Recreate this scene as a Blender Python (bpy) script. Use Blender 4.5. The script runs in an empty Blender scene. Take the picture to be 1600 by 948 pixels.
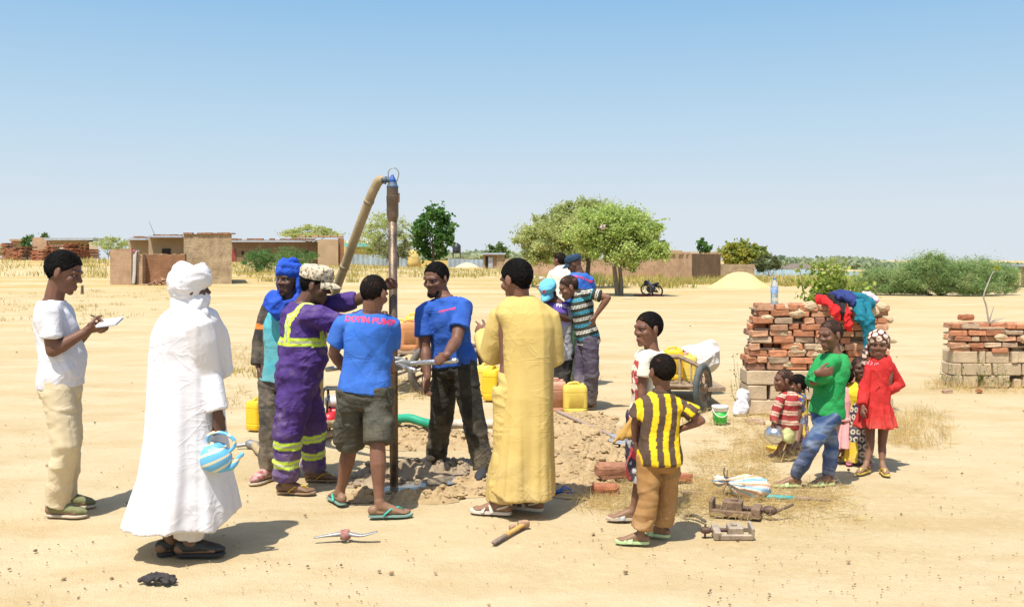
import bpy, math, random
import numpy as np
from mathutils import Vector, Matrix
from mathutils.bvhtree import BVHTree

random.seed(7)
RNG = np.random.default_rng(11)
SC = bpy.context.scene
COL = SC.collection
PI = math.pi
R = math.radians

# ---------------------------------------------------------------- camera model
# the photograph is 1600 px wide with its horizon on row 405; eye height 1.75 m
FPX, CXP, HYP, EYE = 1500.0, 800.0, 405.0, 1.75
def W(px, py, d):
    return np.array([(px - CXP) / FPX * d, d, EYE + (HYP - py) / FPX * d])
def G(px, py):
    d = EYE * FPX / (py - HYP)
    p = W(px, py, d); p[2] = 0.0
    return p
def gd(py):
    return EYE * FPX / (py - HYP)
V3 = lambda *a: np.array(a, float)
def nrm(v):
    v = np.asarray(v, float); n = np.linalg.norm(v)
    return v / n if n > 1e-9 else v
def lerp(a, b, t): return a + (b - a) * t
def ydir(deg): return V3(math.cos(R(deg)), math.sin(R(deg)), 0)
def rdir(deg): return V3(math.sin(R(deg)), -math.cos(R(deg)), 0)

# ---------------------------------------------------------------- noise
_PERM = np.random.default_rng(3).integers(0, 2**31, 4096)
_VAL = np.random.default_rng(4).random(4096)
def vnoise(P, seed=0):
    P = np.asarray(P, float) + seed * 17.31
    i = np.floor(P).astype(np.int64); f = P - i
    u = f * f * (3 - 2 * f)
    def h(dx, dy, dz):
        k = _PERM[(i[:, 0] + dx) & 4095]
        k = _PERM[(k + i[:, 1] + dy) & 4095]
        k = _PERM[(k + i[:, 2] + dz) & 4095]
        return _VAL[k & 4095]
    x, y, z = u[:, 0], u[:, 1], u[:, 2]
    a = h(0,0,0)*(1-x) + h(1,0,0)*x; b = h(0,1,0)*(1-x) + h(1,1,0)*x
    c = h(0,0,1)*(1-x) + h(1,0,1)*x; d = h(0,1,1)*(1-x) + h(1,1,1)*x
    return (a*(1-y) + b*y)*(1-z) + (c*(1-y) + d*y)*z
def fbm(P, seed=0, o=3):
    s = 0; a = .5; t = 0
    for k in range(o):
        s = s + a * vnoise(P * 2**k, seed + k); t += a; a *= .5
    return s / t
def ridged(P, seed=0):
    w = np.stack([vnoise(P * .6, seed + 5), vnoise(P * .6, seed + 6), vnoise(P * .6, seed + 7)], 1)
    n = vnoise(P + w * 1.6, seed)
    return (1 - np.minimum(1, np.abs(2 * n - 1) * 1.5)) ** 1.8

# ---------------------------------------------------------------- mesh builder
class MB:
    """Collects closed primitives as one vertex and face list."""
    def __init__(s): s.v = []; s.f = []; s.n = 0; s.mi = []; s.cur = 0
    def add(s, v, f):
        v = np.asarray(v, float).reshape(-1, 3)
        s.v.append(v); s.f += [tuple(int(i) + s.n for i in q) for q in f]
        s.mi += [s.cur] * len(f); s.n += len(v)
        return s
    def V(s): return np.concatenate(s.v) if s.v else np.zeros((0, 3))
    def rings(s, rs, cap=True, closed=False):
        k = len(rs); n = len(rs[0]); f = []
        for a in range(k if closed else k - 1):
            b = (a + 1) % k
            for j in range(n):
                j2 = (j + 1) % n
                f.append((a*n+j, a*n+j2, b*n+j2, b*n+j))
        if cap and not closed:
            f.append(tuple(range(n-1, -1, -1))); f.append(tuple((k-1)*n + j for j in range(n)))
        return s.add(np.concatenate(rs), f)
    def ell(s, c, r, M=None, n=16, m=10):
        r = np.broadcast_to(np.asarray(r, float), (3,))
        v = []; f = []
        for i in range(1, m):
            th = PI * i / m
            for j in range(n):
                ph = 2*PI*j/n
                v.append((math.sin(th)*math.cos(ph), math.sin(th)*math.sin(ph), math.cos(th)))
        v.append((0,0,1)); v.append((0,0,-1)); t = len(v)-2
        for i in range(m-2):
            for j in range(n):
                j2 = (j+1) % n
                f.append((i*n+j, (i+1)*n+j, (i+1)*n+j2, i*n+j2))
        for j in range(n):
            j2 = (j+1) % n
            f.append((t, j, j2)); f.append((t+1, (m-2)*n+j2, (m-2)*n+j))
        v = np.array(v) * r
        if M is not None: v = v @ np.asarray(M).T
        return s.add(v + c, f)
    def tube(s, pts, rad, n=12, round_ends=True, flat=None, cap=True):
        """Swept tube; rad per point (number or (a,b) with b along 'flat' direction)."""
        pts = [np.asarray(p, float) for p in pts]
        rs = []
        k = len(pts)
        T = []
        for i in range(k):
            a = pts[max(0, i-1)]; b = pts[min(k-1, i+1)]
            T.append(nrm(b - a))
        ref = np.asarray(flat, float) if flat is not None else (V3(0,0,1) if abs(T[0][2]) < .9 else V3(1,0,0))
        u = nrm(ref - T[0]*np.dot(ref, T[0]))
        if np.linalg.norm(u) < 1e-6: u = nrm(np.cross(T[0], V3(0.3,1,0.2)))
        ang = np.arange(n) * 2*PI/n
        P2, R2, T2, U2 = [], [], [], []
        for i in range(k):
            if flat is not None:
                u2 = ref - T[i]*np.dot(ref, T[i])
                u = nrm(u2) if np.linalg.norm(u2) > .05 else nrm(u - T[i]*np.dot(u, T[i]))
            else:
                u = nrm(u - T[i]*np.dot(u, T[i]))
            r = rad[i] if hasattr(rad, '__len__') else rad
            r = r if hasattr(r, '__len__') else (r, r)
            P2.append(pts[i]); R2.append(r); T2.append(T[i]); U2.append(u)
        seq = []
        if round_ends:
            for a in (80, 55, 28):
                c = math.cos(R(a)); q = math.sin(R(a))
                seq.append((P2[0] - T2[0]*min(R2[0])*q, (R2[0][0]*c, R2[0][1]*c), T2[0], U2[0]))
        seq += list(zip(P2, R2, T2, U2))
        if round_ends:
            for a in (28, 55, 80):
                c = math.cos(R(a)); q = math.sin(R(a))
                seq.append((P2[-1] + T2[-1]*min(R2[-1])*q, (R2[-1][0]*c, R2[-1][1]*c), T2[-1], U2[-1]))
        for p, r, t, u in seq:
            w = np.cross(t, u)
            rs.append(p + np.outer(np.cos(ang)*r[0], w) + np.outer(np.sin(ang)*r[1], u))
        return s.rings(rs, cap)
    def box(s, c, d, M=None, taper=1.0):
        x, y, z = np.asarray(d, float) / 2
        v = np.array([(-x,-y,-z),(x,-y,-z),(x,y,-z),(-x,y,-z),(-x*taper,-y*taper,z),(x*taper,-y*taper,z),(x*taper,y*taper,z),(-x*taper,y*taper,z)])
        if M is not None: v = v @ np.asarray(M).T
        return s.add(v + np.asarray(c, float), [(0,3,2,1),(4,5,6,7),(0,1,5,4),(1,2,6,5),(2,3,7,6),(3,0,4,7)])
    def bbox(s, c, d, M=None, b=.01):
        """box with chamfered vertical and horizontal edges (rounded look)"""
        x, y, z = np.asarray(d, float) / 2
        b = min(b, x*.9, y*.9, z*.9)
        def ring(i, zz):
            X, Y = x - i, y - i; q = b*.9
            return np.array([(-X+q,-Y,zz),(X-q,-Y,zz),(X,-Y+q,zz),(X,Y-q,zz),(X-q,Y,zz),(-X+q,Y,zz),(-X,Y-q,zz),(-X,-Y+q,zz)])
        rs = [ring(b,-z), ring(b*.3,-z+b*.3), ring(0,-z+b), ring(0,z-b), ring(b*.3,z-b*.3), ring(b,z)]
        if M is not None: rs = [r @ np.asarray(M).T for r in rs]
        rs = [r + np.asarray(c, float) for r in rs]
        return s.rings(rs)
    def quad(s, a, b, c, d): return s.add([a, b, c, d], [(0,1,2,3)])
    def lathe(s, prof, c=(0,0,0), n=24, M=None, cap=True):
        ang = np.arange(n)*2*PI/n; rs = []
        for r, z in prof:
            q = np.stack([np.cos(ang)*r, np.sin(ang)*r, np.full(n, z)], 1)
            if M is not None: q = q @ np.asarray(M).T
            rs.append(q + np.asarray(c, float))
        return s.rings(rs, cap)

def rotm(ax, deg): return np.array(Matrix.Rotation(R(deg), 3, ax))
def rz(deg): return rotm('Z', deg)
def frame(xa, ya, za): return np.stack([xa, ya, za], 1)

def mesh_from(name, V, F, mats=(), mi=None, smooth=True):
    me = bpy.data.meshes.new(name)
    me.from_pydata([tuple(p) for p in V], [], F)
    for m in mats: me.materials.append(m)
    if mi is not None and len(mats) > 1: me.polygons.foreach_set('material_index', mi)
    if smooth: me.polygons.foreach_set('use_smooth', [True]*len(me.polygons))
    me.update()
    return me
def link(o, parent=None):
    COL.objects.link(o)
    if parent is not None: o.parent = parent
    return o
def origin_of(parent):
    p = V3(0,0,0)
    while parent is not None:
        p = p + np.array(parent.location); parent = parent.parent
    return p
def obj(name, mb, mats, parent=None, smooth=True, loc=None, origin=None):
    """One mesh object from world-space builder geometry; its origin is its parent's origin (or 'origin')."""
    if not isinstance(mats, (list, tuple)): mats = [mats]
    V = mb.V()
    if parent is not None: o0 = origin_of(parent)
    elif origin is not None: o0 = np.asarray(origin, float)
    else:
        o0 = np.array([V[:,0].mean(), V[:,1].mean(), V[:,2].min()])
    me = mesh_from(name, V - o0, mb.f, mats, mb.mi, smooth)
    o = bpy.data.objects.new(name, me)
    link(o, parent)
    if parent is None: o.location = o0
    return o
def sharp(o, ang=35):
    me = o.data
    try: me.set_sharp_from_angle(angle=R(ang))
    except Exception: pass
    return o
def empty(name, loc):
    e = bpy.data.objects.new(name, None); COL.objects.link(e)
    e.location = tuple(loc); e.empty_display_size = .1
    return e
def tag(o, label=None, cat=None, group=None, kind=None):
    if label: o['label'] = label
    if cat: o['category'] = cat
    if group: o['group'] = group
    if kind: o['kind'] = kind
    return o
def thing(name, loc, label, cat, group=None):
    return tag(empty(name, loc), label, cat, group)

def remesh(V, F, voxel, smooth=3):
    """Voxel union of overlapping closed pieces -> (verts, quads)."""
    me = bpy.data.meshes.new('tmp'); me.from_pydata([tuple(p) for p in V], [], F); me.update()
    o = bpy.data.objects.new('tmp', me); COL.objects.link(o)
    m = o.modifiers.new('r', 'REMESH'); m.mode = 'VOXEL'; m.voxel_size = voxel; m.adaptivity = 0
    if smooth:
        k = o.modifiers.new('s', 'SMOOTH'); k.factor = .5; k.iterations = smooth
    dg = bpy.context.evaluated_depsgraph_get()
    ev = o.evaluated_get(dg); em = ev.to_mesh()
    nv = len(em.vertices); co = np.empty(nv*3, np.float32); em.vertices.foreach_get('co', co)
    nl = len(em.loops); li = np.empty(nl, np.int32); em.loops.foreach_get('vertex_index', li)
    ls = np.empty(len(em.polygons), np.int32); em.polygons.foreach_get('loop_start', ls)
    lt = np.empty(len(em.polygons), np.int32); em.polygons.foreach_get('loop_total', lt)
    ev.to_mesh_clear()
    COL.objects.unlink(o); bpy.data.objects.remove(o); bpy.data.meshes.remove(me)
    fs = [tuple(li[a:a+b]) for a, b in zip(ls, lt)] if not np.all(lt == 4) else li.reshape(-1, 4)
    return co.reshape(-1, 3).astype(float), fs
def fast_mesh(name, V, Q, mats, smooth=True, col=None, mi=None):
    """Quads (n x 4 array) straight into a mesh."""
    me = bpy.data.meshes.new(name)
    Q = np.asarray(Q)
    if Q.dtype == object or Q.ndim != 2:
        me.from_pydata([tuple(p) for p in V], [], [tuple(int(i) for i in q) for q in Q])
    else:
        n = len(Q); w = Q.shape[1]
        me.vertices.add(len(V)); me.vertices.foreach_set('co', np.asarray(V, np.float32).ravel())
        me.loops.add(n*w); me.loops.foreach_set('vertex_index', Q.astype(np.int32).ravel())
        me.polygons.add(n); me.polygons.foreach_set('loop_start', np.arange(n, dtype=np.int32)*w)
        me.polygons.foreach_set('loop_total', np.full(n, w, np.int32))
        me.update(calc_edges=True)
    for m in mats: me.materials.append(m)
    if mi is not None: me.polygons.foreach_set('material_index', np.asarray(mi, np.int32))
    if smooth: me.polygons.foreach_set('use_smooth', np.ones(len(me.polygons), bool))
    if col is not None:
        a = me.attributes.new('Col', 'FLOAT_COLOR', 'POINT')
        c = np.ones((len(V), 4), np.float32); c[:, :3] = col
        a.data.foreach_set('color', c.ravel())
    me.update()
    return me
def normals(V, Q):
    N = np.zeros_like(V)
    Q = np.asarray(Q)
    n = np.cross(V[Q[:,2]] - V[Q[:,0]], V[Q[:,3]] - V[Q[:,1]])
    for k in range(4): np.add.at(N, Q[:,k], n)
    return N / np.maximum(np.linalg.norm(N, axis=1, keepdims=True), 1e-12)

# ---------------------------------------------------------------- materials
def newmat(name):
    m = bpy.data.materials.new(name); m.use_nodes = True
    nt = m.node_tree; b = nt.nodes['Principled BSDF']
    return m, nt, b
def nd(nt, t, **kw):
    n = nt.nodes.new(t)
    for k, v in kw.items():
        if k.startswith('i_'): n.inputs[k[2:].replace('_', ' ')].default_value = v
        else: setattr(n, k, v)
    return n
def lk(nt, a, b): nt.links.new(a, b)
def rgba(c): return (c[0], c[1], c[2], 1)
def noise_node(nt, scale, detail=4, rough=.55, coord='Object', vec=None):
    tc = nd(nt, 'ShaderNodeTexCoord')
    n = nd(nt, 'ShaderNodeTexNoise'); n.inputs['Scale'].default_value = scale
    n.inputs['Detail'].default_value = detail; n.inputs['Roughness'].default_value = rough
    lk(nt, vec if vec is not None else tc.outputs[coord], n.inputs['Vector'])
    return n
def ramp(nt, src, stops):
    r = nd(nt, 'ShaderNodeValToRGB')
    e = r.color_ramp.elements
    while len(e) < len(stops): e.new(.5)
    for k, (p, c) in enumerate(stops):
        e[k].position = p; e[k].color = rgba(c) if hasattr(c, '__len__') else (c, c, c, 1)
    lk(nt, src, r.inputs['Fac'])
    return r
def mixc(nt, fac, a, b, blend='MIX'):
    m = nd(nt, 'ShaderNodeMix', data_type='RGBA', blend_type=blend)
    for sock, v in ((m.inputs[0], fac), (m.inputs[6], a), (m.inputs[7], b)):
        if hasattr(v, 'links') or hasattr(v, 'is_linked'): lk(nt, v, sock)
        elif hasattr(v, '__len__'): sock.default_value = rgba(v)
        else: sock.default_value = v
    return m.outputs[2]
def bump(nt, b, h, strength=.3, dist=.01):
    n = nd(nt, 'ShaderNodeBump'); n.inputs['Strength'].default_value = strength; n.inputs['Distance'].default_value = dist
    lk(nt, h, n.inputs['Height']); lk(nt, n.outputs['Normal'], b.inputs['Normal'])
DUST = True
def cloth(name, col, col2=None, rough=.85, wr=.35, attr=False, dirt=None, weave=260, nscale=3.0, sheen=.0):
    """Woven cloth: slow colour change, wrinkle and weave relief, optional dust low down."""
    m, nt, b = newmat(name)
    b.inputs['Roughness'].default_value = rough
    b.inputs['Specular IOR Level'].default_value = .25
    if sheen: b.inputs['Sheen Weight'].default_value = sheen
    n1 = noise_node(nt, nscale, 4, .6)
    if attr:
        a = nd(nt, 'ShaderNodeAttribute'); a.attribute_name = 'Col'
        base = a.outputs['Color']
        f = ramp(nt, n1.outputs['Fac'], [(.3, .82), (.7, 1.1)])
        c = mixc(nt, 1.0, base, f.outputs['Color'], 'MULTIPLY')
    else:
        c2 = col2 if col2 is not None else tuple(x*.82 for x in col)
        f = ramp(nt, n1.outputs['Fac'], [(.32, c2), (.68, col)])
        c = f.outputs['Color']
    if dirt is not None:
        dc, lo, hi, amt = dirt
        tc = nd(nt, 'ShaderNodeTexCoord'); sx = nd(nt, 'ShaderNodeSeparateXYZ'); lk(nt, tc.outputs['Object'], sx.inputs[0])
        mr = nd(nt, 'ShaderNodeMapRange'); mr.inputs[1].default_value = lo; mr.inputs[2].default_value = hi
        mr.inputs[3].default_value = amt; mr.inputs[4].default_value = amt*.25
        lk(nt, sx.outputs[2], mr.inputs[0])
        nn = noise_node(nt, 9, 5, .65)
        rr = ramp(nt, nn.outputs['Fac'], [(.42, 0.0), (.64, 1.0)])
        mu = nd(nt, 'ShaderNodeMath', operation='MULTIPLY'); lk(nt, mr.outputs[0], mu.inputs[0]); lk(nt, rr.outputs['Color'], mu.inputs[1])
        c = mixc(nt, mu.outputs[0], c, dc)
    # road dust gathers on the lowest part
    tcd = nd(nt, 'ShaderNodeTexCoord'); sd_ = nd(nt, 'ShaderNodeSeparateXYZ'); lk(nt, tcd.outputs['Object'], sd_.inputs[0])
    md_ = nd(nt, 'ShaderNodeMapRange'); md_.inputs[1].default_value = .02; md_.inputs[2].default_value = .5; md_.inputs[3].default_value = .42 if DUST else 0; md_.inputs[4].default_value = .04 if DUST else 0; lk(nt, sd_.outputs[2], md_.inputs[0])
    nn_ = noise_node(nt, 6, 5, .7); rr_ = ramp(nt, nn_.outputs['Fac'], [(.36, 0.1), (.62, 1.0)])
    mm_ = nd(nt, 'ShaderNodeMath', operation='MULTIPLY'); lk(nt, md_.outputs[0], mm_.inputs[0]); lk(nt, rr_.outputs['Color'], mm_.inputs[1])
    c = mixc(nt, mm_.outputs[0], c, (.46,.36,.23))
    lk(nt, c, b.inputs['Base Color'])
    # creases: two families of stretched ridges plus weave
    tc2 = nd(nt, 'ShaderNodeTexCoord'); tot = None
    for (rx, ry, sc, off, amp) in ((0, 32, (9, 9, 2.6), 3.1, 1.0), (20, -38, (7, 7, 2.2), 9.7, .8), (0, 8, (5, 5, 15), 5.3, .55)):
        mp = nd(nt, 'ShaderNodeMapping'); mp.vector_type = 'POINT'; lk(nt, tc2.outputs['Object'], mp.inputs[0])
        mp.inputs['Rotation'].default_value = (R(rx), R(ry), 0); mp.inputs['Location'].default_value = (off, off*.7, off*.3)
        m2 = nd(nt, 'ShaderNodeMapping'); lk(nt, mp.outputs[0], m2.inputs[0]); m2.inputs['Scale'].default_value = sc
        nn = nd(nt, 'ShaderNodeTexNoise'); lk(nt, m2.outputs[0], nn.inputs['Vector']); nn.inputs['Scale'].default_value = 1.0; nn.inputs['Detail'].default_value = 1.2; nn.inputs['Roughness'].default_value = .5; nn.inputs['Distortion'].default_value = .6
        rd = ramp(nt, nn.outputs['Fac'], [(.38, 0.0), (.50, .35), (.54, 1.0), (.60, .35), (.72, .0)]); rd.color_ramp.interpolation = 'EASE'
        mu = nd(nt, 'ShaderNodeMath', operation='MULTIPLY'); lk(nt, rd.outputs['Color'], mu.inputs[0]); mu.inputs[1].default_value = amp
        if tot is None: tot = mu.outputs[0]
        else:
            a_ = nd(nt, 'ShaderNodeMath', operation='ADD'); lk(nt, tot, a_.inputs[0]); lk(nt, mu.outputs[0], a_.inputs[1]); tot = a_.outputs[0]
    nm = noise_node(nt, 3.2, 2, .5); rm = ramp(nt, nm.outputs['Fac'], [(.42, .12), (.62, 1.0)])
    mu = nd(nt, 'ShaderNodeMath', operation='MULTIPLY'); lk(nt, tot, mu.inputs[0]); lk(nt, rm.outputs['Color'], mu.inputs[1]); tot = mu.outputs[0]
    n3 = noise_node(nt, weave, 2, .5)
    ad = nd(nt, 'ShaderNodeMath', operation='MULTIPLY_ADD'); lk(nt, n3.outputs['Fac'], ad.inputs[0]); ad.inputs[1].default_value = .05
    lk(nt, tot, ad.inputs[2])
    bump(nt, b, ad.outputs[0], min(1, wr*1.0), .012)
    return m
def solid(name, col, rough=.5, metal=0.0, var=.15, scale=8, bmp=.15, col2=None, spec=.5, bdist=.01, attr=False):
    m, nt, b = newmat(name)
    b.inputs['Roughness'].default_value = rough; b.inputs['Metallic'].default_value = metal
    b.inputs['Specular IOR Level'].default_value = spec
    n = noise_node(nt, scale, 5, .6)
    c2 = col2 if col2 is not None else tuple(x*(1-var) for x in col)
    r = ramp(nt, n.outputs['Fac'], [(.35, c2), (.65, col)])
    c = r.outputs['Color']
    if attr:
        a = nd(nt, 'ShaderNodeAttribute'); a.attribute_name = 'Col'
        f = ramp(nt, n.outputs['Fac'], [(.3, 1-var), (.7, 1.0)])
        c = mixc(nt, 1.0, a.outputs['Color'], f.outputs['Color'], 'MULTIPLY')
    lk(nt, c, b.inputs['Base Color'])
    if bmp: 
        n2 = noise_node(nt, scale*5, 4, .6); bump(nt, b, n2.outputs['Fac'], bmp, bdist)
    return m
def skin(name, col, dust=.35):
    m, nt, b = newmat(name)
    b.inputs['Roughness'].default_value = .52; b.inputs['Specular IOR Level'].default_value = .30
    n = noise_node(nt, 14, 4, .6)
    r = ramp(nt, n.outputs['Fac'], [(.3, tuple(x*.8 for x in col)), (.7, tuple(x*1.12 for x in col))])
    tc = nd(nt, 'ShaderNodeTexCoord'); sx = nd(nt, 'ShaderNodeSeparateXYZ'); lk(nt, tc.outputs['Object'], sx.inputs[0])
    mr = nd(nt, 'ShaderNodeMapRange'); mr.inputs[1].default_value = .03; mr.inputs[2].default_value = .2
    mr.inputs[3].default_value = dust; mr.inputs[4].default_value = 0; lk(nt, sx.outputs[2], mr.inputs[0])
    c = mixc(nt, mr.outputs[0], r.outputs['Color'], (.36, .24, .14))
    a = nd(nt, 'ShaderNodeAttribute'); a.attribute_name = 'Col'
    c = mixc(nt, 1.0, c, a.outputs['Color'], 'MULTIPLY')
    lk(nt, c, b.inputs['Base Color'])
    n2 = noise_node(nt, 120, 3, .6); bump(nt, b, n2.outputs['Fac'], .12, .004)
    return m
# ================================================================= PEOPLE
SEC = [(-.24,.050,.070,.0),(-.17,.115,.100,-.005),(-.08,.158,.118,-.012),(.06,.166,.120,-.012),(.28,.148,.106,.0),(.45,.148,.108,.004),
       (.65,.158,.115,.004),(.80,.156,.108,-.004),(.90,.112,.086,-.012),(.97,.074,.068,-.008),(1.04,.056,.058,0)]
HAIR_M = None

TEE = [((6.5, 5, 1.5), .009, 3, 30), ((7, 5, 1.7), .009, 6, -34), ((4, 4, 10), .004, 9, 8)]
PANT = [((7, 7, 1.5), .006, 21, 10), ((3, 3, 9), .008, 24, -16), ((4, 4, 14), .005, 25, 18)]
ROBEF = [((6, 6, .6), .007, 31), ((2.2, 2.2, 4.5), .003, 35, 28)]
class Person:
    def __init__(s, label, D, base, yaw, neck, pelvis, head, hh, hyaw, legs, arms, hpitch=0, hroll=0, scale=1.0, bulk=1.0, arm=1.0, leg=1.0,
                 skin_m=None, hip_yaw=None, belly=0.0, sh=None, hands=True, vox=.0065, group=None, cat='person', feet='bare', stub=False, headw=1.0):
        s.label, s.D, s.yaw, s.s, s.bulk, s.vox = label, D, yaw, scale, bulk, vox
        s.skin_m = skin_m; s.belly = belly; s.feet = feet; s.child = 1.0 if scale < .85 else 0.0; s.headw = headw * (1.05 if s.child else 1.0)
        PT = lambda q: W(q[0], q[1], D + (q[2] if len(q) > 2 else 0))
        s.PT = PT
        s.N = PT(neck); s.P = PT(pelvis)
        s.up = nrm(s.N - s.P); s.L = np.linalg.norm(s.N - s.P)
        hy = yaw if hip_yaw is None else hip_yaw
        s.rs = rdir(yaw); s.rh = rdir(hy)
        s.hy = hy
        C = lerp(s.P, s.N, .855)
        w = .172 * scale * bulk
        rr = nrm(s.rs - s.up * np.dot(s.rs, s.up))
        s.SR = C + rr * w; s.SL = C - rr * w
        if sh:
            if sh[0]: s.SR = PT(sh[0])
            if sh[1]: s.SL = PT(sh[1])
        s.HR = s.P + s.rh * .092 * scale; s.HL = s.P - s.rh * .092 * scale
        s.hh = hh / FPX * (D + (head[2] if len(head) > 2 else 0))
        s.hc = PT(head)
        f = V3(math.cos(R(hyaw))*math.cos(R(hpitch)), math.sin(R(hyaw))*math.cos(R(hpitch)), math.sin(R(hpitch)))
        r = rdir(hyaw); u = np.cross(r, f)
        r2 = r*math.cos(R(hroll)) + u*math.sin(R(hroll)); u = np.cross(r2, f)
        s.HM = frame(r2, f, u)
        # legs: (knee, (foot ground px), foot yaw) for right, left
        s.legs = []
        for (kn, ft, fy), H in zip(legs, (s.HR, s.HL)):
            g = G(*ft[:2]) if len(ft) == 2 else np.append(W(ft[0], ft[1], ft[2])[:2], 0)
            A = g + V3(0, 0, .075 * scale) + ydir(fy) * .02 * scale
            K = W(kn[0], kn[1], (H[1] + A[1]) / 2 + (kn[2] if len(kn) > 2 else -.02))
            s.legs.append((H, K, A, fy))
        s.arms = []
        for spec, S in zip(arms, (s.SR, s.SL)):
            E, Wr = PT(spec[0]), PT(spec[1])
            hk = spec[2] if len(spec) > 2 else {}
            s.arms.append((S, E, Wr, hk))
        s.ar, s.lr = arm, leg
        s.O = np.append(G(*base)[:2], 0) if base else np.append(((s.legs[0][2] + s.legs[1][2]) / 2)[:2], 0)
        s.e = thing('person', s.O, label, cat, group)

    # ------- helpers
    def lat(s, t):
        k = min(1, max(0, (t - .1) / .7))
        r = nrm(lerp(s.rh, s.rs, k)); r = nrm(r - s.up * np.dot(r, s.up))
        return r, np.cross(s.up, r)
    def ring(s, t, a, b, off=0.0, n=20, p=2.3):
        c = s.P + s.up * (s.L * t)
        l, f = s.lat(t)
        th = np.arange(n) * 2*PI/n
        cx = np.sign(np.cos(th)) * np.abs(np.cos(th)) ** (2/p); cy = np.sign(np.sin(th)) * np.abs(np.sin(th)) ** (2/p)
        return c + f*off + np.outer(cx*a, l) + np.outer(cy*b, f)
    def sec(s, t):
        T = [q[0] for q in SEC]
        a = np.interp(t, T, [q[1] for q in SEC]) * s.s * s.bulk
        b = np.interp(t, T, [q[2] for q in SEC]) * s.s * s.bulk
        o = np.interp(t, T, [q[3] for q in SEC]) * s.s
        g = math.exp(-((t - .28) / .22) ** 2) * s.belly
        return a + g*.35, b + g*.5, o + g*.5
    def H(s, x, y, z):
        return s.hc + s.HM @ (V3(x * s.headw, y, z - .5) * s.hh)
    def to_head(s, P):
        q = ((P - s.hc) @ s.HM) / s.hh; q = q + V3(0, 0, .5); q[:, 0] /= s.headw
        return q

    def build_head(s, m):
        h = s.hh; M = s.HM
        E = lambda c, r, MM=None: m.ell(s.H(*c), np.array(r) * h * V3(s.headw, 1, 1), M if MM is None else M @ MM)
        E((0,-.07,.61), (.325,.42,.385)); E((0,.075,.40), (.262,.285,.36)); E((0,.13,.17), (.195,.22,.15)); E((0,.275,.075), (.09,.075,.07))
        c = s.child
        m.tube([s.H(0,.35,.55), s.H(0,.378-.01*c,.47), s.H(0,.418-.03*c,.405)], [.036*h,.044*h,(.058-.006*c)*h], 8)
        for q in (-1, 1):
            E((q*.068,.372-.02*s.child,.388), (.052,.050,.042)); E((q*.175,.235,.40), (.10,.10,.10))
            E((q*.335,-.04,.47), (.032,.085,.135), rotm('Z', q*-18))
        m.tube([s.H(-.19,.29,.585), s.H(-.08,.345,.60), s.H(.08,.345,.60), s.H(.19,.29,.585)], .05*h, 8)
        m.tube([s.H(-.082,.325,.232), s.H(0,.372,.248), s.H(.082,.325,.232)], [.025*h,.040*h,.025*h], 8)
        m.tube([s.H(-.075,.32,.192), s.H(0,.364,.180), s.H(.075,.32,.192)], [.028*h,.043*h,.028*h], 8)
        m.tube([s.H(0,-.08,.30), lerp(s.H(0,-.06,.15), s.N, .5), s.N + s.up * -.02 * s.s, s.N - s.up * .08 * s.s],
               [.058*s.s*s.bulk**.5 + .03*h*.3, .056*s.s*s.bulk**.5+.006, .064*s.s*s.bulk**.5, .085*s.s*s.bulk**.5], 12)
    def hand(s, m, Wr, d, pn, side, k, kind):
        """Wrist, pointing direction, palm normal (direction the palm faces), thumb side, scale."""
        d = nrm(d); pn = nrm(pn - d*np.dot(pn, d)); sd = np.cross(d, pn) * side
        m.tube([Wr - d*.02*k, Wr + d*.03*k, Wr + d*.088*k], [(.03*k,.022*k), (.040*k,.016*k), (.042*k,.0145*k)], 10, flat=pn)
        curl = {'relax': (22, 30, 22), 'grip': (62, 75, 50), 'point': (15, 8, 5), 'pinch': (50, 60, 30), 'flat': (8, 8, 5), 'fist': (80, 95, 60), 'hook': (55, 80, 60)}[kind]
        for i, (o, ln) in enumerate(((.031, .070), (.0105, .080), (-.0105, .074), (-.030, .058))):
            c = curl
            if kind == 'point' and i > 0: c = (70, 90, 60)
            p = Wr + d*.085*k + sd*o*k; dd = d + sd*o*.9; dd = nrm(dd); n2 = pn
            pts = [p - d*.02*k, p]; a = 0
            for seg, cc in zip((.46, .31, .23), c):
                a += cc + (i - 1.5) * 2
                q = dd*math.cos(R(a)) + n2*math.sin(R(a))
                p = p + q*ln*seg*k; pts.append(p)
            m.tube(pts, [.0095*k,.0095*k,.009*k,.0082*k,.007*k], 8)
        b = Wr + d*.022*k + sd*.028*k
        if kind in ('grip', 'fist', 'hook', 'pinch'):
            pts = [b, b + (d*.45 + sd*.55 + pn*.5)*.038*k, b + (d*.85 + sd*.35 + pn*.95)*.058*k, b + (d*1.15 - sd*.05 + pn*1.05)*.068*k]
        else:
            pts = [b, b + (d*.6 + sd*.7 + pn*.2)*.035*k, b + (d*1.25 + sd*.85 + pn*.4)*.045*k, b + (d*1.75 + sd*.85 + pn*.55)*.046*k]
        m.tube(pts, [.014*k,.0125*k,.0105*k,.008*k], 8)
    def foot(s, m, A, fy, k):
        f = ydir(fy); r = rdir(fy); g = A.copy(); g[2] = s.fz
        z = lambda v: V3(0,0,v*k)
        m.ell(g - f*.040*k + z(.032), (.034*k,.040*k,.034*k), frame(r, f, V3(0,0,1)))
        m.tube([A + z(.03), A + f*.01*k, g + f*.055*k + z(.045), g + f*.115*k + z(.028), g + f*.15*k + z(.020)],
               [.036*k, .038*k, (.036*k,.034*k), (.043*k,.024*k), (.045*k,.016*k)], 12, flat=V3(0,0,1))
        m.tube([g - f*.03*k + z(.022), g + f*.06*k + z(.018), g + f*.15*k + z(.016)], [(.028*k,.02*k), (.034*k,.017*k), (.044*k,.014*k)], 10, flat=V3(0,0,1))
        return f, r, g
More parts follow.
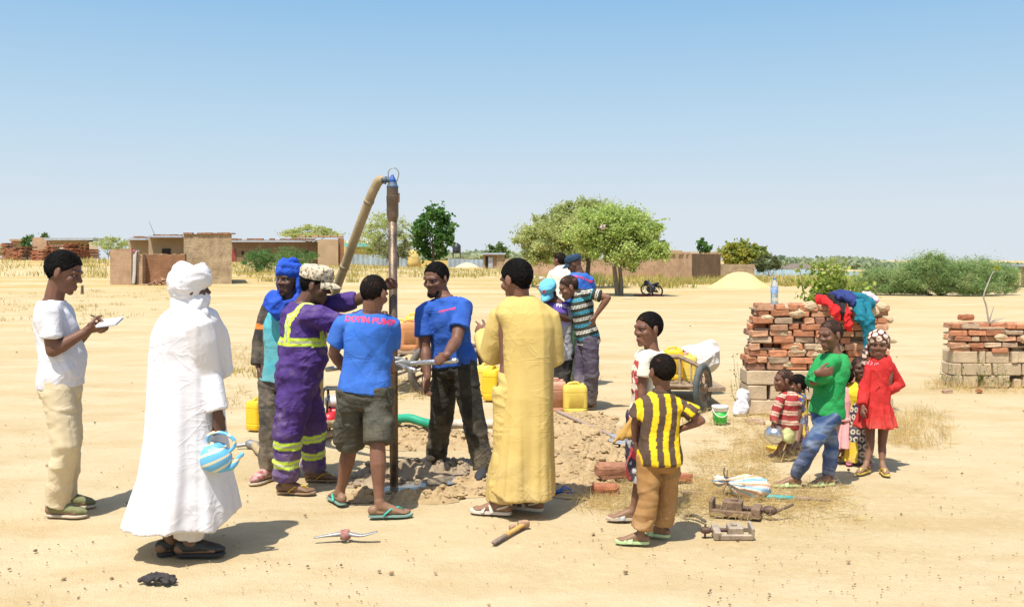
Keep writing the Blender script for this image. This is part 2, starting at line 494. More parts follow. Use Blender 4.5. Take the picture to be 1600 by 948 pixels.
    def toes(s, m, A, fy, k, side):
        f = ydir(fy); r = rdir(fy) * side; g = A.copy(); g[2] = s.fz
        for o, ln, rr in ((-.032,.062,.0125), (-.012,.056,.0095), (.006,.050,.009), (.022,.040,.0085), (.036,.028,.008)):
            a = g + f*.145*k + r*o*k + V3(0,0,.014*k)
            m.tube([a, a + f*ln*.6*k + V3(0,0,.003*k), a + f*ln*k - V3(0,0,.003*k)], [rr*k, rr*1.05*k, rr*.9*k], 8)
    def body(s, fz=0.012):
        s.fz = fz
        m = MB(); k = s.s
        m.rings([s.ring(t, *[x * .96 for x in s.sec(t)[:2]], s.sec(t)[2]) for t in (-.22,-.17,-.08,.06,.28,.45,.65,.80,.90,.97,1.02)])
        s.build_head(m)
        for i, (S, E, Wr, hk) in enumerate(s.arms):
            side = 1 if i == 0 else -1
            C = lerp(s.P, s.N, .88); a = s.ar
            m.tube([lerp(C, S, .35), S, lerp(S, E, .3), lerp(S, E, .65), E], [.050*k*a, .048*k*a, .048*k*a, .045*k*a, .039*k*a], 12)
            m.tube([E, lerp(E, Wr, .25), lerp(E, Wr, .6), Wr], [.039*k*a, .043*k*a, .035*k*a, .026*k*(.5+.5*a)], 12)
            d = hk.get('d', nrm(Wr - E)); d = nrm(V3(*d))
            inward = nrm(s.P + s.up*s.L*.4 - Wr)
            pn = V3(*hk['pn']) if 'pn' in hk else inward
            s.hand(m, Wr, d, pn, side * hk.get('flip', 1), hk.get('k', k * .98), hk.get('kind', 'relax'))
        for i, (H, K, A, fy) in enumerate(s.legs):
            l = s.lr
            hip = H + s.up * .02 * k
            m.tube([hip, lerp(H, K, .3), lerp(H, K, .7), K], [.088*k*l, .082*k*l, .066*k*l, .056*k*l], 14)
            cb = -ydir(s.hy) * .012 * k
            m.tube([K, lerp(K, A, .3) + cb, lerp(K, A, .65), lerp(K, A, .9), A], [.054*k*l, .057*k*l, .042*k*l, .033*k*l, .034*k*l], 12)
            s.foot(m, A, fy, k)
            if s.feet == 'bare': s.toes(m, A, fy, k, 1 if i == 0 else -1)
        V, Q = remesh(m.V(), m.f, s.vox, 2)
        s.bV, s.bQ = V, np.asarray(Q)
        q = s.to_head(V)
        col = np.ones((len(V), 3))
        face = (np.abs(q[:,0]) < .3) & (q[:,1] > .1) & (q[:,2] > 0) & (q[:,2] < .8)
        lip = face & (np.abs(q[:,0]) < .105 - .0) & (np.abs(q[:,2] - .213) < .052) & (q[:,1] > .32)
        col[lip] = (1.15, .92, .92)
        brow = face & (np.abs(np.abs(q[:,0]) - .145) < .085) & (np.abs(q[:,2] - .628) < .02) & (q[:,1] > .22)
        col[brow] = (.35, .35, .35)
        eye = face & (np.abs(np.abs(q[:,0]) - .135) < .07) & (np.abs(q[:,2] - .50) < .03) & (q[:,1] > .2)
        col[eye] = (.6, .55, .55)
        mouth = face & (np.abs(q[:,0]) < .075) & (np.abs(q[:,2] - .213) < .010) & (q[:,1] > .3)
        col[mouth] = (.4, .3, .3)
        me = fast_mesh('body', V - s.O, s.bQ, [s.skin_m], True, col)
        s.bo = link(bpy.data.objects.new('body', me), s.e)
        return s
    def eyes(s):
        for q in (-1, 1):
            m = MB(); c = s.H(q*.135, .288, .505)
            m.ell(c, V3(.052, .042, .021)*s.hh, s.HM, 14, 8); 
            m.cur = 1
            m.ell(s.H(q*.135, .318, .508), V3(.022, .020, .022)*s.hh, s.HM, 10, 6)
            obj('eye', m, [EYE_W, EYE_D], s.e)
        return s
    def hair(s, mat, thick=.007, top=.80, kind='short', back=.25):
        q = s.to_head(s.bV); x, y, z = q.T
        zmin = np.interp(y, [-.4, -.22, -.12, 0, .14, .25, .33, .4], [back, back, .36, .46, .56, top-.10, top, top+.03])
        ear = (np.abs(x) > .325) & (z < .60) & (y > -.13) & (y < .08)
        wob = (vnoise(q*14, 3) - .5) * .04
        mask = (z > zmin + wob) & ~ear & (z < 1.2) & (np.abs(x) < .5) & (np.abs(y) < .6) & (z > .1)
        fm = mask[s.bQ].all(1)
        Q = s.bQ[fm]
        if len(Q) == 0: return s
        used, inv = np.unique(Q, return_inverse=True); Q = inv.reshape(-1, 4)
        V = s.bV[used]; N = normals(s.bV, s.bQ)[used]
        cnt = np.bincount(Q.ravel(), minlength=len(V))
        inner = cnt >= 4
        d = np.where(inner, thick*s.hh/.24 * (1 + .5*(vnoise(s.to_head(V)*26, 9) - .5)), -.002)
        # second ring ramps up
        me = fast_mesh('hair', V + N*d[:, None] - s.O, Q, [mat])
        s.ho = link(bpy.data.objects.new('hair', me), s.e)
        return s
    # ------- clothes
    def finish(s, name, m, mat, vox=.010, smooth=4, fold=(), col=None, parent=None):
        V, Q = remesh(m.V(), m.f, vox, smooth); Q = np.asarray(Q)
        for fo in fold:
            sc, amp, seed = fo[:3]
            N = normals(V, Q)
            loc = (V - s.O)
            if len(fo) > 3: loc = loc @ rotm('Y', fo[3]).T
            V = V + N * ((ridged(loc * np.array(sc), seed) - .6*ridged(loc * np.array(sc) * 1.3, seed + 40)) * amp)[:, None]
        c = col(V) if col is not None else None
        me = fast_mesh(name, V - s.O, Q, [mat], True, c)
        o = link(bpy.data.objects.new(name, me), parent or s.e)
        o['_n'] = 0
        del o['_n']
        s.last = (V, Q)
        return o
    def torso_rings(s, t0, t1, infl, flare=0.0, neck=.0, n=24, sway=(0,0)):
        rs = []
        for t in np.linspace(t0, t1, 14):
            a, b, o = s.sec(t if t > -.05 else -.02)
            k = max(0.0, (.25 - t) / .45)
            a += infl + flare*k; b += infl + flare*k
            if t > .93: 
                q = (t - .93) / .1; a += neck*q; b += neck*q
            r = s.ring(t, a, b, o, n)
            r = r + V3(sway[0], sway[1], 0) * k
            rs.append(r)
        return rs
    def sleeve(s, m, i, frac, r0, r1, slack=0.0, flat=True):
        S, E, Wr, hk = s.arms[i]; k = s.s
        C = lerp(s.P, s.N, .86)
        q0 = .064 if r0 < .087 else .080; pts = [lerp(C, S, .30), lerp(C, S, .8), S - s.up*.004]; rad = [q0*k*1.1, q0*k*1.06, q0*k]
        dn = V3(0,0,-1)
        if frac <= 1:
            for q in (.35, .7, 1.0):
                pts.append(lerp(S, E, q*frac)); rad.append(lerp(q0, r1, q**.7)*k)
        else:
            for q in (.3, .65, 1.0):
                pts.append(lerp(S, E, q) + dn*slack*k*q*.6); rad.append(lerp(r0, r1, q*.5)*k)
            for q in (.33, .66, 1.0):
                pts.append(lerp(E, Wr, q*(frac-1)) + dn*slack*k*(1-q*.8)); rad.append(lerp(r0, r1, .5 + q*.5)*k)
        m.tube(pts, rad, 16, round_ends=False)
        s.cuff = (pts[-1], nrm(pts[-1]-pts[-2]), rad[-1])
    def shirt(s, name, mat, sleeves=(.55, .55), infl=.016, hem=-.12, flare=.02, r0=.072, r1=.068, fold=None, vox=.009, top=.985, neck=.012, col=None, slack=0., sway=(0,0), smooth=4, extra=None):
        m = MB()
        m.rings(s.torso_rings(hem, top, infl, flare, neck, sway=sway))
        for i in (0, 1):
            if sleeves[i]: s.sleeve(m, i, sleeves[i], r0, r1, slack)
            S = s.arms[i][0]; C = lerp(s.P, s.N, .91)
            m.tube([C, lerp(C, S, .6), S - s.up*.006], [.052*s.s+infl*.4, .052*s.s+infl*.3, (min(r0,.064)-.008)*s.s], 12)
        if extra: extra(m)
        if fold is None: fold = TEE
        return s.finish(name, m, mat, vox, smooth, fold, col)
    def trousers(s, name, mat, ends=(.97, .97), top=.22, infl=.012, r=(.102,.086,.078,.074), fold=None, vox=.010, col=None, smooth=4, bag=0.0, extra=None):
        m = MB(); k = s.s
        rs = []
        for t in np.linspace(-.20, top, 9):
            a, b, o = s.sec(t); q = infl * (-.2 if t > .02 else .5 if t > -.06 else 1.0) if top < .29 else infl; rs.append(s.ring(t, a + q, b + q, o))
        m.rings(rs)
        s.tends = []
        for (H, K, A, fy), e in zip(s.legs, ends):
            hip = H + s.up*.03*k
            pts = [hip, lerp(H, K, .25), lerp(H, K, .6)]; rad = [r[0]*k, r[0]*k*.99, lerp(r[0], r[1], .6)*k]
            if e <= .5:     # shorts: end above or at the knee (e = fraction of thigh*.5)
                pts.append(lerp(H, K, e*2)); rad.append(r[1]*k)
            else:
                q = (e - .5) * 2
                pts += [K, lerp(K, A, .35*q), lerp(K, A, .7*q), lerp(K, A, q)]
                rad += [r[1]*k, lerp(r[1], r[2], .4)*k, r[2]*k + bag*.5, r[3]*k]
            m.tube(pts, rad, 16, round_ends=False)
            s.tends.append((pts[-1], nrm(pts[-1]-pts[-2]), rad[-1]))
        if extra: extra(m)
        if fold is None: fold = PANT
        return s.finish(name, m, mat, vox, smooth, fold, col)
    # ------- footwear
    def shoe(s, i, mat, sole_mat, name='shoe', size=1.0):
        H, K, A, fy = s.legs[i]; k = s.s * 1.03 * size; f = ydir(fy); r = rdir(fy); g = A.copy(); g[2] = s.fz
        z = lambda v: V3(0,0,v*k)
        m = MB()
        m.tube([g - f*.062*k + z(.045), g - f*.045*k + z(.046), g + f*.0*k + z(.043), g + f*.07*k + z(.046), g + f*.13*k + z(.036), g + f*.185*k + z(.027), g + f*.212*k + z(.022)],
               [(.022*k,.034*k), (.036*k,.042*k), (.038*k,.042*k), (.043*k,.044*k), (.048*k,.034*k), (.040*k,.026*k), (.018*k,.016*k)], 16, flat=V3(0,0,1))
        V, Q = remesh(m.V(), m.f, .007, 2); V[:,2] = np.maximum(V[:,2], .004)
        me = fast_mesh(name, V - s.O, np.asarray(Q), [mat]); o = link(bpy.data.objects.new(name, me), s.e)
        sm = MB(); s.sole_shape(sm, g, f, r, k, .018, 1.10)
        so = obj('sole', sm, sole_mat, o)
        return o
    def sole_shape(s, m, g, f, r, k, th, wd=1.0, ln=1.0, z0=.0):
        out = [(-.072,0),(-.064,.024),(-.03,.035),(.03,.035),(.08,.041),(.13,.049),(.18,.045),(.212,.026),(.224,0)]
        pts = [(a, b) for a, b in out] + [(a, -b) for a, b in out[-2:0:-1]]
        lo = np.array([g + f*a*k*ln + r*b*k*wd for a, b in pts]); lo[:, 2] = z0
        hi = lo.copy(); hi[:, 2] = z0 + th*k
        mid = lo.copy(); mid[:, 2] = z0 + th*k*.5
        c = lo.mean(0); mid = mid + (mid - c)*.02*V3(1,1,0)
        m.rings([lo, mid, hi])
    def sandal(s, i, mat, strap_mat, kind='thong', th=.014, name='flip_flop', wd=1.0):
        H, K, A, fy = s.legs[i]; k = s.s; f = ydir(fy); r = rdir(fy); g = A.copy(); g[2] = 0
        m = MB(); s.sole_shape(m, g, f, r, k, th/k, wd, 1.02, .002)
        o = obj(name, m, mat, s.e); sharp(o, 50)
        z = lambda v: V3(0,0,v*k + s.fz)
        st = MB()
        if kind == 'thong':
            toe = g + f*.165*k + z(.030) - r*.018*k*(1 if i == 0 else -1)
            for q in (-1, 1):
                st.tube([g + r*q*.043*k*wd + f*.03*k + z(.008), g + r*q*.036*k + f*.075*k + z(.045), lerp(g + f*.12*k + z(.058), toe, .3), toe, toe - V3(0,0,.024*k)],
                        [(.009*k,.004*k)]*4 + [(.005*k,.004*k)], 8, flat=V3(0,0,1))
        elif kind == 'slide':
            for a0, a1 in ((.07, .115), (.12, .15)):
                n = 9
                rs = []
                for a in (a0, a1):
                    rs.append(np.array([g + f*a*k + r*(math.cos(t)*.050*k*wd) + V3(0,0,max(.004, math.sin(t))*(.062 - a*.13)*k + s.fz*.5) for t in np.linspace(PI, 0, n)]))
                    rs.append(np.array([g + f*a*k + r*(math.cos(t)*.045*k*wd) + V3(0,0,max(.003, math.sin(t))*(.056 - a*.13)*k + s.fz*.5) for t in np.linspace(PI, 0, n)]))
                lo = rs[0]; v = np.concatenate([rs[0], rs[2], rs[3], rs[1]]); fcs = []
                for b in range(4):
                    b2 = (b+1) % 4
                    for j in range(n-1): fcs.append((b*n+j, b*n+j+1, b2*n+j+1, b2*n+j))
                st.add(v, fcs)
        else:  # cross straps with heel strap
            for a, b in (((-1,.055), (1,.125)), ((1,.055), (-1,.125))):
                st.tube([g + r*a[0]*.048*k + f*a[1]*k + z(.004), g + r*a[0]*.03*k + f*(a[1]+.015)*k + z(.05), g + f*.09*k + z(.058), g + r*b[0]*.03*k + f*(b[1]-.01)*k + z(.036), g + r*b[0]*.052*k + f*b[1]*k + z(.004)],
                        [(.015*k,.004*k)]*5, 8, flat=V3(0,0,1))
            st.tube([g + r*.04*k + f*.02*k + z(.03), g - f*.045*k + r*.028*k + z(.05), g - f*.075*k + z(.052), g - f*.045*k - r*.028*k + z(.05), g - r*.04*k + f*.02*k + z(.03)], [(.004*k,.008*k)]*5, 8, flat=V3(0,0,1))
        obj('strap', st, strap_mat, o)
        return o

EYE_W = solid('eye_white', (.36, .31, .27), .3, var=.05, bmp=0)
EYE_D = solid('eye_iris', (.012, .008, .006), .15, var=.1, bmp=0)
SHAV = solid('shaved_hair', (.034,.021,.014), .85, var=.4, scale=70, bmp=.6, bdist=.004, spec=.15)
HAIR = solid('black_hair', (.007, .006, .0055), .85, var=.4, scale=60, bmp=.8, bdist=.006, spec=.12)
HAIR2 = solid('brown_black_hair', (.014, .010, .008), .85, var=.4, scale=70, bmp=.8, bdist=.006, spec=.12)
SK1 = skin('skin_dark', (.170, .080, .049))
SK2 = skin('skin_brown', (.20, .096, .059))
SK3 = skin('skin_deep', (.120, .058, .037))
SK4 = skin('skin_child', (.180, .083, .050))

def smooth_path(pts, n):
    """Catmull-Rom through points."""
    pts = [np.asarray(p, float) for p in pts]
    P = [2*pts[0]-pts[1]] + pts + [2*pts[-1]-pts[-2]]
    out = []
    for i in range(1, len(P)-2):
        for t in np.linspace(0, 1, n, endpoint=False):
            a, b, c, d = P[i-1], P[i], P[i+1], P[i+2]
            out.append(.5*((2*b) + (c-a)*t + (2*a-5*b+4*c-d)*t*t + (3*b-a-3*c+d)*t**3))
    out.append(P[-2])
    return out

def letters(name, text, size, mat, target, center, xdir, normal, parent, thick=.0015, bend=None):
    """Lettering laid on the surface of 'target' (object) along the normal; real raised print."""
    cu = bpy.data.curves.new('txt', 'FONT'); cu.body = text; cu.size = size; cu.align_x = 'CENTER'; cu.align_y = 'CENTER'
    cu.resolution_u = 2; cu.offset = size * .035
    to = bpy.data.objects.new('txt', cu); COL.objects.link(to)
    dg = bpy.context.evaluated_depsgraph_get(); me0 = to.evaluated_get(dg).to_mesh()
    import bmesh
    bm = bmesh.new(); bm.from_mesh(me0); to.evaluated_get(dg).to_mesh_clear()
    bmesh.ops.triangulate(bm, faces=bm.faces[:])
    for _ in range(2):
        es = [e for e in bm.edges if e.calc_length() > .012]
        if es: bmesh.ops.subdivide_edges(bm, edges=es, cuts=1); bmesh.ops.triangulate(bm, faces=[f for f in bm.faces if len(f.verts) > 3])
    V = np.array([v.co[:] for v in bm.verts]); F = [tuple(v.index for v in f.verts) for f in bm.faces]
    bm.free(); COL.objects.unlink(to); bpy.data.objects.remove(to); bpy.data.curves.remove(cu)
    tm = target.data; o0 = origin_of(target)
    bvh = BVHTree.FromPolygons([tuple(np.array(v.co) + o0) for v in tm.vertices], [tuple(p.vertices) for p in tm.polygons])
    xd = nrm(xdir); nn = nrm(normal); yd = np.cross(nn, xd)
    out = []; last = None
    for p in V:
        y = p[1] + (bend(p[0]) if bend else 0)
        q = center + xd*p[0] + yd*y + nn*.35
        h = bvh.ray_cast(Vector(q), Vector(-nn))
        last = np.array(h[0]) + nn*thick if h[0] is not None else (last if last is not None else q - nn*.35)
        out.append(last)
    m = MB(); m.add(np.array(out), F)
    return obj(name, m, mat, parent, smooth=False)
# ================================================================= THE CAST
def robe_rings(m, D, rows, hem=None, n=120, amp=.03, ks=(9, 14, 23), seed=1, p=2.1, start=.25):
    """Horizontal rings following a silhouette; soft vertical pleats that deepen towards the hem."""
    rng = np.random.default_rng(seed); ph = rng.random(6)*6.28
    th = np.arange(n)*2*PI/n
    ys = np.array([r[0] for r in rows], float)
    Y = np.linspace(ys[0], ys[-1], 46)
    L = np.interp(Y, ys, [r[1] for r in rows]); Rr = np.interp(Y, ys, [r[2] for r in rows])
    B = np.interp(Y, ys, [r[3] for r in rows]); O = np.interp(Y, ys, [r[4] if len(r) > 4 else 0 for r in rows])
    rs = []
    k = D/FPX
    for i, y in enumerate(Y):
        t = i/(len(Y)-1)
        g = amp*max(0, (t-start)/(1-start))**1.1
        w = (np.sin(ks[0]*th + ph[0] + 1.1*t) + .6*np.sin(ks[1]*th + ph[1] - .8*t) + .35*np.sin(ks[2]*th + ph[2]+.5*t))
        w = np.sign(w)*np.abs(w)**.8
        a = (Rr[i]-L[i])/2*k*.945; cx = (((Rr[i]+L[i])/2)-CXP)*k
        x = np.sign(np.cos(th))*np.abs(np.cos(th))**(2/p); yy = np.sign(np.sin(th))*np.abs(np.sin(th))**(2/p)
        z = np.full(n, EYE + (HYP-y)*k)
        q = np.stack([cx + x*(a + g*w*.6), D + O[i] + yy*(B[i] + g*w), z], 1)
        if hem is not None: q[:,2] += hem(q[:,0], q[:,1], t)
        rs.append(q)
    c = rs[-1].mean(0)
    rs.append(c + (rs[-1]-c)*V3(.9,.9,1) + V3(0,0,.004))
    rs.append(c + (rs[-1]-c)*V3(.3,.3,1) + V3(0,0,.02))
    m.rings(rs)

def loop(s, m, cz, cy, rx, ry, tr, tilt_x=0, tilt_y=0, flat=1.4, n=28, wob=.02, seed=0):
    """A closed wrap of cloth around the head (head-local units)."""
    M = rotm('X', tilt_x) @ rotm('Y', tilt_y)
    rng = np.random.default_rng(seed); ph = rng.random(3)*6.28
    rs = []; q = np.arange(n)*2*PI/n; k = 10; ph2 = np.arange(k)*2*PI/k
    for a in q:
        d = V3(math.cos(a), math.sin(a), 0)
        rr = 1 + wob*math.sin(3*a+ph[0]) + wob*.6*math.sin(5*a+ph[1])
        c = V3(rx*rr*d[0], ry*rr*d[1], .03*math.sin(2*a+ph[2]))
        ring = np.array([M @ (c + d*math.cos(b)*tr*.75 + V3(0,0,math.sin(b)*tr*flat)) + V3(0,cy,cz) for b in ph2])
        rs.append(np.array([s.H(*p) for p in ring]))
    m.rings(rs, closed=True)

LEATHER = solid('worn_black_leather', (.030,.032,.032), .55, var=.35, scale=20, bmp=.3)
DUST = False
OLIVE = cloth('olive_canvas', (.19,.19,.09), wr=.2)
DUST = True
ROPE_SOLE = solid('pale_sole', (.55,.45,.32), .9, var=.2, scale=60, bmp=.4)
BLACK_SOLE = solid('black_sole', (.03,.03,.03), .8)
WHITE_COTTON = cloth('white_cotton', (.70,.685,.70), (.65,.635,.65), wr=.35)

# ---- 1 note taker ---------------------------------------------------------
p = Person('man in white T-shirt and cream trousers writing on a notepad', 6.58, None, 8, (83,468), (95,597), (101,425), 65, 4,
    legs=[((103,695,-.04), (84,806), -4), ((108,690,.02), (96,792), 3)],
    arms=[((82,548,-.20), (138,516,-.13), dict(kind='hook', d=(.95,.25,.25), pn=(-.1,.55,.8))), ((108,546,.16), (146,507,.03), dict(kind='pinch', d=(.9,-.3,.1), pn=(.1,-.3,-.9)))],
    hpitch=-18, scale=1.02, bulk=1.02, arm=1.06, skin_m=SK1, feet='shoe', belly=.05, sh=((77,487,-.19), None))
p.body().eyes(); p.hair(HAIR, .008)
p.shirt('tshirt', WHITE_COTTON, (.66,.66), .012, -.06, .010, .066, .070)
p.trousers('trousers', cloth('cream_chino', (.66,.55,.36), (.58,.48,.30), wr=.3), (1.0,1.0), r=(.100,.085,.080,.079), bag=.002)
for i in (0,1): p.shoe(i, OLIVE, ROPE_SOLE, 'slip_on_shoe', .92)
NOTE = p

# ---- 2 white robe -----------------------------------------------------------
p = Person('man in long white robe and white turban carrying a blue kettle', 5.72, None, 42, (292,492), (285,640), (299,451), 63, 22,
    legs=[((308,740,-.02), (288,868), 8), ((290,740,.04), (258,866), 35)],
    arms=[((325,582,-.05), (341,648,-.10), dict(kind='hook', d=(.12,.05,-1), pn=(-.85,.5,-.1), k=1.08)), ((322,555,.20), (332,570,.22), dict(kind='fist', k=.8))],
    scale=1.03, bulk=1.05, skin_m=SK3, feet='shoe', sh=((310,508,-.13), (262,505,.12)))
p.body(); p.eyes()
m = MB()
robe_rings(m, 5.72, [(476,276,318,.09,.0),(484,262,322,.13,0),(496,248,329,.165,0),(520,236,336,.185,.0),(560,230,341,.185,.01),(620,227,347,.215,.02),(680,222,351,.235,.03),(740,212,358,.27,.04),(775,200,364,.31,.05),(817,186,369,.34,.06)],
           hem=lambda x, y, t: np.where(x > -1.72, .13*max(0,t-.8)/.2*np.clip((x+1.72)/.12,0,1), 0) - .012*t*np.sin(x*14), amp=.018, seed=5, ks=(7,11,19))
p.sleeve(m, 0, 1.86, .088, .062, .005)
m.tube([p.H(0,-.1,-.12), W(318,505,5.78), W(336,540,5.88), W(352,580,5.92)], [(.09,.09),(.09,.11),(.075,.11),(.04,.06)], 14, round_ends=True)
p.finish('robe', m, WHITE_COTTON, .010, 3, ROBEF)
m = MB(); c0, dd, rr = p.cuff; m.tube([c0 - dd*.045, c0 + dd*.012], rr*1.06, 16, round_ends=False)
p.finish('cuff', m, WHITE_COTTON, .008, 1)
m = MB()
for (H, K, A, fy) in p.legs[:1]:
    m.tube([K + V3(0,0,.1), lerp(K, A, .5), A + V3(0.0,0,.035)], [.10,.098,.092], 16, round_ends=False)
(H, K, A, fy) = p.legs[1]; m.tube([K + V3(0,0,.1), lerp(K, A, .5), A + V3(0,0,.13)], [.09,.085,.08], 16, round_ends=False)
p.finish('trousers', m, WHITE_COTTON, .010, 3, [((7,7,5),.014,41)])
m = MB()
m.ell(p.H(0,-.06,.72), V3(.445,.525,.37)*p.hh, p.HM); m.ell(p.H(.02,-.20,.97), V3(.27,.27,.22)*p.hh, p.HM)
for j, (cz, tx, ty, rx, ry, tr) in enumerate(((.58,10,-4,.375,.46,.08),(.69,17,6,.40,.485,.075),(.80,11,-9,.38,.46,.075),(.91,20,10,.31,.38,.075),(.66,24,-12,.395,.475,.065))):
    loop(p, m, cz, -.04, rx, ry, tr, tx, ty, 1.35, seed=j, wob=.012)
m.ell(p.H(0,-.13,.44), V3(.37,.40,.34)*p.hh, p.HM)
m.ell(p.H(0,-.11,.48), V3(.415,.39,.21)*p.hh, p.HM)
p.finish('turban', m, WHITE_COTTON, .007, 3, [((7,7,18),.006,51)])
m = MB()
m.ell(p.H(0,.10,.20), V3(.325,.355,.32)*p.hh, p.HM); m.ell(p.H(0,-.16,.12), V3(.31,.32,.40)*p.hh, p.HM)
for j, (cz, tx, r_) in enumerate(((-.02,-8,.34),(-.13,6,.40))): loop(p, m, cz, -.05, r_, r_*1.05, .09, tx, 5, 1.2, seed=20+j)
m.tube([p.H(.30,-.02,.35), p.H(.34,.05,.12), p.H(.30,.16,-.18)], [(.10*p.hh,.05*p.hh)]*3, 10, flat=p.HM[:,0])
p.finish('face_veil', m, WHITE_COTTON, .008, 2, [((10,10,7),.012,55)])
for i in (0,1): p.shoe(i, LEATHER, BLACK_SOLE, 'leather_shoe', .90)
ROBE = p

# ---- 3 blue turban ----------------------------------------------------------
TURQ = (.075,.40,.46); BLK = (.028,.026,.026)
p = Person('man in royal blue turban and turquoise shirt with black sleeves', 7.62, None, -108, (450,472), (440,585), (451,437), 52, -118,
    legs=[((424,665,-.04), (424,748), -115), ((450,665), (452,742), -80)],
    arms=[((407,532,.05), (404,572,.0), dict(kind='relax', d=(.05,-.05,-1), pn=(1,.3,0))), ((480,530,.05), (478,575,.0))],
    skin_m=SK3, bulk=.98, feet='shoe', sh=((421,482,.05), None))
p.body(); p.eyes()
def rag(V, p=p):
    c = np.empty((len(V),3)); c[:] = TURQ
    S, E, Wr, _ = p.arms[0]; S2, E2, W2, _2 = p.arms[1]
    def near(a, b): 
        ab = b-a; t = np.clip(((V-a)@ab)/(ab@ab), 0, 1); return np.linalg.norm(V-(a+t[:,None]*ab), axis=1), t
    for a, b, w in ((S,E,W),(S2,E2,W2)):
        d1, t1 = near(a, b); d2, t2 = near(b, Wr if a is S else W2)
        c[(np.minimum(d1, d2) < .088)] = BLK
    d1, t1 = near(S, E); k = (d1 < .09) & (np.abs(t1 - .52 + .25*(V[:,0]-S[0])/.1*.3) < .075); c[k] = (.75,.22,.03)
    c[np.linalg.norm(V - lerp(S, p.N, .15), axis=1) < .08] = BLK
    return c
p.shirt('shirt', cloth('raglan', (1,1,1), attr=True, wr=.35, dirt=((.30,.24,.16),.5,1.5,.5)), (1.93,1.9), .020, -.10, .015, .070, .060, col=rag, slack=.02)
p.trousers('trousers', cloth('grey_work_cotton', (.075,.066,.055), (.045,.040,.034), wr=.5, dirt=((.36,.30,.22),.0,1.0,.7)), (.98,.98), infl=.012, r=(.105,.092,.086,.082), bag=.01)
BLUEC = cloth('blue_head_cloth', (.012,.085,.50), (.008,.05,.36), wr=.45)
m = MB()
m.ell(p.H(0,-.06,.76), V3(.375,.46,.30)*p.hh, p.HM)
for j, (cz, tx, ty, rx, ry, tr) in enumerate(((.74,9,-5,.32,.41,.075),(.83,13,6,.32,.40,.08),(.92,6,-8,.28,.35,.08),(1.0,10,4,.18,.24,.08))):
    loop(p, m, cz, -.05, rx, ry, tr, tx, ty, 1.25, seed=60+j)
for q in (1, -1):
    m.tube([p.H(q*.33,-.12,.72), p.H(q*.38,-.14,.35), p.H(q*.40,-.08,.02), p.H(q*.42,.1,-.16)], [(.055*p.hh,.17*p.hh),(.06*p.hh,.2*p.hh),(.07*p.hh,.16*p.hh),(.06*p.hh,.16*p.hh)], 12, flat=p.HM[:,1])
m.ell(p.H(0,-.22,.15), V3(.36,.22,.36)*p.hh, p.HM)
m.tube([p.H(.42,.06,-.05), W(421,466,7.42), W(431,478,7.36), W(437,494,7.38)], [(.07,.03),(.075,.035),(.07,.035),(.05,.03)], 12, flat=V3(0,-1,0))
loop(p, m, -.12, -.02, .36, .40, .10, -16, 6, 1.1, seed=77)
p.finish('turban', m, BLUEC, .008, 2, [((9,9,13),.014,51)])
RSTR = solid('red_striped_canvas', (.32,.05,.05), .85, var=.75, scale=30, bmp=.3, col2=(.45,.40,.36))
for i in (0,1): p.shoe(i, RSTR, ROPE_SOLE, 'canvas_shoe')

# ---- 4 purple coverall --------------------------------------------------------
PUR = (.058,.024,.165); LIME = (.56,.78,.055); SILV = (.42,.42,.30)
p = Person('man in stained purple coverall with lime bands and camouflage cap, gripping the drill pipe', 7.26, None, 24, (472,474), (466,592), (494,446), 55, -3,
    legs=[((450,672,-.03), (443,770), -6), ((486,660,.03), (487,750), -4)],
    arms=[((532,506,-.14), (585,494,.07), dict(kind='grip', d=(1,.3,.05), pn=(.35,-.9,0))), ((556,470,.12), (600,447,.04), dict(kind='grip', d=(1,.15,.25), pn=(.2,-.9,0), flip=1))],
    hpitch=-14, bulk=1.20, arm=1.1, leg=1.1, skin_m=SK3, belly=.05, sh=((482,490,-.17), (494,478,.13)), hip_yaw=10)
p.body(); p.eyes(); p.hair(HAIR, .006)
def hv(V, p=p):
    c = np.empty((len(V),3)); c[:] = PUR
    n = (fbm((V-p.O)*V3(7,7,7), 5, 4)); n2 = fbm((V-p.O)*22, 9, 3)
    up = np.clip((V[:,2]-.2)/1.2, .2, 1)
    k = np.clip((n-.54)*5, 0, 1)*np.clip((n2-.42)*3, 0, 1)*.34
    c = c*(1-k[:,None]) + np.array((.46,.36,.36))*k[:,None]
    q = V - p.P; t = q@p.up/p.L; l, f = p.lat(.7)
    x = q@l; y = q@f
    torso = np.ones(len(V), bool)
    for S, E, Wr, _ in p.arms:
        ab = E-S; s_ = np.clip(((V-S)@ab)/(ab@ab), 0, 1.2); d = np.linalg.norm(V-(S+s_[:,None]*ab), axis=1)
        torso &= ~((d < .115) & (s_ > .30))
    band = torso & (np.abs(t - .50 - .02*x/.2) < .055); c[band] = LIME
    c[torso & (np.abs(t - .50 - .02*x/.2) < .014)] = SILV
    for sg in (-1, 1):
        st = torso & (np.abs(x - sg*.135*1.1) < .030) & (t > .50) & (t < 1.1); c[st] = LIME
        c[torso & (np.abs(x - sg*.135*1.1) < .008) & (t > .50) & (t < 1.1)] = SILV
    for H, K, A, fy in p.legs:
        ab = A-K; s_ = ((V-K)@ab)/(ab@ab); d = np.linalg.norm(V-(K+s_[:,None]*ab), axis=1)
        for c0 in (.24, .60):
            kk = (d < .14) & (np.abs(s_ - c0) < .075); c[kk] = LIME
            c[(d < .14) & (np.abs(s_ - c0) < .02)] = SILV
    return c
m = MB()
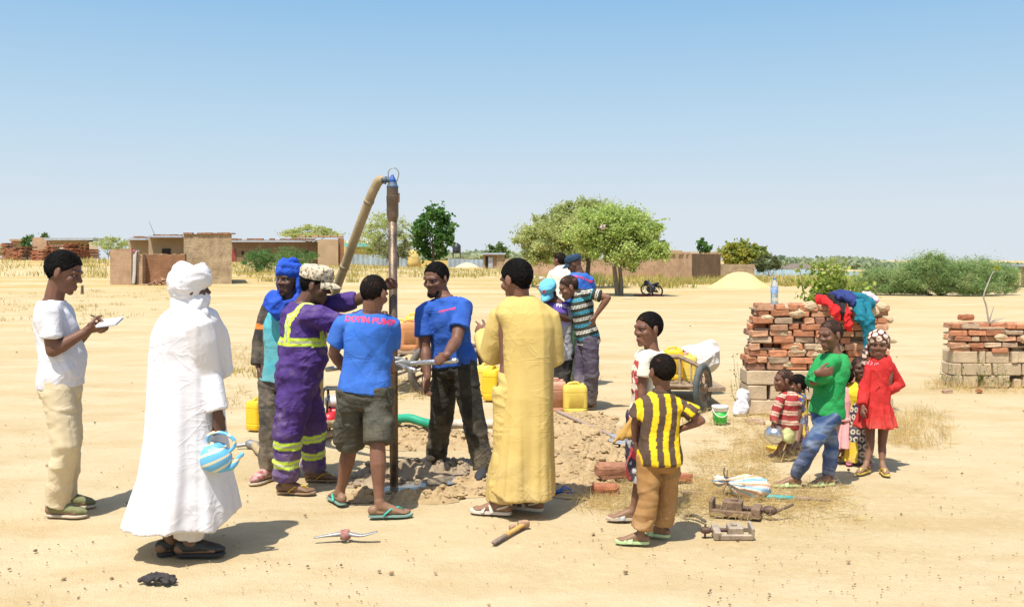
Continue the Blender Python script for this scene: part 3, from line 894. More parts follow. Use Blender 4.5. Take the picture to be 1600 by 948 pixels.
for t0 in (1,):
    m.rings([p.ring(t, p.sec(t)[0]+.024, p.sec(t)[1]+.024, p.sec(t)[2]) for t in (-.20,-.12,-.04,.06,.16,.28,.40,.52,.65,.78)] + [p.ring(.88, p.sec(.88)[0]+.022, p.sec(.88)[1]+.022, -.01), p.ring(.96, .105, .10, -.01), p.ring(1.02, .082, .088, .0)])
p.sleeve(m, 0, 1.80, .090, .070, .012); p.sleeve(m, 1, 1.0, .088, .064, .01)
for (H, K, A, fy) in p.legs:
    m.tube([H+V3(0,0,.03), lerp(H,K,.3), lerp(H,K,.7), K, lerp(K,A,.35), lerp(K,A,.7), lerp(K,A,.93)], [.135,.132,.118,.108,.100,.095,.090], 18, round_ends=False)
m.tube([p.ring(.1,.001,.001)[0] + p.rs*.0, p.ring(.12,.001,.001)[0]], .15, 12)
for kx in (0,1):
    l, f = p.lat(.3); m.ell(p.P + p.up*p.L*.18, (.185,.175,.075), frame(l, f, p.up))
p.finish('coverall', m, cloth('coverall_cotton', (1,1,1), attr=True, wr=.5, rough=.8), .010, 3, [((8,8,2.2),.008,3,25), ((4,4,10),.012,4,-20), ((7,7,15),.007,5,18)], col=hv)
CAMO = newmat('camouflage_cotton')
def camo():
    m_, nt, b = CAMO; b.inputs['Roughness'].default_value = .9
    n = noise_node(nt, 42, 3, .7); r = ramp(nt, n.outputs['Fac'], [(.36,(.10,.08,.045)),(.44,(.50,.42,.29)),(.58,(.66,.57,.41)),(.70,(.36,.27,.15))]); r.color_ramp.interpolation = 'CONSTANT'
    lk(nt, r.outputs['Color'], b.inputs['Base Color']); n2 = noise_node(nt, 22, 3); bump(nt, b, n2.outputs['Fac'], .4, .01); return m_
def cap_part(p, mat, brim_mat=None, top=1.02, yb=-.02, brim=.34, drop=.0, name='cap', flat_top=False):
    m = MB(); h = p.hh
    rs = []
    n = 28; th = np.arange(n)*2*PI/n
    prof = [(.30,1.0),(.62,1.01),(.86,1.015),(.97,1.03),(1.0,1.0),(.92,.96),(.75,.97),(.5,.985),(.02,1.0)] 
    zs = [.66,.68,.74,.80,.86,.95,1.02,1.06,1.08] if flat_top else [.66,.68,.74,.81,.88,.97,1.03,1.07,1.085]
    rr = [1.0,1.03,1.04,1.05,1.04,.98 if flat_top else .90,.86 if flat_top else .70,.55 if flat_top else .40,.05]
    for z, r_ in zip(zs, rr):
        rs.append(np.array([p.H(.375*r_*math.cos(a), yb - .04 + .475*r_*math.sin(a), z + .035*max(0,math.sin(a))) for a in th]))
    m.rings(rs)
    o = p.finish(name, m, mat, .007, 1, [((12,12,18),.006,71)])
    b = MB(); lo = []; hi = []
    pts = []
    for a in np.linspace(-1.05, 1.05, 13):
        x = math.sin(a)*.345; y0 = yb - .04 + math.cos(a)*.46
        pts.append((x, y0, max(0, math.cos(a*1.35))))
    for k_, dz in ((0, .0), (.5, -.02), (1.0, -.07)):
        pass
    v = []; f = []
    for (x, y0, q) in pts:
        for j, u in enumerate((0, .35, .7, 1.0)):
            z = .70 + .03 - (.10+drop)*u - .16*(x/.34)**2*(.3+.7*u)
            v.append(p.H(x*(1+.03*u), y0 + brim*q*u, z))
    v = np.array(v); nrow = 4
    for i in range(12):
        for j in range(3): f.append((i*nrow+j, (i+1)*nrow+j, (i+1)*nrow+j+1, i*nrow+j+1))
    t = p.HM[:,2]*.010
    n0 = len(v); v2 = np.concatenate([v, v - t])
    f2 = f + [tuple(n0+i for i in q[::-1]) for q in f]
    for i in range(12):
        f2.append((i*nrow+3, (i+1)*nrow+3, n0+(i+1)*nrow+3, n0+i*nrow+3)); f2.append(((i+1)*nrow, i*nrow, n0+i*nrow, n0+(i+1)*nrow))
    b.add(v2, f2)
    obj('brim', b, brim_mat or mat, o)
    return o
cap_part(p, camo(), flat_top=True, drop=.02)
YS = solid('yellow_rubber', (.75,.50,.03), .6); BRS = solid('brown_foam_sole', (.33,.22,.12), .85, var=.3, scale=30)
for i in (0,1): p.sandal(i, BRS, YS, 'thong')
PURPLE = p

# ---- 5 back driller -----------------------------------------------------------
BLUE = cloth('blue_jersey', (.035,.155,.56), (.027,.12,.46), wr=.3, rough=.9)
p = Person('man seen from behind in blue printed T-shirt and cargo shorts', 6.72, None, 96, (581,487), (570,612), (585,459), 58, 62,
    legs=[((590,695,-.05), (588,807), 8), ((547,697,.02), (533,787), 118)],
    arms=[((607,556,.16), (612,574,.42), dict(kind='grip', d=(.1,1,-.1), pn=(-.95,.1,0))), ((521,552,.10), (548,588,.30), dict(kind='grip', d=(.5,1,-.1), pn=(.2,.2,-1)))],
    hpitch=-16, skin_m=SK2, bulk=1.0, sh=((611,506,.05), (537,506,.03)))
p.body(); p.hair(HAIR2, .004)
ts = p.shirt('tshirt', BLUE, (.70,.66), .015, .0, .010, .080, .078)
PINK = solid('hot_pink_print', (.80,.05,.13), .7, var=.15, bmp=0)
letters('lettering', 'DOYIN PUMP', .058, PINK, ts, W(573,499.5,6.55), V3(1,0,-.09), V3(0,-1,.12), ts)
SHORT = cloth('faded_olive_denim', (.070,.072,.055), (.035,.034,.026), wr=.6, nscale=5, dirt=((.10,.085,.055),.5,1.1,.6))
def pockets(m, p=p):
    for i, (H, K, A, fy) in enumerate(p.legs):
        o = 1 if i == 0 else -1
        c = lerp(H, K, .72) + p.rh*o*.075 + V3(0,-.02,0)
        m.bbox(c, (.06,.13,.17), None, .02)
        c = lerp(H, K, .16) + V3(0,-.095,0) + p.rh*o*.01
        m.bbox(c, (.13,.03,.14), None, .012); m.bbox(c + V3(0,-.012,.07), (.14,.02,.05), None, .008)
p.trousers('shorts', SHORT, (.49,.50), infl=.012, r=(.106,.098,.1,.1), extra=pockets, top=.07)
TEAL = solid('teal_rubber', (.02,.42,.33), .55)
FSOLE = solid('grey_foam_sole', (.22,.36,.30), .8, var=.3)
for i in (0,1): p.sandal(i, FSOLE, TEAL, 'thong')
BACKD = p

# ---- 6 front driller ------------------------------------------------------------
p = Person('bearded man in blue T-shirt and black trousers holding the pipe wrench', 7.78, None, -128, (694,464), (709,566), (681,436), 53, -122,
    legs=[((690,645,-.05), (684,730), -150), ((738,648,.0), (757,745), -100)],
    arms=[((664,543,-.05), (668,590,-.16), dict(kind='relax', d=(-.1,-.1,-1), pn=(.7,-.4,.0))), ((713,532,-.26), (697,555,-.47), dict(kind='fist', d=(-.78,.05,-.52), pn=(-.35,.70,-.6)))],
    hpitch=-12, skin_m=SK1, bulk=1.10, arm=1.15, sh=((661,487,-.02), (724,477,-.10)), feet='shoe')
p.body(); p.eyes(); p.hair(HAIR, .006, top=.83)
m = MB(); m.tube([p.H(-.16,.20,.16), p.H(-.1,.30,.075), p.H(0,.345,.055), p.H(.1,.30,.075), p.H(.16,.20,.16)], [.05*p.hh,.06*p.hh,.062*p.hh,.06*p.hh,.05*p.hh], 10)
p.finish('beard', m, HAIR2, .006, 1)
BLUED = cloth('deep_blue_jersey', (.022,.10,.42), (.016,.078,.34), wr=.4, rough=.9)
ts = p.shirt('tshirt', BLUED, (.68,.66), .014, -.05, .010, .082, .080)
letters('lettering', 'DOYIN PUMP', .026, PINK, ts, W(697,484,7.6), V3(1,.0,.20), nrm(V3(-.25,-1,.1)), ts)
BLKT = cloth('faded_black_denim', (.020,.021,.018), (.011,.011,.010), wr=.5, dirt=((.12,.105,.07),.3,1.0,.5))
p.trousers('trousers', BLKT, (1.0,1.0), infl=.014, r=(.108,.092,.088,.085), bag=.004)
for i in (0,1): p.shoe(i, BLACK_SOLE, BLACK_SOLE, 'shoe')
FRONTD = p

# ---- 7 boubou --------------------------------------------------------------------
BOU = cloth('ochre_brocade', (.60,.44,.145), (.55,.395,.12), wr=.3, nscale=5)
p = Person('man in long ochre yellow tunic seen from behind', 6.62, None, 98, (813,467), (815,610), (806,437), 64, 138,
    legs=[((838,700), (838,797), 152), ((795,700), (788,803), 165)],
    arms=[((866,556,.05), (835,560,.30), {}), ((768,550,.12), (757,520,.34), dict(kind='point', d=(-.5,.55,.28), pn=(.75,.5,-.3)))],
    hpitch=-14, skin_m=SK2, bulk=1.05, scale=1.0, sh=((857,496,.02), (783,494,.03)))
p.body(); p.hair(HAIR, .007, back=.20)
m = MB()
robe_rings(m, 6.62, [(462,794,834,.075,0),(468,786,842,.10,0),(476,776,852,.125,.0),(490,770,864,.15,.0),(510,779,868,.165,0),(560,782,866,.165,.0),(620,781,866,.18,0),(680,774,867,.20,.01),(730,768,868,.21,.01),(774,763,869,.215,.01)],
           hem=lambda x, y, t: .05*max(0,t-.85)/.15*np.clip(-(x+.05)/.1,0,1), amp=.014, seed=9, ks=(6,10,17), p=2.6, start=.4)
p.sleeve(m, 1, 1.90, .094, .080, .03); p.sleeve(m, 0, 1.85, .088, .072, .02)
m.tube([W(788,665,6.66), W(780,705,6.72), W(771,740,6.76), W(766,775,6.78)], [(.04,.10),(.045,.13),(.04,.14),(.035,.15)], 14, flat=V3(0,1,0), round_ends=False)
p.finish('tunic', m, BOU, .010, 2, ROBEF)
m = MB(); c = lerp(p.N, p.hc, .18); m.tube([p.N - p.up*.005 + V3(0,0,-.02), p.N + p.up*.012 + V3(0,.01,0)], [.088,.078], 18, round_ends=False)
p.finish('collar', m, BOU, .007, 1)
p.trousers('trousers', BOU, (.98,.98), r=(.11,.10,.10,.10))
WSTR = solid('white_strap', (.62,.56,.47), .7); 
for i in (0,1): p.sandal(i, WSTR, WSTR, 'cross', .02, 'sandal')
BOUB = p

# ---- 8 cap boy ---------------------------------------------------------------------
p = Person('young man in light blue cap and grey and navy sports shirt looking down', 11.4, None, -95, (874,472), (874,552), (857,457), 34, -112,
    legs=[((867,595), (866,637,11.35), -110), ((880,595), (877,638,11.4), -85)],
    arms=[((851,502,-.05), (862,497,-.26), dict(kind='hook')), ((893,503,-.02), (866,490,-.27), dict(kind='hook', d=(-1,-.3,-.1)))],
    hpitch=-34, skin_m=SK3, scale=.93, bulk=1.0, vox=.008, sh=((852,478,0), (894,478,0)), feet='shoe')
p.body()
def fw(V, p=p):
    c = np.empty((len(V),3)); c[:] = (.33,.33,.35)
    q = V - p.P; t = q@p.up/p.L; l, f = p.lat(.7); x = q@l; y = q@f
    c[(t > .60) & (np.abs(x) < .16)] = (.035,.028,.045); c[(t > .80)] = (.10,.055,.27)
    c[(np.abs(t-.60) < .045) & (np.abs(x) < .15) & (y > 0)] = (.30,.26,.55)
    for S, E, Wr, _ in p.arms:
        ab = E-S; s_ = ((V-S)@ab)/(ab@ab); d = np.linalg.norm(V-(S+s_[:,None]*ab), axis=1)
        k = (d < .10) & (s_ > .05); c[k] = (.36,.36,.38); st = k & (np.abs(y) < .012); c[st] = (.12,.09,.25)
    return c
ts = p.shirt('sports_shirt', cloth('sports_knit', (1,1,1), attr=True, wr=.3), (.75,.75), .018, -.12, .01, .076, .074, col=fw, vox=.010)
WPRINT = solid('white_print', (.8,.8,.8), .7, bmp=0)
letters('lettering', 'FWC', .055, WPRINT, ts, W(878,477,11.2), V3(1,0,-.12), V3(0,-1,.1), ts, .004)
tr = p.trousers('track_trousers', cloth('black_track', (.018,.018,.020), wr=.3), (.98,.98), r=(.10,.085,.075,.07), vox=.011)
letters('emblem', '▲', .07, solid('lime_print', (.45,.75,.05), .7, bmp=0), tr, W(869,541,11.2), V3(1,0,.1), V3(0,-1,.05), tr, .004)
LB = cloth('light_blue_twill', (.10,.42,.62), (.16,.44,.58), wr=.3)
ck = cap_part(p, LB, drop=.06, brim=.36)
bm_ = MB(); 
for k_, a in enumerate((90, 210, 330)):
    d = V3(math.cos(R(a)), 0, math.sin(R(a)))
    c = V3(0, .468, .875) + d*.055
    bm_.rings([np.array([p.H(*(c + V3(u,dy,v))) for u, v in ((0,-.05),(.045,0),(0,.05),(-.045,0))]) for dy in (-.03,.02)])
obj('emblem', bm_, solid('red_thread', (.6,.04,.04), .8, bmp=0), ck)
for i in (0,1): p.shoe(i, BLACK_SOLE, BLACK_SOLE, 'shoe')

# ---- 9 white robed man behind ----------------------------------------------------------
CREAMC = cloth('cream_cotton', (.74,.68,.56), (.68,.62,.50), wr=.35)
p = Person('man in pale cream robe seen from behind near the tree', 14.9, None, 118, (879,418), (880,490), (874,407), 25, 135,
    legs=[((888,535), (882,580), 110), ((868,535), (868,581), 125)],
    arms=[((900,455,.1), (890,470,.35), {}), ((860,450,.12), (850,452,.35), dict(kind='relax', d=(-1,.3,.05), pn=(0,.3,1)))],
    skin_m=SK2, vox=.012, scale=1.0, sh=((893,427), (865,427)))
p.body(); p.hair(HAIR2, .008)
m = MB(); robe_rings(m, 14.9, [(413,873,886,.07),(418,866,892,.11),(430,861,897,.16),(470,862,897,.18),(520,859,902,.22),(572,856,906,.26)], amp=.04, seed=12, ks=(6,9,13), n=70)
p.sleeve(m, 1, 1.75, .10, .09, .03); p.sleeve(m, 0, 1.7, .1, .08)
p.finish('robe', m, CREAMC, .018, 2, ROBEF)
for i in (0,1): p.shoe(i, solid('brown_leather', (.11,.05,.03), .7), BRS, 'shoe')

# ---- 10 blue shirt, dark cap, behind the striped polo -------------------------------------
p = Person('man in blue shirt, green trousers and dark cap, hidden behind the striped polo', 13.2, None, 120, (905,425), (904,500), (897,413), 27, 165,
    legs=[((906,550), (910,603), 120), ((890,550), (893,605), 140)],
    arms=[((922,455,.1), (915,480,.2), {}), ((888,455,.05), (884,480,.15), {})],
    hpitch=-25, skin_m=SK3, vox=.012, bulk=1.15, sh=((922,437), (889,437)), feet='shoe')
p.body()
ts = p.shirt('tshirt', BLUE, (.8,.8), .02, -.1, .01, .08, .08, vox=.014)
letters('lettering', 'DOYIN PUMP', .05, PINK, ts, W(913,434,13.0), V3(1,0,-.25), V3(.1,-1,.2), ts, .005)
p.trousers('trousers', cloth('bottle_green_cotton', (.045,.10,.045), wr=.4), (.98,.98), vox=.014)
cap_part(p, cloth('dark_petrol_knit', (.012,.045,.085), wr=.4), drop=.03)
for i in (0,1): p.shoe(i, BLACK_SOLE, BLACK_SOLE, 'shoe')

# ---- 11 striped polo ------------------------------------------------------------------------
p = Person('man in black polo with blue and white stripes, hand on hip', 11.25, None, 192, (906,455), (918,528), (888,449), 37, 192,
    legs=[((908,582,.1), (906,640), 195), ((925,582,-.05), (924,638), 185)],
    arms=[((890,495,.15), (885,520,.1), {}), ((950,465,-.22), (930,494,-.20), dict(kind='relax', d=(-.3,-.1,-1), pn=(-.8,.5,.1)))],
    hpitch=-20, skin_m=SK2, scale=.95, bulk=.97, vox=.008, sh=(None, (921,458,-.17)), feet='shoe')
p.body(); p.eyes(); p.hair(SHAV, .003)
def polo(V, p=p):
    c = np.empty((len(V),3)); c[:] = (.032,.036,.026)
    q = V - p.P; t = q@p.up
    u = t + .10*(q@p.lat(.5)[1])
    S, E, Wr, _ = p.arms[1]; ab = E-S; s_ = ((V-S)@ab)/(ab@ab); d = np.linalg.norm(V-(S+s_[:,None]*ab), axis=1)
    arm = (d < .10) & (s_ > .12); u = np.where(arm, s_*np.linalg.norm(ab), u)
    w = (u/.15) % 1.0
    for o, col in ((.0,(.04,.42,.60)), (.5,(.72,.68,.58))):
        for e in (.06, .20):
            c[np.abs(w - o - e) < .033] = col
    return c
p.shirt('polo_shirt', cloth('polo_knit', (1,1,1), attr=True, wr=.3), (.55,.62), .016, -.12, .01, .075, .072, col=polo, vox=.008, smooth=3)
m = MB(); m.tube([p.N - p.up*.03, p.N + p.up*.02], [.082,.068], 16, round_ends=False); p.finish('collar', m, cloth('polo_collar', (.03,.034,.024)), .009, 1)
p.trousers('trousers', cloth('slate_purple_cotton', (.085,.072,.115), (.06,.05,.085), wr=.5, dirt=((.2,.16,.13),0,.5,.6)), (.99,.99), r=(.105,.09,.085,.08))
for i in (0,1): p.shoe(i, solid('dusty_brown_leather', (.10,.06,.045), .8), BRS, 'shoe')

# ---- 12 boy in cream T-shirt -------------------------------------------------------------------
p = Person('boy in cream T-shirt and navy shorts looking back over his shoulder', 6.5, None, 205, (1019,546), (1010,652), (1012,514), 54, -152,
    legs=[((1000,735,.1), (1006,806), 185), ((1000,735,-.03), (993,812), 178)],
    arms=[((1016,606,.16), (1014,640,.12), dict(kind='grip')), ((1003,606,-.14), (1003,645,-.16), dict(kind='hook', d=(-.3,-.1,-1), pn=(0,.8,0)))],
    hpitch=-2, skin_m=SK4, scale=.80, bulk=.92, sh=(None, (1006,560,-.13)), feet='bare', arm=.88, leg=.85)
p.body(); p.eyes(); p.hair(HAIR, .006)
def rp(V, p=p):
    c = np.empty((len(V),3)); c[:] = (.78,.70,.55)
    q = V - p.P; l, f = p.lat(.6); y = q@f; x = q@l; t = q@p.up/p.L
    n = fbm((V-p.O)*30, 4, 2)
    c[(y > .085) & (np.abs(x) < .11) & (t < .85) & (n > .46)] = (.42,.05,.05)
    return c
p.shirt('tshirt', cloth('cream_jersey', (1,1,1), attr=True, wr=.3), (.5,.62), .016, -.10, .01, .078, .078, col=rp)
def nav(V, p=p):
    c = np.empty((len(V),3)); c[:] = (.030,.026,.060)
    q = V - p.O; n = fbm(q*14, 8, 2); c[(n > .60) & (q[:,2] < .75)] = (.55,.06,.07); c[(n < .36) & (q[:,2] < .6)] = (.6,.6,.6)
    return c
p.trousers('long_shorts', cloth('navy_print', (1,1,1), attr=True, wr=.4), (.62,.62), infl=.02, r=(.12,.115,.11,.11), col=nav)
for i in (0,1): p.sandal(i, ROPE_SOLE, solid('white_grey_strap', (.6,.58,.55), .6, var=.5, scale=40), 'slide', .018, 'sandal')
BOYC = p

# ---- 13 boy in yellow stripes ----------------------------------------------------------------------
YEL = (.80,.55,.012); BRN = (.085,.050,.033)
p = Person('boy in yellow and brown striped shirt and rolled tan trousers, hand on hip', 5.95, None, 102, (1034,612), (1030,716), (1034,580), 55, 112,
    legs=[((1042,775), (1038,838), 158), ((1013,778), (1005,849), 172)],
    arms=[((1096,657,-.02), (1058,672,.02), dict(kind='relax', d=(-1,.2,.1), pn=(0,.6,.0))), ((992,660,.02), (993,690,.06), dict(kind='relax', d=(.05,.1,-1), pn=(1,.2,0)))],
    hpitch=-4, skin_m=SK4, scale=.70, bulk=1.0, sh=((1066,634), (1003,634)), arm=.92, leg=.95, vox=.006)
p.body(); p.hair(HAIR2, .006)
def ys(V, p=p):
    c = np.empty((len(V),3)); c[:] = BRN
    q = V - p.P; l, f = p.lat(.6); x = q@l
    S, E, Wr, _ = p.arms[0]; ab = nrm(E-S); side = nrm(np.cross(ab, V3(0,1,0)))
    s_ = (V-S)@ab; d = np.linalg.norm((V-S) - np.outer(s_, ab), axis=1)
    arm = (s_ > .02) & (d < .09); u = np.where(arm, (V-S)@side*1.2 + .02, x)
    w = ((u + .01 + .008*np.sin((q[:,2])*16)) / .078) % 1.0
    c[w < .46] = YEL
    return c
p.shirt('striped_shirt', cloth('stripe_cotton', (1,1,1), attr=True, wr=.3), (.60,.66), .017, -.06, .012, .078, .080, col=ys, vox=.007, smooth=3)
m = MB(); m.tube([p.N - p.up*.015, p.N + p.up*.02], [.064,.056], 18, round_ends=False); p.finish('collar', m, cloth('brown_collar', BRN), .007, 1)
TAN = cloth('tan_cotton', (.36,.185,.060), (.30,.15,.045), wr=.45)
p.trousers('trousers', TAN, (.90,.90), infl=.013, r=(.106,.094,.090,.088), vox=.007)
for (e_, d_, r_) in p.tends:
    m = MB(); m.tube([e_ - d_*.075, e_ - d_*.07, e_ + d_*.003, e_ + d_*.004], [r_*.98, r_*1.10, r_*1.10, r_*.98], 18, round_ends=False)
    p.finish('trouser_cuff', m, TAN, .007, 1, [((9,9,9),.006,4)])
MINT = solid('mint_rubber', (.50,.66,.32), .5, var=.15)
for i in (0,1): p.sandal(i, MINT, MINT, 'slide', .016, 'slide_sandal', 1.05)
BOYY = p

# ---- 14 boy in green -----------------------------------------------------------------------------------
p = Person('boy in green long sleeved shirt and faded jeans with folded arms', 7.42, None, 200, (1306,551), (1291,646), (1297,523), 47, -154,
    legs=[((1300,695,.06), (1296,757), 192), ((1267,697,-.05), (1244,759), 183)],
    arms=[((1268,596,.08), (1279,582,-.19), dict(kind='relax', d=(1,-.12,.12), pn=(-.1,1,0), k=.85)), ((1270,597,-.13), (1299,585,-.10), dict(kind='relax', d=(1,.4,.1)))],
    hpitch=-6, skin_m=SK4, scale=.75, bulk=.98, sh=(None, (1303,563,-.11)), arm=.9, leg=.92)
p.body(); p.eyes(); p.hair(SHAV, .003, top=.84)
GRN = cloth('green_jersey', (.012,.30,.075), (.010,.24,.06), wr=.4)
p.shirt('long_sleeve_shirt', GRN, (1.86,1.93), .016, -.02, .012, .072, .058, vox=.008)
def jean(V, p=p):
    q = V - p.O
    n = np.maximum(ridged((q@rotm('Y',35).T)*V3(4,4,11), 12), ridged((q@rotm('Y',-12).T)*V3(4,4,22), 15)*(q[:,2] < .5)); n2 = fbm(q*V3(6,6,6), 3, 3)
    c = np.array((.026,.070,.185))*(.55 + .8*n2)[:,None]
    k = .5*np.clip((n - .35)*1.3, 0, 1)*np.clip((n2-.38)*5, 0, 1)
    return c*(1-k[:,None]) + np.array((.34,.42,.50))*k[:,None]
p.trousers('jeans', cloth('stonewashed_denim', (1,1,1), attr=True, wr=.6), (.97,.97), infl=.014, r=(.100,.082,.070,.060), col=jean, vox=.007)
for i in (0,1): p.sandal(i, MINT, MINT, 'slide', .016, 'slide_sandal', 1.1)

# ---- 15 toddler with bowl -----------------------------------------------------------------------------------
p = Person('toddler in red and cream striped jumper and pale lime shorts', 8.42, None, 186, (1232,611), (1229,665), (1224,594), 36, 182,
    legs=[((1233,692,.05), (1230,713), 190), ((1222,692,-.03), (1214,717), 182)],
    arms=[((1224,640,.1), (1216,658,.1), {}), ((1212,644,-.1), (1208,662,-.12), dict(kind='hook', d=(.05,-.1,-1), pn=(.5,1,0)))],
    skin_m=SK1, scale=.50, bulk=1.12, vox=.006, sh=(None, (1219,622,-.07)), belly=.03)
p.body(); p.eyes(); p.hair(SHAV, .002, top=.84)
def rs_(V, p=p):
    c = np.empty((len(V),3)); c[:] = (.34,.022,.028)
    q = V - p.P; u = q@p.up
    S, E, Wr, _ = p.arms[1]; ab = Wr-S; s_ = ((V-S)@ab)/(ab@ab); d = np.linalg.norm(V-(S+s_[:,None]*ab), axis=1)
    arm = d < .045; u = np.where(arm, -s_*np.linalg.norm(ab)*1.0 + .02, u)
    w = (u/.085) % 1.0
    c[(w > .30) & (w < .72)] = (.66,.52,.38); c[np.abs(w-.51) < .07] = (.45,.18,.12)
    return c
p.shirt('striped_jumper', cloth('jumper_knit', (1,1,1), attr=True, wr=.3), (1.8,1.85), .015, -.05, .008, .082, .074, col=rs_, vox=.007)
p.trousers('shorts', cloth('lime_cotton', (.62,.66,.30), wr=.3), (.40,.40), infl=.014, r=(.13,.13,.13,.13), vox=.008)

# ---- 16 toddler behind --------------------------------------------------------------------------------------
p = Person('toddler in blue multicoloured print standing by the block wall', 8.95, None, 178, (1251,614), (1247,662), (1245,601), 33, 176,
    legs=[((1250,690,.04), (1246,706), 180), ((1244,690,-.03), (1240,708), 175)],
    arms=[((1248,640,.1), (1246,655,.1), {}), ((1250,642,-.08), (1246,662,-.08), dict(kind='relax'))],
    skin_m=SK1, scale=.47, bulk=1.05, vox=.006, sh=(None, (1250,624,-.06)))
p.body(); p.hair(HAIR, .008)
m = MB()
for q in ((-.1,-.42,.62),(.12,-.45,.5),(0,-.44,.35)): m.tube([p.H(*q), p.H(q[0],q[1]-.1,q[2]-.06), p.H(q[0],q[1]-.13,q[2]-.2)], [.035*p.hh,.03*p.hh,.02*p.hh], 6)
obj('braid', m, HAIR, p.ho)
def mult(V, p=p):
    n = fbm((V-p.O)*26, 5, 2); c = np.empty((len(V),3)); c[:] = (.03,.045,.17)
    c[n > .56] = (.55,.40,.05); c[(n > .47) & (n < .50)] = (.45,.05,.06); c[n < .36] = (.10,.25,.40); return c
m = MB(); k = 8.95/FPX
robe_rings(m, 8.95, [(612,1243,1257,.04),(617,1239,1260,.055),(635,1238,1260,.075),(660,1236,1262,.085),(694,1234,1263,.10)], amp=.012, n=50, seed=3)
p.sleeve(m, 1, .6, .085, .085)
p.finish('dress', m, cloth('wax_print', (1,1,1), attr=True, wr=.3), .008, 2, [((8,8,5),.012,3)], col=mult)

# ---- 17 pink dress -------------------------------------------------------------------------------------------
p = Person('small girl in pale pink dress half hidden behind the boy in green', 8.3, None, 130, (1318,606), (1316,660), (1317,589), 34, 140,
    legs=[((1318,700), (1321,722), 110), ((1308,700), (1309,722), 120)],
    arms=[((1330,640,.03), (1328,664,.02), dict(kind='relax')), ((1305,640,.05), (1303,660,.05), {})],
    skin_m=SK1, scale=.53, vox=.007, sh=((1327,617), None))
p.body(); p.hair(HAIR2, .007)
m = MB(); robe_rings(m, 8.3, [(602,1310,1326,.05),(607,1306,1330,.065),(625,1305,1331,.085),(652,1304,1330,.085),(660,1303,1330,.09),(698,1297,1329,.13)], amp=.014, n=60, seed=13, ks=(8,13,19))
p.sleeve(m, 0, .55, .088, .09); p.sleeve(m, 1, .55, .088, .09)
PKC = cloth('pale_pink_cotton', (.72,.36,.36), (.66,.32,.33), wr=.35)
p.finish('dress', m, PKC, .008, 2, [((8,8,3),.012,3)])
m = MB(); m.tube([p.P + V3(0,0,.02), p.P + V3(0,0,.05)], [(.108,.094)]*2, 20, flat=V3(0,1,0), round_ends=False); p.finish('waist_band', m, PKC, .007, 1)

# ---- 18 navy print girl ------------------------------------------------------------------------------------------
p = Person('small girl in yellow top and navy wrap printed with pale rings', 8.28, None, -95, (1342,598), (1338,655), (1344,575), 36, -97,
    legs=[((1332,700), (1327,722), -110), ((1348,700), (1350,722), -85)],
    arms=[((1325,632,.03), (1327,655,-.02), {}), ((1356,632,.03), (1356,655,.0), {})],
    skin_m=SK3, scale=.55, vox=.006)
p.body(); p.eyes(); p.hair(SHAV, .004)
p.shirt('tank_top', cloth('yellow_jersey', (.78,.62,.03), wr=.3), (0,0), .012, .0, .01, vox=.007, top=.86, neck=-.02)
_rg = np.random.default_rng(8); 
def rings_print(V, p=p):
    c = np.empty((len(V),3)); c[:] = (.022,.022,.055)
    q = V - p.O; a = np.arctan2(q[:,1]+.0, q[:,0])*.11; z = q[:,2]
    row = np.floor(z/.062); u = (a/.055 + .5*(row % 2)) % 1 - .5; v = (z/.062) % 1 - .5
    d = np.hypot(u*.055, v*.062)
    c[(d < .023)] = (.60,.56,.42); c[d < .011] = (.05,.05,.06)
    c[(z < .19) & (q[:,0] < -.03)] = (.72,.50,.03)
    return c
m = MB(); robe_rings(m, 8.28, [(622,1327,1352,.075),(640,1322,1356,.09),(660,1319,1358,.10),(700,1316,1360,.12),(719,1314,1361,.125)], amp=.012, n=70, seed=4)
p.finish('wrap_skirt', m, cloth('wax_print_rings', (1,1,1), attr=True, wr=.3), .006, 2, [((8,8,3),.010,3)], col=rings_print)
PKR = solid('pink_rubber', (.7,.2,.3), .6)
for i in (0,1): p.sandal(i, PKR, PKR, 'thong', .012)

# ---- 19 girl in red ------------------------------------------------------------------------------------------
p = Person('girl in red long sleeved dress and polka dot headscarf, hand on hip', 7.98, None, -118, (1379,560), (1370,645), (1373,539), 44, -112,
    legs=[((1360,695,-.02), (1355,737), -140), ((1378,695,.02), (1378,737), -95)],
    arms=[((1350,605,-.02), (1348,635,-.12), dict(kind='relax')), ((1405,600,.02), (1386,610,-.06), dict(kind='fist', d=(-1,-.2,0)))],
    skin_m=SK4, scale=.68, bulk=.95, leg=.88, arm=.9, sh=((1361,572,0), (1391,570,0)))
p.body(); p.eyes()
REDV = cloth('red_velour', (.52,.022,.022), (.44,.016,.016), wr=.35)
m = MB()
robe_rings(m, 7.98, [(556,1366,1390,.055),(561,1361,1392,.075),(575,1357,1393,.095),(600,1353,1390,.10),(630,1347,1390,.115),(634,1346,1391,.125),(650,1341,1395,.14),(666,1335,1399,.175)], amp=.024, n=110, seed=14, ks=(11,17,27), start=.62)
p.sleeve(m, 1, 1.9, .072, .058, .01); p.sleeve(m, 0, 1.9, .072, .058, .01)
dr = p.finish('dress', m, REDV, .0075, 2, [((6,6,2.5),.014,3), ((13,13,8),.005,7)])
sd = MB()
for k_ in range(26):
    a = RNG.random()*6.28; r_ = .018*math.sqrt(RNG.random()) if k_ > 10 else .019
    q = W(1370,570,7.80) + V3(r_*math.cos(a), 0, r_*math.sin(a)*.9)
    sd.ell(q, (.0052,.003,.0052), None, 6, 4)
Vd, Qd = p.last
bv = BVHTree.FromPolygons([tuple(v) for v in Vd], [tuple(int(i) for i in q) for q in Qd])
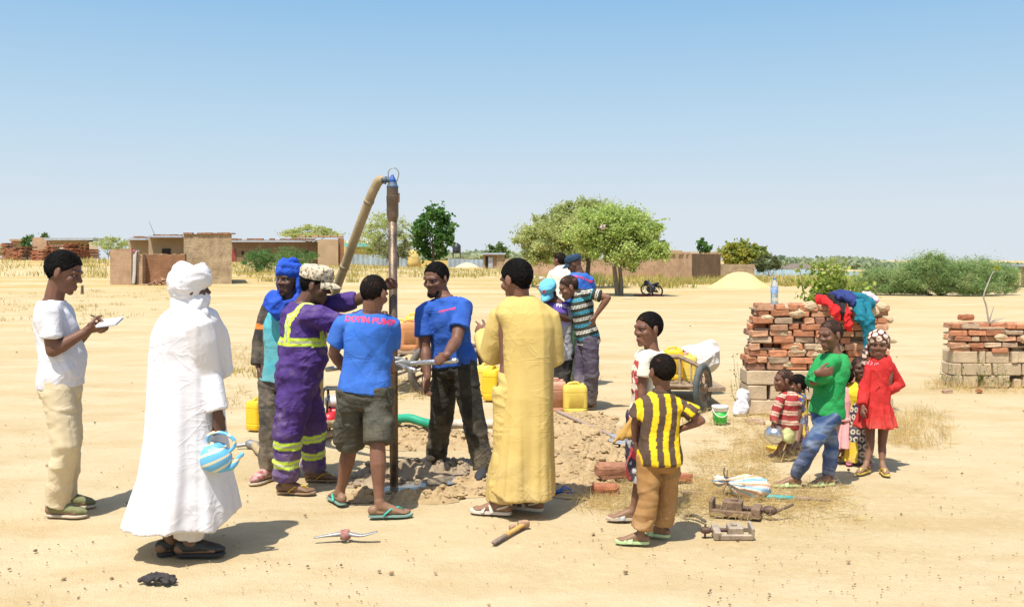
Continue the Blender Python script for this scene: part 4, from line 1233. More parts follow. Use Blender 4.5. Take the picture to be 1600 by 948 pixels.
for j, v in enumerate(sd.v):
    h = bv.ray_cast(Vector(v.mean(0)), Vector((0,1,0)))
    if h[0] is not None: sd.v[j] = v + V3(0, h[0].y - v.mean(0)[1] - .001, 0)
obj('sequin_motif', sd, solid('pink_sequins', (.75,.35,.38), .3, metal=.3, bmp=0), dr)
fib = np.array([(math.cos(2.399963*i)*math.sqrt(1-(1-2*(i+.5)/46)**2), math.sin(2.399963*i)*math.sqrt(1-(1-2*(i+.5)/46)**2), 1-2*(i+.5)/46) for i in range(46)])
def dots(V, p=p):
    q = p.to_head(V) - V3(0,-.07,.68); q = q/np.linalg.norm(q, axis=1, keepdims=True)
    d = (q@fib.T).max(1); c = np.empty((len(V),3)); c[:] = (.075,.032,.022); c[d > math.cos(.21)] = (.72,.52,.40); return c
m = MB(); m.ell(p.H(0,-.07,.70), V3(.375,.47,.36)*p.hh, p.HM, 24, 16)
loop(p, m, .74, -.06, .335, .43, .055, 8, 0, 1.2, seed=5)
sc_ = p.finish('headscarf', m, cloth('polka_dot_cotton', (1,1,1), attr=True, wr=.3), .005, 2, [((10,10,12),.006,3)], col=dots)
m = MB(); m.tube([p.H(.34,-.30,.42), p.H(.46,-.32,.1), p.H(.5,-.30,-.25), W(1398,580,8.08)], [(.16*p.hh,.05*p.hh),(.2*p.hh,.06*p.hh),(.2*p.hh,.06*p.hh),(.12*p.hh,.05*p.hh)], 12, flat=V3(1,0,0))
p.finish('scarf_tail', m, cloth('polka_dot_tail', (1,1,1), attr=True, wr=.3), .006, 2, [((10,10,8),.012,5)], col=lambda V, p=p: np.where(((np.floor(V[:,0]/.028)+np.floor(V[:,2]/.028)) % 2 == 0)[:,None], np.array((.70,.50,.40)), np.array((.075,.032,.022))))
YFL = solid('yellow_foam', (.72,.52,.10), .7)
for i in (0,1): p.sandal(i, YFL, YFL, 'thong', .012)
# ================================================================= SETTING
def sstep(a, b, x):
    t = np.clip((np.asarray(x, float) - a)/(b - a), 0, 1); return t*t*(3 - 2*t)
def gz(x, y):
    """Terrain: level near the well, a slight rise far to one side and a gentle fall on the other."""
    x = np.asarray(x, float); y = np.asarray(y, float)
    u = x/np.maximum(y, 1.0)
    A = np.interp(u, [-.7,-.5,-.36,-.22,-.08,.1,.3,.55,.8], [1.8,1.75,1.6,1.15,.25,0,-.7,-2.2,-2.6])
    return A*np.where(A > 0, sstep(60, 118, y), sstep(70, 230, y))
def B(px, d):
    x = (px - CXP)/FPX*d; return V3(x, d, float(gz(x, d)))

# ---- ground -------------------------------------------------------------------
def ground():
    ys = np.concatenate([np.linspace(-8, 2.5, 8), np.linspace(3, 16, 190), np.linspace(16.3, 60, 110), np.geomspace(61, 2600, 70)])
    t = np.linspace(-1, 1, 241); 
    V = []
    for y in ys:
        w = max(8, .75*y + 6)
        w2 = w*3.0
        xs = np.sign(t)*(np.abs(t)*w*.62 + np.abs(t)**6*(w2 + 40))
        V.append(np.stack([xs, np.full_like(xs, y), np.zeros_like(xs)], 1))
    V = np.concatenate(V); nx = len(t); ny = len(ys)
    n = fbm(V*V3(1.1,1.1,0) + 3, 2, 4); n2 = fbm(V*V3(7,7,0), 5, 3)
    near = np.clip(1 - V[:,1]/40, 0, 1)
    V[:,2] = gz(V[:,0], V[:,1]) - .012 + ((n - .6)*.035 + (n2 - .5)*.012)*near
    V[:,2] = np.where(V[:,1] < 40, np.minimum(V[:,2], .001), V[:,2])
    i, j = np.meshgrid(np.arange(ny-1), np.arange(nx-1), indexing='ij'); a = (i*nx + j).ravel()
    Q = np.stack([a, a+1, a+nx+1, a+nx], 1)
    m, nt, b = newmat('dry_sandy_ground'); b.inputs['Roughness'].default_value = .95; b.inputs['Specular IOR Level'].default_value = .15
    tc = nd(nt, 'ShaderNodeTexCoord')
    mp = nd(nt, 'ShaderNodeMapping'); lk(nt, tc.outputs['Object'], mp.inputs[0]); mp.inputs['Scale'].default_value = (.35, 1.0, 1)
    nA = noise_node(nt, .22, 5, .6, vec=mp.outputs[0])
    nB = noise_node(nt, 1.7, 6, .62)
    nC = noise_node(nt, 14, 5, .65)
    nD = noise_node(nt, 90, 3, .7)
    sand = ramp(nt, nA.outputs['Fac'], [(.30,(.485,.37,.20)),(.48,(.55,.435,.26)),(.62,(.46,.345,.17)),(.75,(.57,.48,.30))])
    c = mixc(nt, ramp(nt, nB.outputs['Fac'], [(.44,0.0),(.70,.65)]).outputs['Color'], sand.outputs['Color'], (.45,.335,.17))
    c = mixc(nt, ramp(nt, nC.outputs['Fac'], [(.50,0.0),(.72,.55)]).outputs['Color'], c, (.57,.475,.29))
    c = mixc(nt, ramp(nt, nD.outputs['Fac'], [(.64,0.0),(.74,.6)]).outputs['Color'], c, (.24,.15,.075))
    # straw-coloured cover further off
    sx = nd(nt, 'ShaderNodeSeparateXYZ'); lk(nt, tc.outputs['Object'], sx.inputs[0])
    far = nd(nt, 'ShaderNodeMapRange'); far.inputs[1].default_value = 20; far.inputs[2].default_value = 75; lk(nt, sx.outputs[1], far.inputs[0])
    nE = noise_node(nt, .16, 6, .7, vec=mp.outputs[0])
    st = nd(nt, 'ShaderNodeMath', operation='MULTIPLY'); lk(nt, ramp(nt, nE.outputs['Fac'], [(.40,0.0),(.58,1.0)]).outputs['Color'], st.inputs[0]); lk(nt, far.outputs[0], st.inputs[1])
    c = mixc(nt, st.outputs[0], c, (.38,.27,.075))
    # red grit scars
    nF = noise_node(nt, .5, 5, .7, vec=mp.outputs[0])
    c = mixc(nt, ramp(nt, nF.outputs['Fac'], [(.66,0.0),(.74,.5)]).outputs['Color'], c, (.40,.20,.09))
    mq = nd(nt, 'ShaderNodeMapping'); lk(nt, tc.outputs['Object'], mq.inputs[0]); mq.inputs['Scale'].default_value = (.30, .95, 1); mq.inputs['Rotation'].default_value = (0, 0, R(3))
    nT = noise_node(nt, 1.0, 5, .6, vec=mq.outputs[0])
    c = mixc(nt, ramp(nt, nT.outputs['Fac'], [(.48,0.0),(.68,.42)]).outputs['Color'], c, (.58,.49,.315))
    nU = noise_node(nt, 1.9, 5, .65, vec=mq.outputs[0])
    c = mixc(nt, ramp(nt, nU.outputs['Fac'], [(.50,0.0),(.70,.6)]).outputs['Color'], c, (.44,.31,.145))
    lk(nt, c, b.inputs['Base Color'])
    ad = nd(nt, 'ShaderNodeMath', operation='ADD'); lk(nt, nC.outputs['Fac'], ad.inputs[0]); lk(nt, nD.outputs['Fac'], ad.inputs[1])
    nG = noise_node(nt, 4.5, 3, .5); a2 = nd(nt, 'ShaderNodeMath', operation='MULTIPLY_ADD'); lk(nt, nG.outputs['Fac'], a2.inputs[0]); a2.inputs[1].default_value = 1.6; lk(nt, ad.outputs[0], a2.inputs[2]); bump(nt, b, a2.outputs[0], .6, .035)
    me = fast_mesh('ground', V, Q, [m]); o = link(bpy.data.objects.new('ground', me)); tag(o, kind='structure')
ground()

# ---- leaves ------------------------------------------------------------------
def leafmat(name, spec=.25):
    m, nt, b = newmat(name); a = nd(nt, 'ShaderNodeAttribute'); a.attribute_name = 'Col'
    b.inputs['Roughness'].default_value = .65; b.inputs['Specular IOR Level'].default_value = spec
    lk(nt, a.outputs['Color'], b.inputs['Base Color'])
    tr = nd(nt, 'ShaderNodeBsdfTranslucent'); lk(nt, a.outputs['Color'], tr.inputs['Color'])
    mx = nd(nt, 'ShaderNodeMixShader'); mx.inputs[0].default_value = .5
    lk(nt, b.outputs[0], mx.inputs[1]); lk(nt, tr.outputs[0], mx.inputs[2]); lk(nt, mx.outputs[0], nt.nodes['Material Output'].inputs['Surface'])
    return m
LEAF = leafmat('leaf'); STRAW = leafmat('dry_straw', .2)
BARK = solid('bark', (.13,.10,.07), .9, var=.45, scale=12, bmp=.6)
BARKP = solid('pale_bark', (.26,.21,.15), .9, var=.4, scale=14, bmp=.6)

def leaf_quads(C, size, aspect=.5, rng=None, up=.3, bend=0, D=None):
    """One quad per centre, random orientation."""
    n = len(C); rng = rng or RNG
    d = rng.normal(size=(n,3)) if D is None else D + rng.normal(size=(n,3))*.35
    d /= np.linalg.norm(d, axis=1, keepdims=True)
    nn = rng.normal(size=(n,3)); nn[:,2] += up; s = np.cross(d, nn); s /= np.maximum(np.linalg.norm(s, axis=1, keepdims=True), 1e-6)
    L = (size*(.6 + .8*rng.random(n)))[:,None] if np.isscalar(size) else size[:,None]
    a = C - d*L*.5; b = C + s*L*aspect*.5; c = C + d*L*.5; e = C - s*L*aspect*.5
    V = np.stack([a, b, c, e], 1).reshape(-1, 3); Q = np.arange(n*4).reshape(-1, 4)
    return V, Q
def crown(name, centre, rad, parent, n, size, cols, seed, clumps=60, cl=.22, style='round', aspect=.5, flat=.0, base_cut=-1.0, wisps=0):
    rng = np.random.default_rng(seed)
    if isinstance(centre, list):
        Vs, Cs, Ks = [], [], []
        vol = np.array([np.prod(p[1])**.67 for p in centre]); vol /= vol.sum()
        for i, (c_, r_) in enumerate(centre):
            V, c, cc = crown(name, c_, r_, None, int(n*vol[i]), size, cols, seed*7+i, max(10, int(clumps*vol[i]*1.3)), cl, style, aspect, flat, base_cut, int(wisps*vol[i]))
            Vs.append(V); Cs.append(c); Ks.append(cc)
        V = np.concatenate(Vs); o0 = origin_of(parent)
        me = fast_mesh(name, V - o0, np.arange(len(V)).reshape(-1, 4), [LEAF], False, np.concatenate(Cs))
        return link(bpy.data.objects.new(name, me), parent), np.concatenate(Ks)
    rad = np.asarray(rad, float)
    u = rng.normal(size=(clumps*3,3)); u /= np.linalg.norm(u, axis=1, keepdims=True)
    if style == 'umbrella': u[:,2] = np.abs(u[:,2])*1.0 - .25*rng.random(len(u)); 
    u = u[u[:,2] > base_cut][:clumps]; k = len(u)
    r = (.45 + .6*rng.random(k)**.6)
    if style == 'thorn': r = .35 + .75*rng.random(k)
    if style == 'bush': u = np.sign(u)*np.abs(u)**.7; u[:,2] = -.95 + 1.75*rng.random(k); u[:,0] *= np.sqrt(np.clip(1.05-(np.clip(u[:,2],0,1))**2, 0, 1))*(.82+.18*rng.random(k)); r = .3 + .7*rng.random(k)**.5; r = r; u[:,2] /= r
    cc = u*r[:,None]
    w = rng.random(k)*.8 + .5
    idx = rng.choice(k, n, p=w/w.sum())
    off = rng.normal(size=(n,3)); off *= (np.abs(rng.normal(size=n))*.7 + .15)[:,None]/np.linalg.norm(off, axis=1, keepdims=True)
    if style in ('umbrella',): off[:,2] *= .55
    P = (cc[idx] + off*cl*(.6+.8*rng.random(k))[idx][:,None])
    D = None
    if wisps:
        # thin upward or outward twigs breaking the outline
        m_ = int(wisps*26); s_ = rng.choice(k, m_); 
        kk = rng.choice(wisps, m_); W0 = rng.normal(size=(wisps,3)); W0[:,2] = np.abs(W0[:,2]) + .4; W0 /= np.linalg.norm(W0, axis=1, keepdims=True)
        st = W0*(.70 + .25*rng.random(wisps))[:,None]; ln = .2 + .35*rng.random(wisps); bd = rng.normal(size=(wisps,3))*.25
        t = rng.random(m_)
        P[:m_] = st[kk] + W0[kk]*(ln[kk]*t)[:,None] + bd[kk]*(t**2)[:,None]*ln[kk][:,None] + rng.normal(size=(m_,3))*.012
    P = centre + P*rad
    zmin = float(gz(centre[0], centre[1])) + .05
    P[:,2] = np.maximum(P[:,2], zmin + rng.random(n)*.3)
    V, Q = leaf_quads(P, size, aspect, rng)
    cols = np.asarray(cols); cm = cols[rng.integers(0, len(cols), k)]
    c = cm[idx]*(.86 + .28*rng.random(n))[:,None]
    c = np.repeat(c, 4, 0)
    if parent is None: return V, c, centre + cc*rad
    o0 = origin_of(parent)
    me = fast_mesh(name, V - o0, Q, [LEAF], False, c)
    return link(bpy.data.objects.new(name, me), parent), centre + cc*rad
def tree(name, label, px, d, box, n, size, cols, seed, trunk=None, cat='tree', group=None, bark=None, depth=.9, **kw):
    """box = crown's photograph extent (left, right, top, bottom px); trunk = list of (stem px offsets)."""
    e = thing(name, B(px, d), label, cat, group)
    boxes = box if isinstance(box, list) else [box]
    parts = []
    for bi, (L, Rr, T, Bt) in enumerate(boxes):
        c = W((L+Rr)/2, (T+Bt)/2, d + (0 if bi == 0 else (bi % 2 - .5)*.03*d)); r = V3((Rr-L)/2/FPX*d, (Rr-L)/2/FPX*d*depth, (Bt-T)/2/FPX*d)
        parts.append((c, r))
    o, cc = crown('crown', parts, None, e, n, size, cols, seed, **kw)
    c = sum(p[0] for p in parts)/len(parts); r = parts[0][1]
    rng = np.random.default_rng(seed+1)
    m = MB(); g = B(px, d)
    if trunk:
        for (dx, w_) in trunk:
            b0 = g + V3(dx*.6, 0, -.1); h = max(.5, c[2] - r[2]*.55 - g[2]); f = b0 + V3(dx*.8 + rng.normal()*.15, rng.normal()*.15, h)
            m.tube(smooth_path([b0, lerp(b0, f, .3) + V3(rng.normal()*.06, 0, 0), lerp(b0, f, .7)+V3(rng.normal()*.08,0,0), f], 3), list(np.linspace(w_*1.25, w_*.75, 10)), 9)
            for k in range(7):
                t = cc[rng.integers(len(cc))]; t = lerp(c, t, .85)
                mid = lerp(f, t, .45) + V3(0,0,-.06*np.linalg.norm(t-f))
                m.tube(smooth_path([f - V3(0,0,.1), mid, t], 4), list(np.linspace(w_*.55, w_*.10, 9)), 6)
    else:
        for k in range(10):
            t = lerp(c, cc[rng.integers(len(cc))], .9); m.tube(smooth_path([g + V3(rng.normal()*r[0]*.2, rng.normal()*r[1]*.2, -.05), lerp(g, t, .5) + rng.normal(size=3)*.1*r[0], t], 4), list(np.linspace(.012*r[0]+.01, .006, 9)), 5)
    obj('trunk' if trunk else 'stems', m, bark or BARK, e)
    return e
AC = [(.47,.51,.19),(.42,.46,.16),(.52,.55,.23),(.38,.43,.15)]
AC2 = [(.43,.53,.15),(.38,.48,.13),(.49,.57,.19)]
DKG = [(.09,.20,.04),(.12,.24,.05),(.07,.16,.035)]
MID = [(.12,.19,.05),(.15,.22,.06),(.10,.16,.04)]
YG = [(.36,.36,.06),(.27,.31,.055),(.20,.25,.05),(.43,.39,.08)]
THN = [(.30,.43,.17),(.35,.46,.18),(.26,.38,.14),(.39,.48,.21)]
BRT = [(.13,.25,.07),(.10,.20,.055),(.17,.28,.085)]

tree('acacia_tree', 'broad olive acacia with sloping crown, behind the greener tree', 910, 60, [(858,972,312,382),(803,905,348,420),(838,965,335,418),(822,900,335,400)], 85000, .17, AC, 31, [(-.35,.16),(.5,.14)], style='round', clumps=150, cl=.20, base_cut=-.75, aspect=.4, wisps=26)
tree('acacia_tree', 'green acacia with thick pale trunk, standing by the motorcycle', 968, 46.5, [(902,1028,319,398),(884,962,340,408),(955,1041,346,424),(948,1000,375,432),(925,1010,330,420)], 95000, .14, AC2, 35, [(-.09,.115),(.10,.10)], bark=BARKP, style='round', clumps=150, cl=.20, base_cut=-.75, aspect=.45, wisps=10)
tree('leafy_tree', 'dark green broadleaf tree in front of the yellow house', 676, 150, (645,707,326,402), 3600, .62, DKG, 41, [(0,.25)], clumps=46, cl=.22, aspect=.75)
tree('acacia_tree', 'dull olive acacia behind the drill pipe', 612, 165, (555,648,336,400), 7000, .34, AC, 43, [(0,.25)], clumps=60, cl=.2)
tree('acacia_tree', 'low pale acacia in front of the corrugated fence by the drill pipe', 622, 140, (586,646,360,404), 4200, .28, [(.24,.26,.11),(.20,.22,.09)], 44, [(0,.16)], clumps=46, cl=.22)
tree('acacia_tree', 'flat topped acacia behind the long brick row house', 484, 175, (444,526,350,386), 5200, .36, AC, 45, [(0,.22)], clumps=50, cl=.2, style='umbrella')
tree('thorn_bush', 'bright green feathery bush in front of the red door', 405, 88, (380,432,390,424), 6500, .16, BRT, 46, None, 'bush', clumps=60, cl=.24, style='thorn', wisps=14, aspect=.3)
tree('thorn_bush', 'wide low green bush before the brick row house', 457, 96, (420,497,388,420), 6000, .17, BRT, 47, None, 'bush', clumps=60, cl=.22, style='thorn', wisps=12, aspect=.3)
tree('thorn_bush', 'large dark green thorn thicket with bare arching twigs', 1462, 46.5, [(1395,1500,400,466),(1335,1440,418,466),(1470,1560,404,468),(1520,1596,412,464),(1440,1480,392,440)], 120000, .085, THN, 48, None, 'bush', clumps=420, cl=.26, style='round', wisps=70, aspect=.3, depth=.45)
tree('round_tree', 'dense yellow green round tree behind the mud brick wall', 1158, 118, (1124,1194,379,418), 5200, .42, YG, 49, [(0,.2)], clumps=70, cl=.2, aspect=.7)
tree('small_tree', 'small dark tree rising over the brick compound', 1100, 120, (1089,1111,374,398), 900, .36, DKG, 50, [(0,.12)], clumps=16, cl=.3, aspect=.7)
tree('shrub', 'grey green shrub at the end of the mud brick wall', 1202, 104, (1176,1222,399,424), 2600, .24, [(.10,.13,.05),(.13,.15,.06)], 51, None, 'bush', clumps=36, cl=.26)
tree('thorn_bush', 'olive thorn bush beside the brick house with antenna', 177, 122, (150,204,372,398), 3600, .24, AC, 52, None, 'bush', clumps=40, cl=.24, style='thorn', wisps=14, aspect=.35)
tree('small_tree', 'light green tree left of the arcade building', 43, 150, (32,54,368,394), 1300, .40, BRT, 53, [(0,.14)], clumps=22, cl=.28)
tree('small_tree', 'green tree top showing over the arcade roof', 70, 165, (62,79,366,384), 700, .42, MID, 54, [(0,.14)], clumps=14, cl=.3)
tree('small_tree', 'mid green tree beyond the door hut', 777, 210, (761,795,381,405), 1600, .60, MID, 55, [(0,.2)], clumps=24, cl=.28)
tree('small_tree', 'dark green tree behind the acacia by the motorcycle', 1034, 100, (1018,1046,378,408), 1200, .34, DKG, 56, [(0,.14)], clumps=18, cl=.3)
# far tree line
def treeline():
    rng = np.random.default_rng(77); P = []; Cc = []
    spans = [(-10,60,396,386),(640,800,402,396),(1180,1360,418,404),(1330,1610,428,412),(1440,1620,432,420)]
    for (a, b, y0, y1) in spans:
        for px in np.arange(a, b, 5):
            d = 260 + rng.random()*120; top = y1 + rng.random()*7; 
            c = W(px, (y0+top)/2, d); r = V3(7+5*rng.random(), 4, (y0-top)/2/FPX*d + .8)
            k = 90; q = rng.normal(size=(k,3)); q /= np.linalg.norm(q, axis=1, keepdims=True); q *= rng.random(k)[:,None]**.4
            P.append(c + q*r); Cc.append(np.tile(np.array([(.34,.40,.24),(.38,.42,.25),(.30,.37,.22)])[rng.integers(3)], (k,1))*(.8+.4*rng.random((k,1))))  # distance haze is put into these lightened leaf colours
    P = np.concatenate(P); C = np.concatenate(Cc); V, Q = leaf_quads(P, 1.9, .75, rng)
    o = link(bpy.data.objects.new('distant_trees', fast_mesh('distant_trees', V, Q, [LEAF], False, np.repeat(C, 4, 0)))); tag(o, kind='stuff')
treeline()

# ---- grass (uncountable) --------------------------------------------------------
def blades(name, P, H, Wd, cols, seed, lean=.35, lie=0.0):
    rng = np.random.default_rng(seed); n = len(P)
    a = rng.random(n)*6.283; l = rng.normal(size=n)*lean
    dr = np.stack([np.cos(a), np.sin(a), np.zeros(n)], 1)
    h = H*(.5 + .9*rng.random(n))
    flat = rng.random(n) < lie
    l = np.where(flat, 5.0 + rng.random(n)*4, l)
    up = dr*l[:,None] + V3(0,0,1); up /= np.linalg.norm(up, axis=1, keepdims=True)
    s = np.cross(up, np.stack([np.cos(a+1.3), np.sin(a+1.3), np.zeros(n)],1)); s /= np.maximum(np.linalg.norm(s, axis=1, keepdims=True), 1e-5)
    w = (Wd*(.6+.8*rng.random(n)))[:,None]
    b = P.copy(); b[:,2] += np.where(flat, .006 + rng.random(n)*.02, -.01)
    mid = b + up*h[:,None]*.55; tip = b + up*h[:,None] + dr*(l*h*.25*(~flat))[:,None]
    V = np.stack([b - s*w*.5, b + s*w*.5, mid + s*w*.4, mid - s*w*.4, tip + s*w*.1, tip - s*w*.1], 1).reshape(-1,3)
    i = np.arange(n)*6; Q = np.concatenate([np.stack([i, i+1, i+2, i+3], 1), np.stack([i+3, i+2, i+4, i+5], 1)])
    cols = np.asarray(cols); c = cols[rng.integers(0, len(cols), n)]*(.75+.5*rng.random(n))[:,None]
    me = fast_mesh(name, V, Q, [STRAW], False, np.repeat(c, 6, 0)); o = link(bpy.data.objects.new(name, me)); tag(o, kind='stuff'); return o
DRY = [(.74,.58,.27),(.66,.50,.22),(.80,.66,.36),(.58,.43,.19)]
GOLD = [(.54,.43,.13),(.48,.38,.11),(.42,.38,.12),(.60,.49,.18)]
GRNY = [(.30,.32,.07),(.24,.27,.06),(.40,.37,.09)]
def scatter(rects, rng, clump=0):
    P = []
    for (pl, pr, pt, pb, n) in rects:
        k = max(1, n//clump) if clump else n
        yy = pt + (pb-pt)*rng.random(k); xx = pl + (pr-pl)*rng.random(k)
        d = EYE*FPX/(yy - HYP); q = np.stack([(xx-CXP)/FPX*d, d, np.zeros(k)], 1)
        if clump:
            q = np.repeat(q, clump, 0); s = .045*(.5+rng.random((k,1))).repeat(clump,0)*np.maximum(1, q[:,1:2]/9)
            q[:,:2] += rng.normal(size=(len(q),2))*s
        P.append(q)
    P = np.concatenate(P); P[:,2] = gz(P[:,0], P[:,1]); return P
rng = np.random.default_rng(90)
blades('straw_grass', scatter([(930,1010,745,800,1300),(1085,1215,705,790,2600),(1215,1300,768,795,500),(1090,1330,760,815,1500),(1180,1260,640,720,900),(1150,1240,640,700,700),(1040,1100,760,815,600),(1100,1170,650,700,500),(900,960,770,800,250)], rng, 14), .085, .0035, DRY, 1, .6, .62)
blades('straw_grass', scatter([(1395,1480,645,700,1000),(1385,1430,665,690,300),(1480,1610,592,615,900),(1440,1500,595,612,300),(1170,1240,690,720,300)], rng, 16), .13, .004, DRY, 2, .5, .3)
blades('dry_grass', scatter([(590,720,585,625,900),(860,930,570,600,500),(330,400,540,570,500),(1010,1100,640,665,300),(330,420,600,640,200)], rng, 14), .10, .006, DRY, 3, .5, .35)
blades('meadow_grass', scatter([(0,190,455,500,700),(0,330,470,520,260),(120,280,445,470,400),(340,420,560,590,200)], rng, 12), .10, .016, GOLD+DRY, 4, .4, .1)
def far_grass():
    rng = np.random.default_rng(95); P = []
    for (pl, pr, d0, d1, n) in [(-20,170,75,118,1500),(80,170,92,104,900),(362,560,70,110,2400),(540,800,84,150,2600),(790,1040,62,92,3000),(1030,1200,66,84,2400),(1170,1350,62,90,2400),(1380,1620,60,140,3200),(1000,1180,58,66,700)]:
        px = pl + (pr-pl)*rng.random(n); d = d0 + (d1-d0)*rng.random(n)**1.4; x = (px-CXP)/FPX*d
        P.append(np.stack([x, d, gz(x, d)], 1))
    P = np.concatenate(P); nz = fbm(P*V3(.25,.25,0), 8, 3); P = P[(nz > .47) & ~((np.abs(P[:,0]-14.4) < 3.2) & (P[:,1] < 66) & (P[:,1] > 56))]
    blades('meadow_grass', P, .40, .055, GOLD+GOLD+GRNY, 6, .35)
far_grass()
blades('green_weeds', scatter([(915,935,438,446,260),(905,940,430,440,120)], rng, 10), .6, .03, MID, 7, .4)

# ---- soil heaps, puddle, pebbles ---------------------------------------------------
SOILM = solid('dug_earth', (.42,.30,.155), .95, var=.30, scale=6, bmp=.5, col2=(.31,.215,.105), bdist=.02)
MUD = solid('wet_mud', (.25,.185,.115), .8, var=.4, scale=5, bmp=.5, col2=(.36,.275,.17))
def soil(name, blobs, mat, cell=.022, seed=1, clod=.05, lump=22):
    """A low heap of clods: a height field under a ragged outline plus loose lumps."""
    rng = np.random.default_rng(seed)
    X0 = min(b[0]-b[2] for b in blobs); X1 = max(b[0]+b[2] for b in blobs); Y0 = min(b[1]-b[3] for b in blobs); Y1 = max(b[1]+b[3] for b in blobs)
    xs = np.arange(X0, X1, cell); ys = np.arange(Y0, Y1, cell); X, Y = np.meshgrid(xs, ys); P = np.stack([X.ravel(), Y.ravel(), np.zeros(X.size)], 1)
    h = np.full(len(P), -.02)
    for (cx, cy, rx, ry, hh) in blobs:
        r = np.hypot((P[:,0]-cx)/rx, (P[:,1]-cy)/ry) + (fbm(P*3.2, seed+3, 3)-.5)*.7
        h = np.maximum(h, hh*np.clip(1 - r, 0, 1)**.8 - .012 + .02*np.clip(1-r,0,1))
    k = np.clip((h + .01)/.04, 0, 1)
    c1 = 1 - np.abs(2*vnoise(P*V3(11,11,1), seed+1)-1); c2 = vnoise(P*V3(26,26,1), seed+2); c3 = vnoise(P*V3(55,55,1), seed+4)
    P[:,2] = h + k*clod*((c2-.45)*.9 + (c3-.5)*.45 - (c1 > .82)*.22)
    nx, ny = len(xs), len(ys); i, j = np.meshgrid(np.arange(ny-1), np.arange(nx-1), indexing='ij'); a = (i*nx+j).ravel(); Q = np.stack([a, a+1, a+nx+1, a+nx], 1)
    keep = (P[Q][:,:,2].max(1) > -.012); Q = Q[keep]
    Vs = [P]; Qs = [Q]; n0 = len(P)
    # loose clods
    base = MB(); base.ell(V3(0,0,0), 1, None, 7, 5); bv = base.V(); bq = [q if len(q) == 4 else (q[0], q[1], q[2], q[2]) for q in base.f]; bq = np.array(bq)
    for (cx, cy, rx, ry, hh) in blobs:
        for _ in range(int(lump*rx*ry*16)):
            a = rng.random()*6.283; r = math.sqrt(rng.random())*1.12; x = cx+rx*r*math.cos(a); y = cy+ry*r*math.sin(a)
            s = .007 + .022*rng.random()**2.4
            ix = int((x-X0)/cell); iy = int((y-Y0)/cell); z = P[min(max(iy,0),ny-1)*nx + min(max(ix,0),nx-1), 2] if 0 <= ix < nx and 0 <= iy < ny else 0
            v = bv*(1 + .45*(rng.random((len(bv),1))-.5))*s*V3(1+.5*rng.random(), 1+.4*rng.random(), .75) @ rz(rng.random()*360).T + V3(x, y, max(z, 0) + s*.35)
            Vs.append(v); Qs.append(bq + n0); n0 += len(v)
    V = np.concatenate(Vs); Q = np.concatenate(Qs); used, inv = np.unique(Q, return_inverse=True)
    me = bpy.data.meshes.new(name); me.from_pydata([tuple(p) for p in V[used]], [], [tuple(dict.fromkeys(int(i) for i in q)) for q in inv.reshape(-1,4)])
    me.materials.append(mat); me.polygons.foreach_set('use_smooth', [False]*len(me.polygons)); me.update()
    o = link(bpy.data.objects.new(name, me)); tag(o, kind='stuff'); return o
def blob(px, py, rx, ry, h): g = G(px, py); return (g[0], g[1], rx, ry, h)
soil('dug_soil', [blob(925,690,.60,1.05,.13), blob(880,725,.5,.6,.09), blob(965,715,.4,.55,.08), blob(900,660,.5,.75,.08), blob(905,760,.35,.35,.05)], SOILM, .022, 3, .06, 18)
soil('dug_soil', [blob(640,672,.5,.5,.07), blob(700,688,.7,.45,.06), blob(610,690,.35,.3,.05), blob(770,690,.5,.5,.07)], SOILM, .024, 5, .06, 18)
soil('wet_clods', [blob(655,738,.48,.17,.09), blob(722,730,.34,.15,.07), blob(585,752,.34,.15,.06)], MUD, .018, 7, .07, 40)
soil('wet_clods', [blob(640,778,.34,.13,.06), blob(700,768,.36,.15,.05), blob(575,776,.26,.13,.05), blob(745,752,.2,.16,.05)], SOILM, .018, 9, .06, 40)
def puddle(name, pts):
    m = MB(); P = np.array([np.append(G(*p)[:2], .006) for p in smooth2(pts)]); c = P.mean(0)
    m.add(np.concatenate([P, [c]]), [(i, (i+1) % len(P), len(P)) for i in range(len(P))])
    o = obj(name, m, WATER, None, False); tag(o, kind='structure')
def smooth2(pts, n=6):
    out = []; k = len(pts)
    for i in range(k):
        a, b, c, d = (np.array(pts[(i+j) % k], float) for j in (-1,0,1,2))
        for t in np.linspace(0, 1, n, endpoint=False): out.append(.5*((2*b)+(c-a)*t+(2*a-5*b+4*c-d)*t*t+(3*b-a-3*c+d)*t**3))
    return out
WATER, nt_, b_ = newmat('muddy_water'); b_.inputs['Base Color'].default_value = (.17,.14,.10,1); b_.inputs['Roughness'].default_value = .06; b_.inputs['Specular IOR Level'].default_value = .6
n_ = noise_node(nt_, 14, 2); bump(nt_, b_, n_.outputs['Fac'], .04, .01)
puddle('puddle_water', [(592,766),(612,758),(650,752),(700,744),(748,740),(745,750),(700,758),(660,770),(628,774),(600,772)])
puddle('puddle_water', [(500,742),(515,738),(530,741),(520,748),(505,749)])
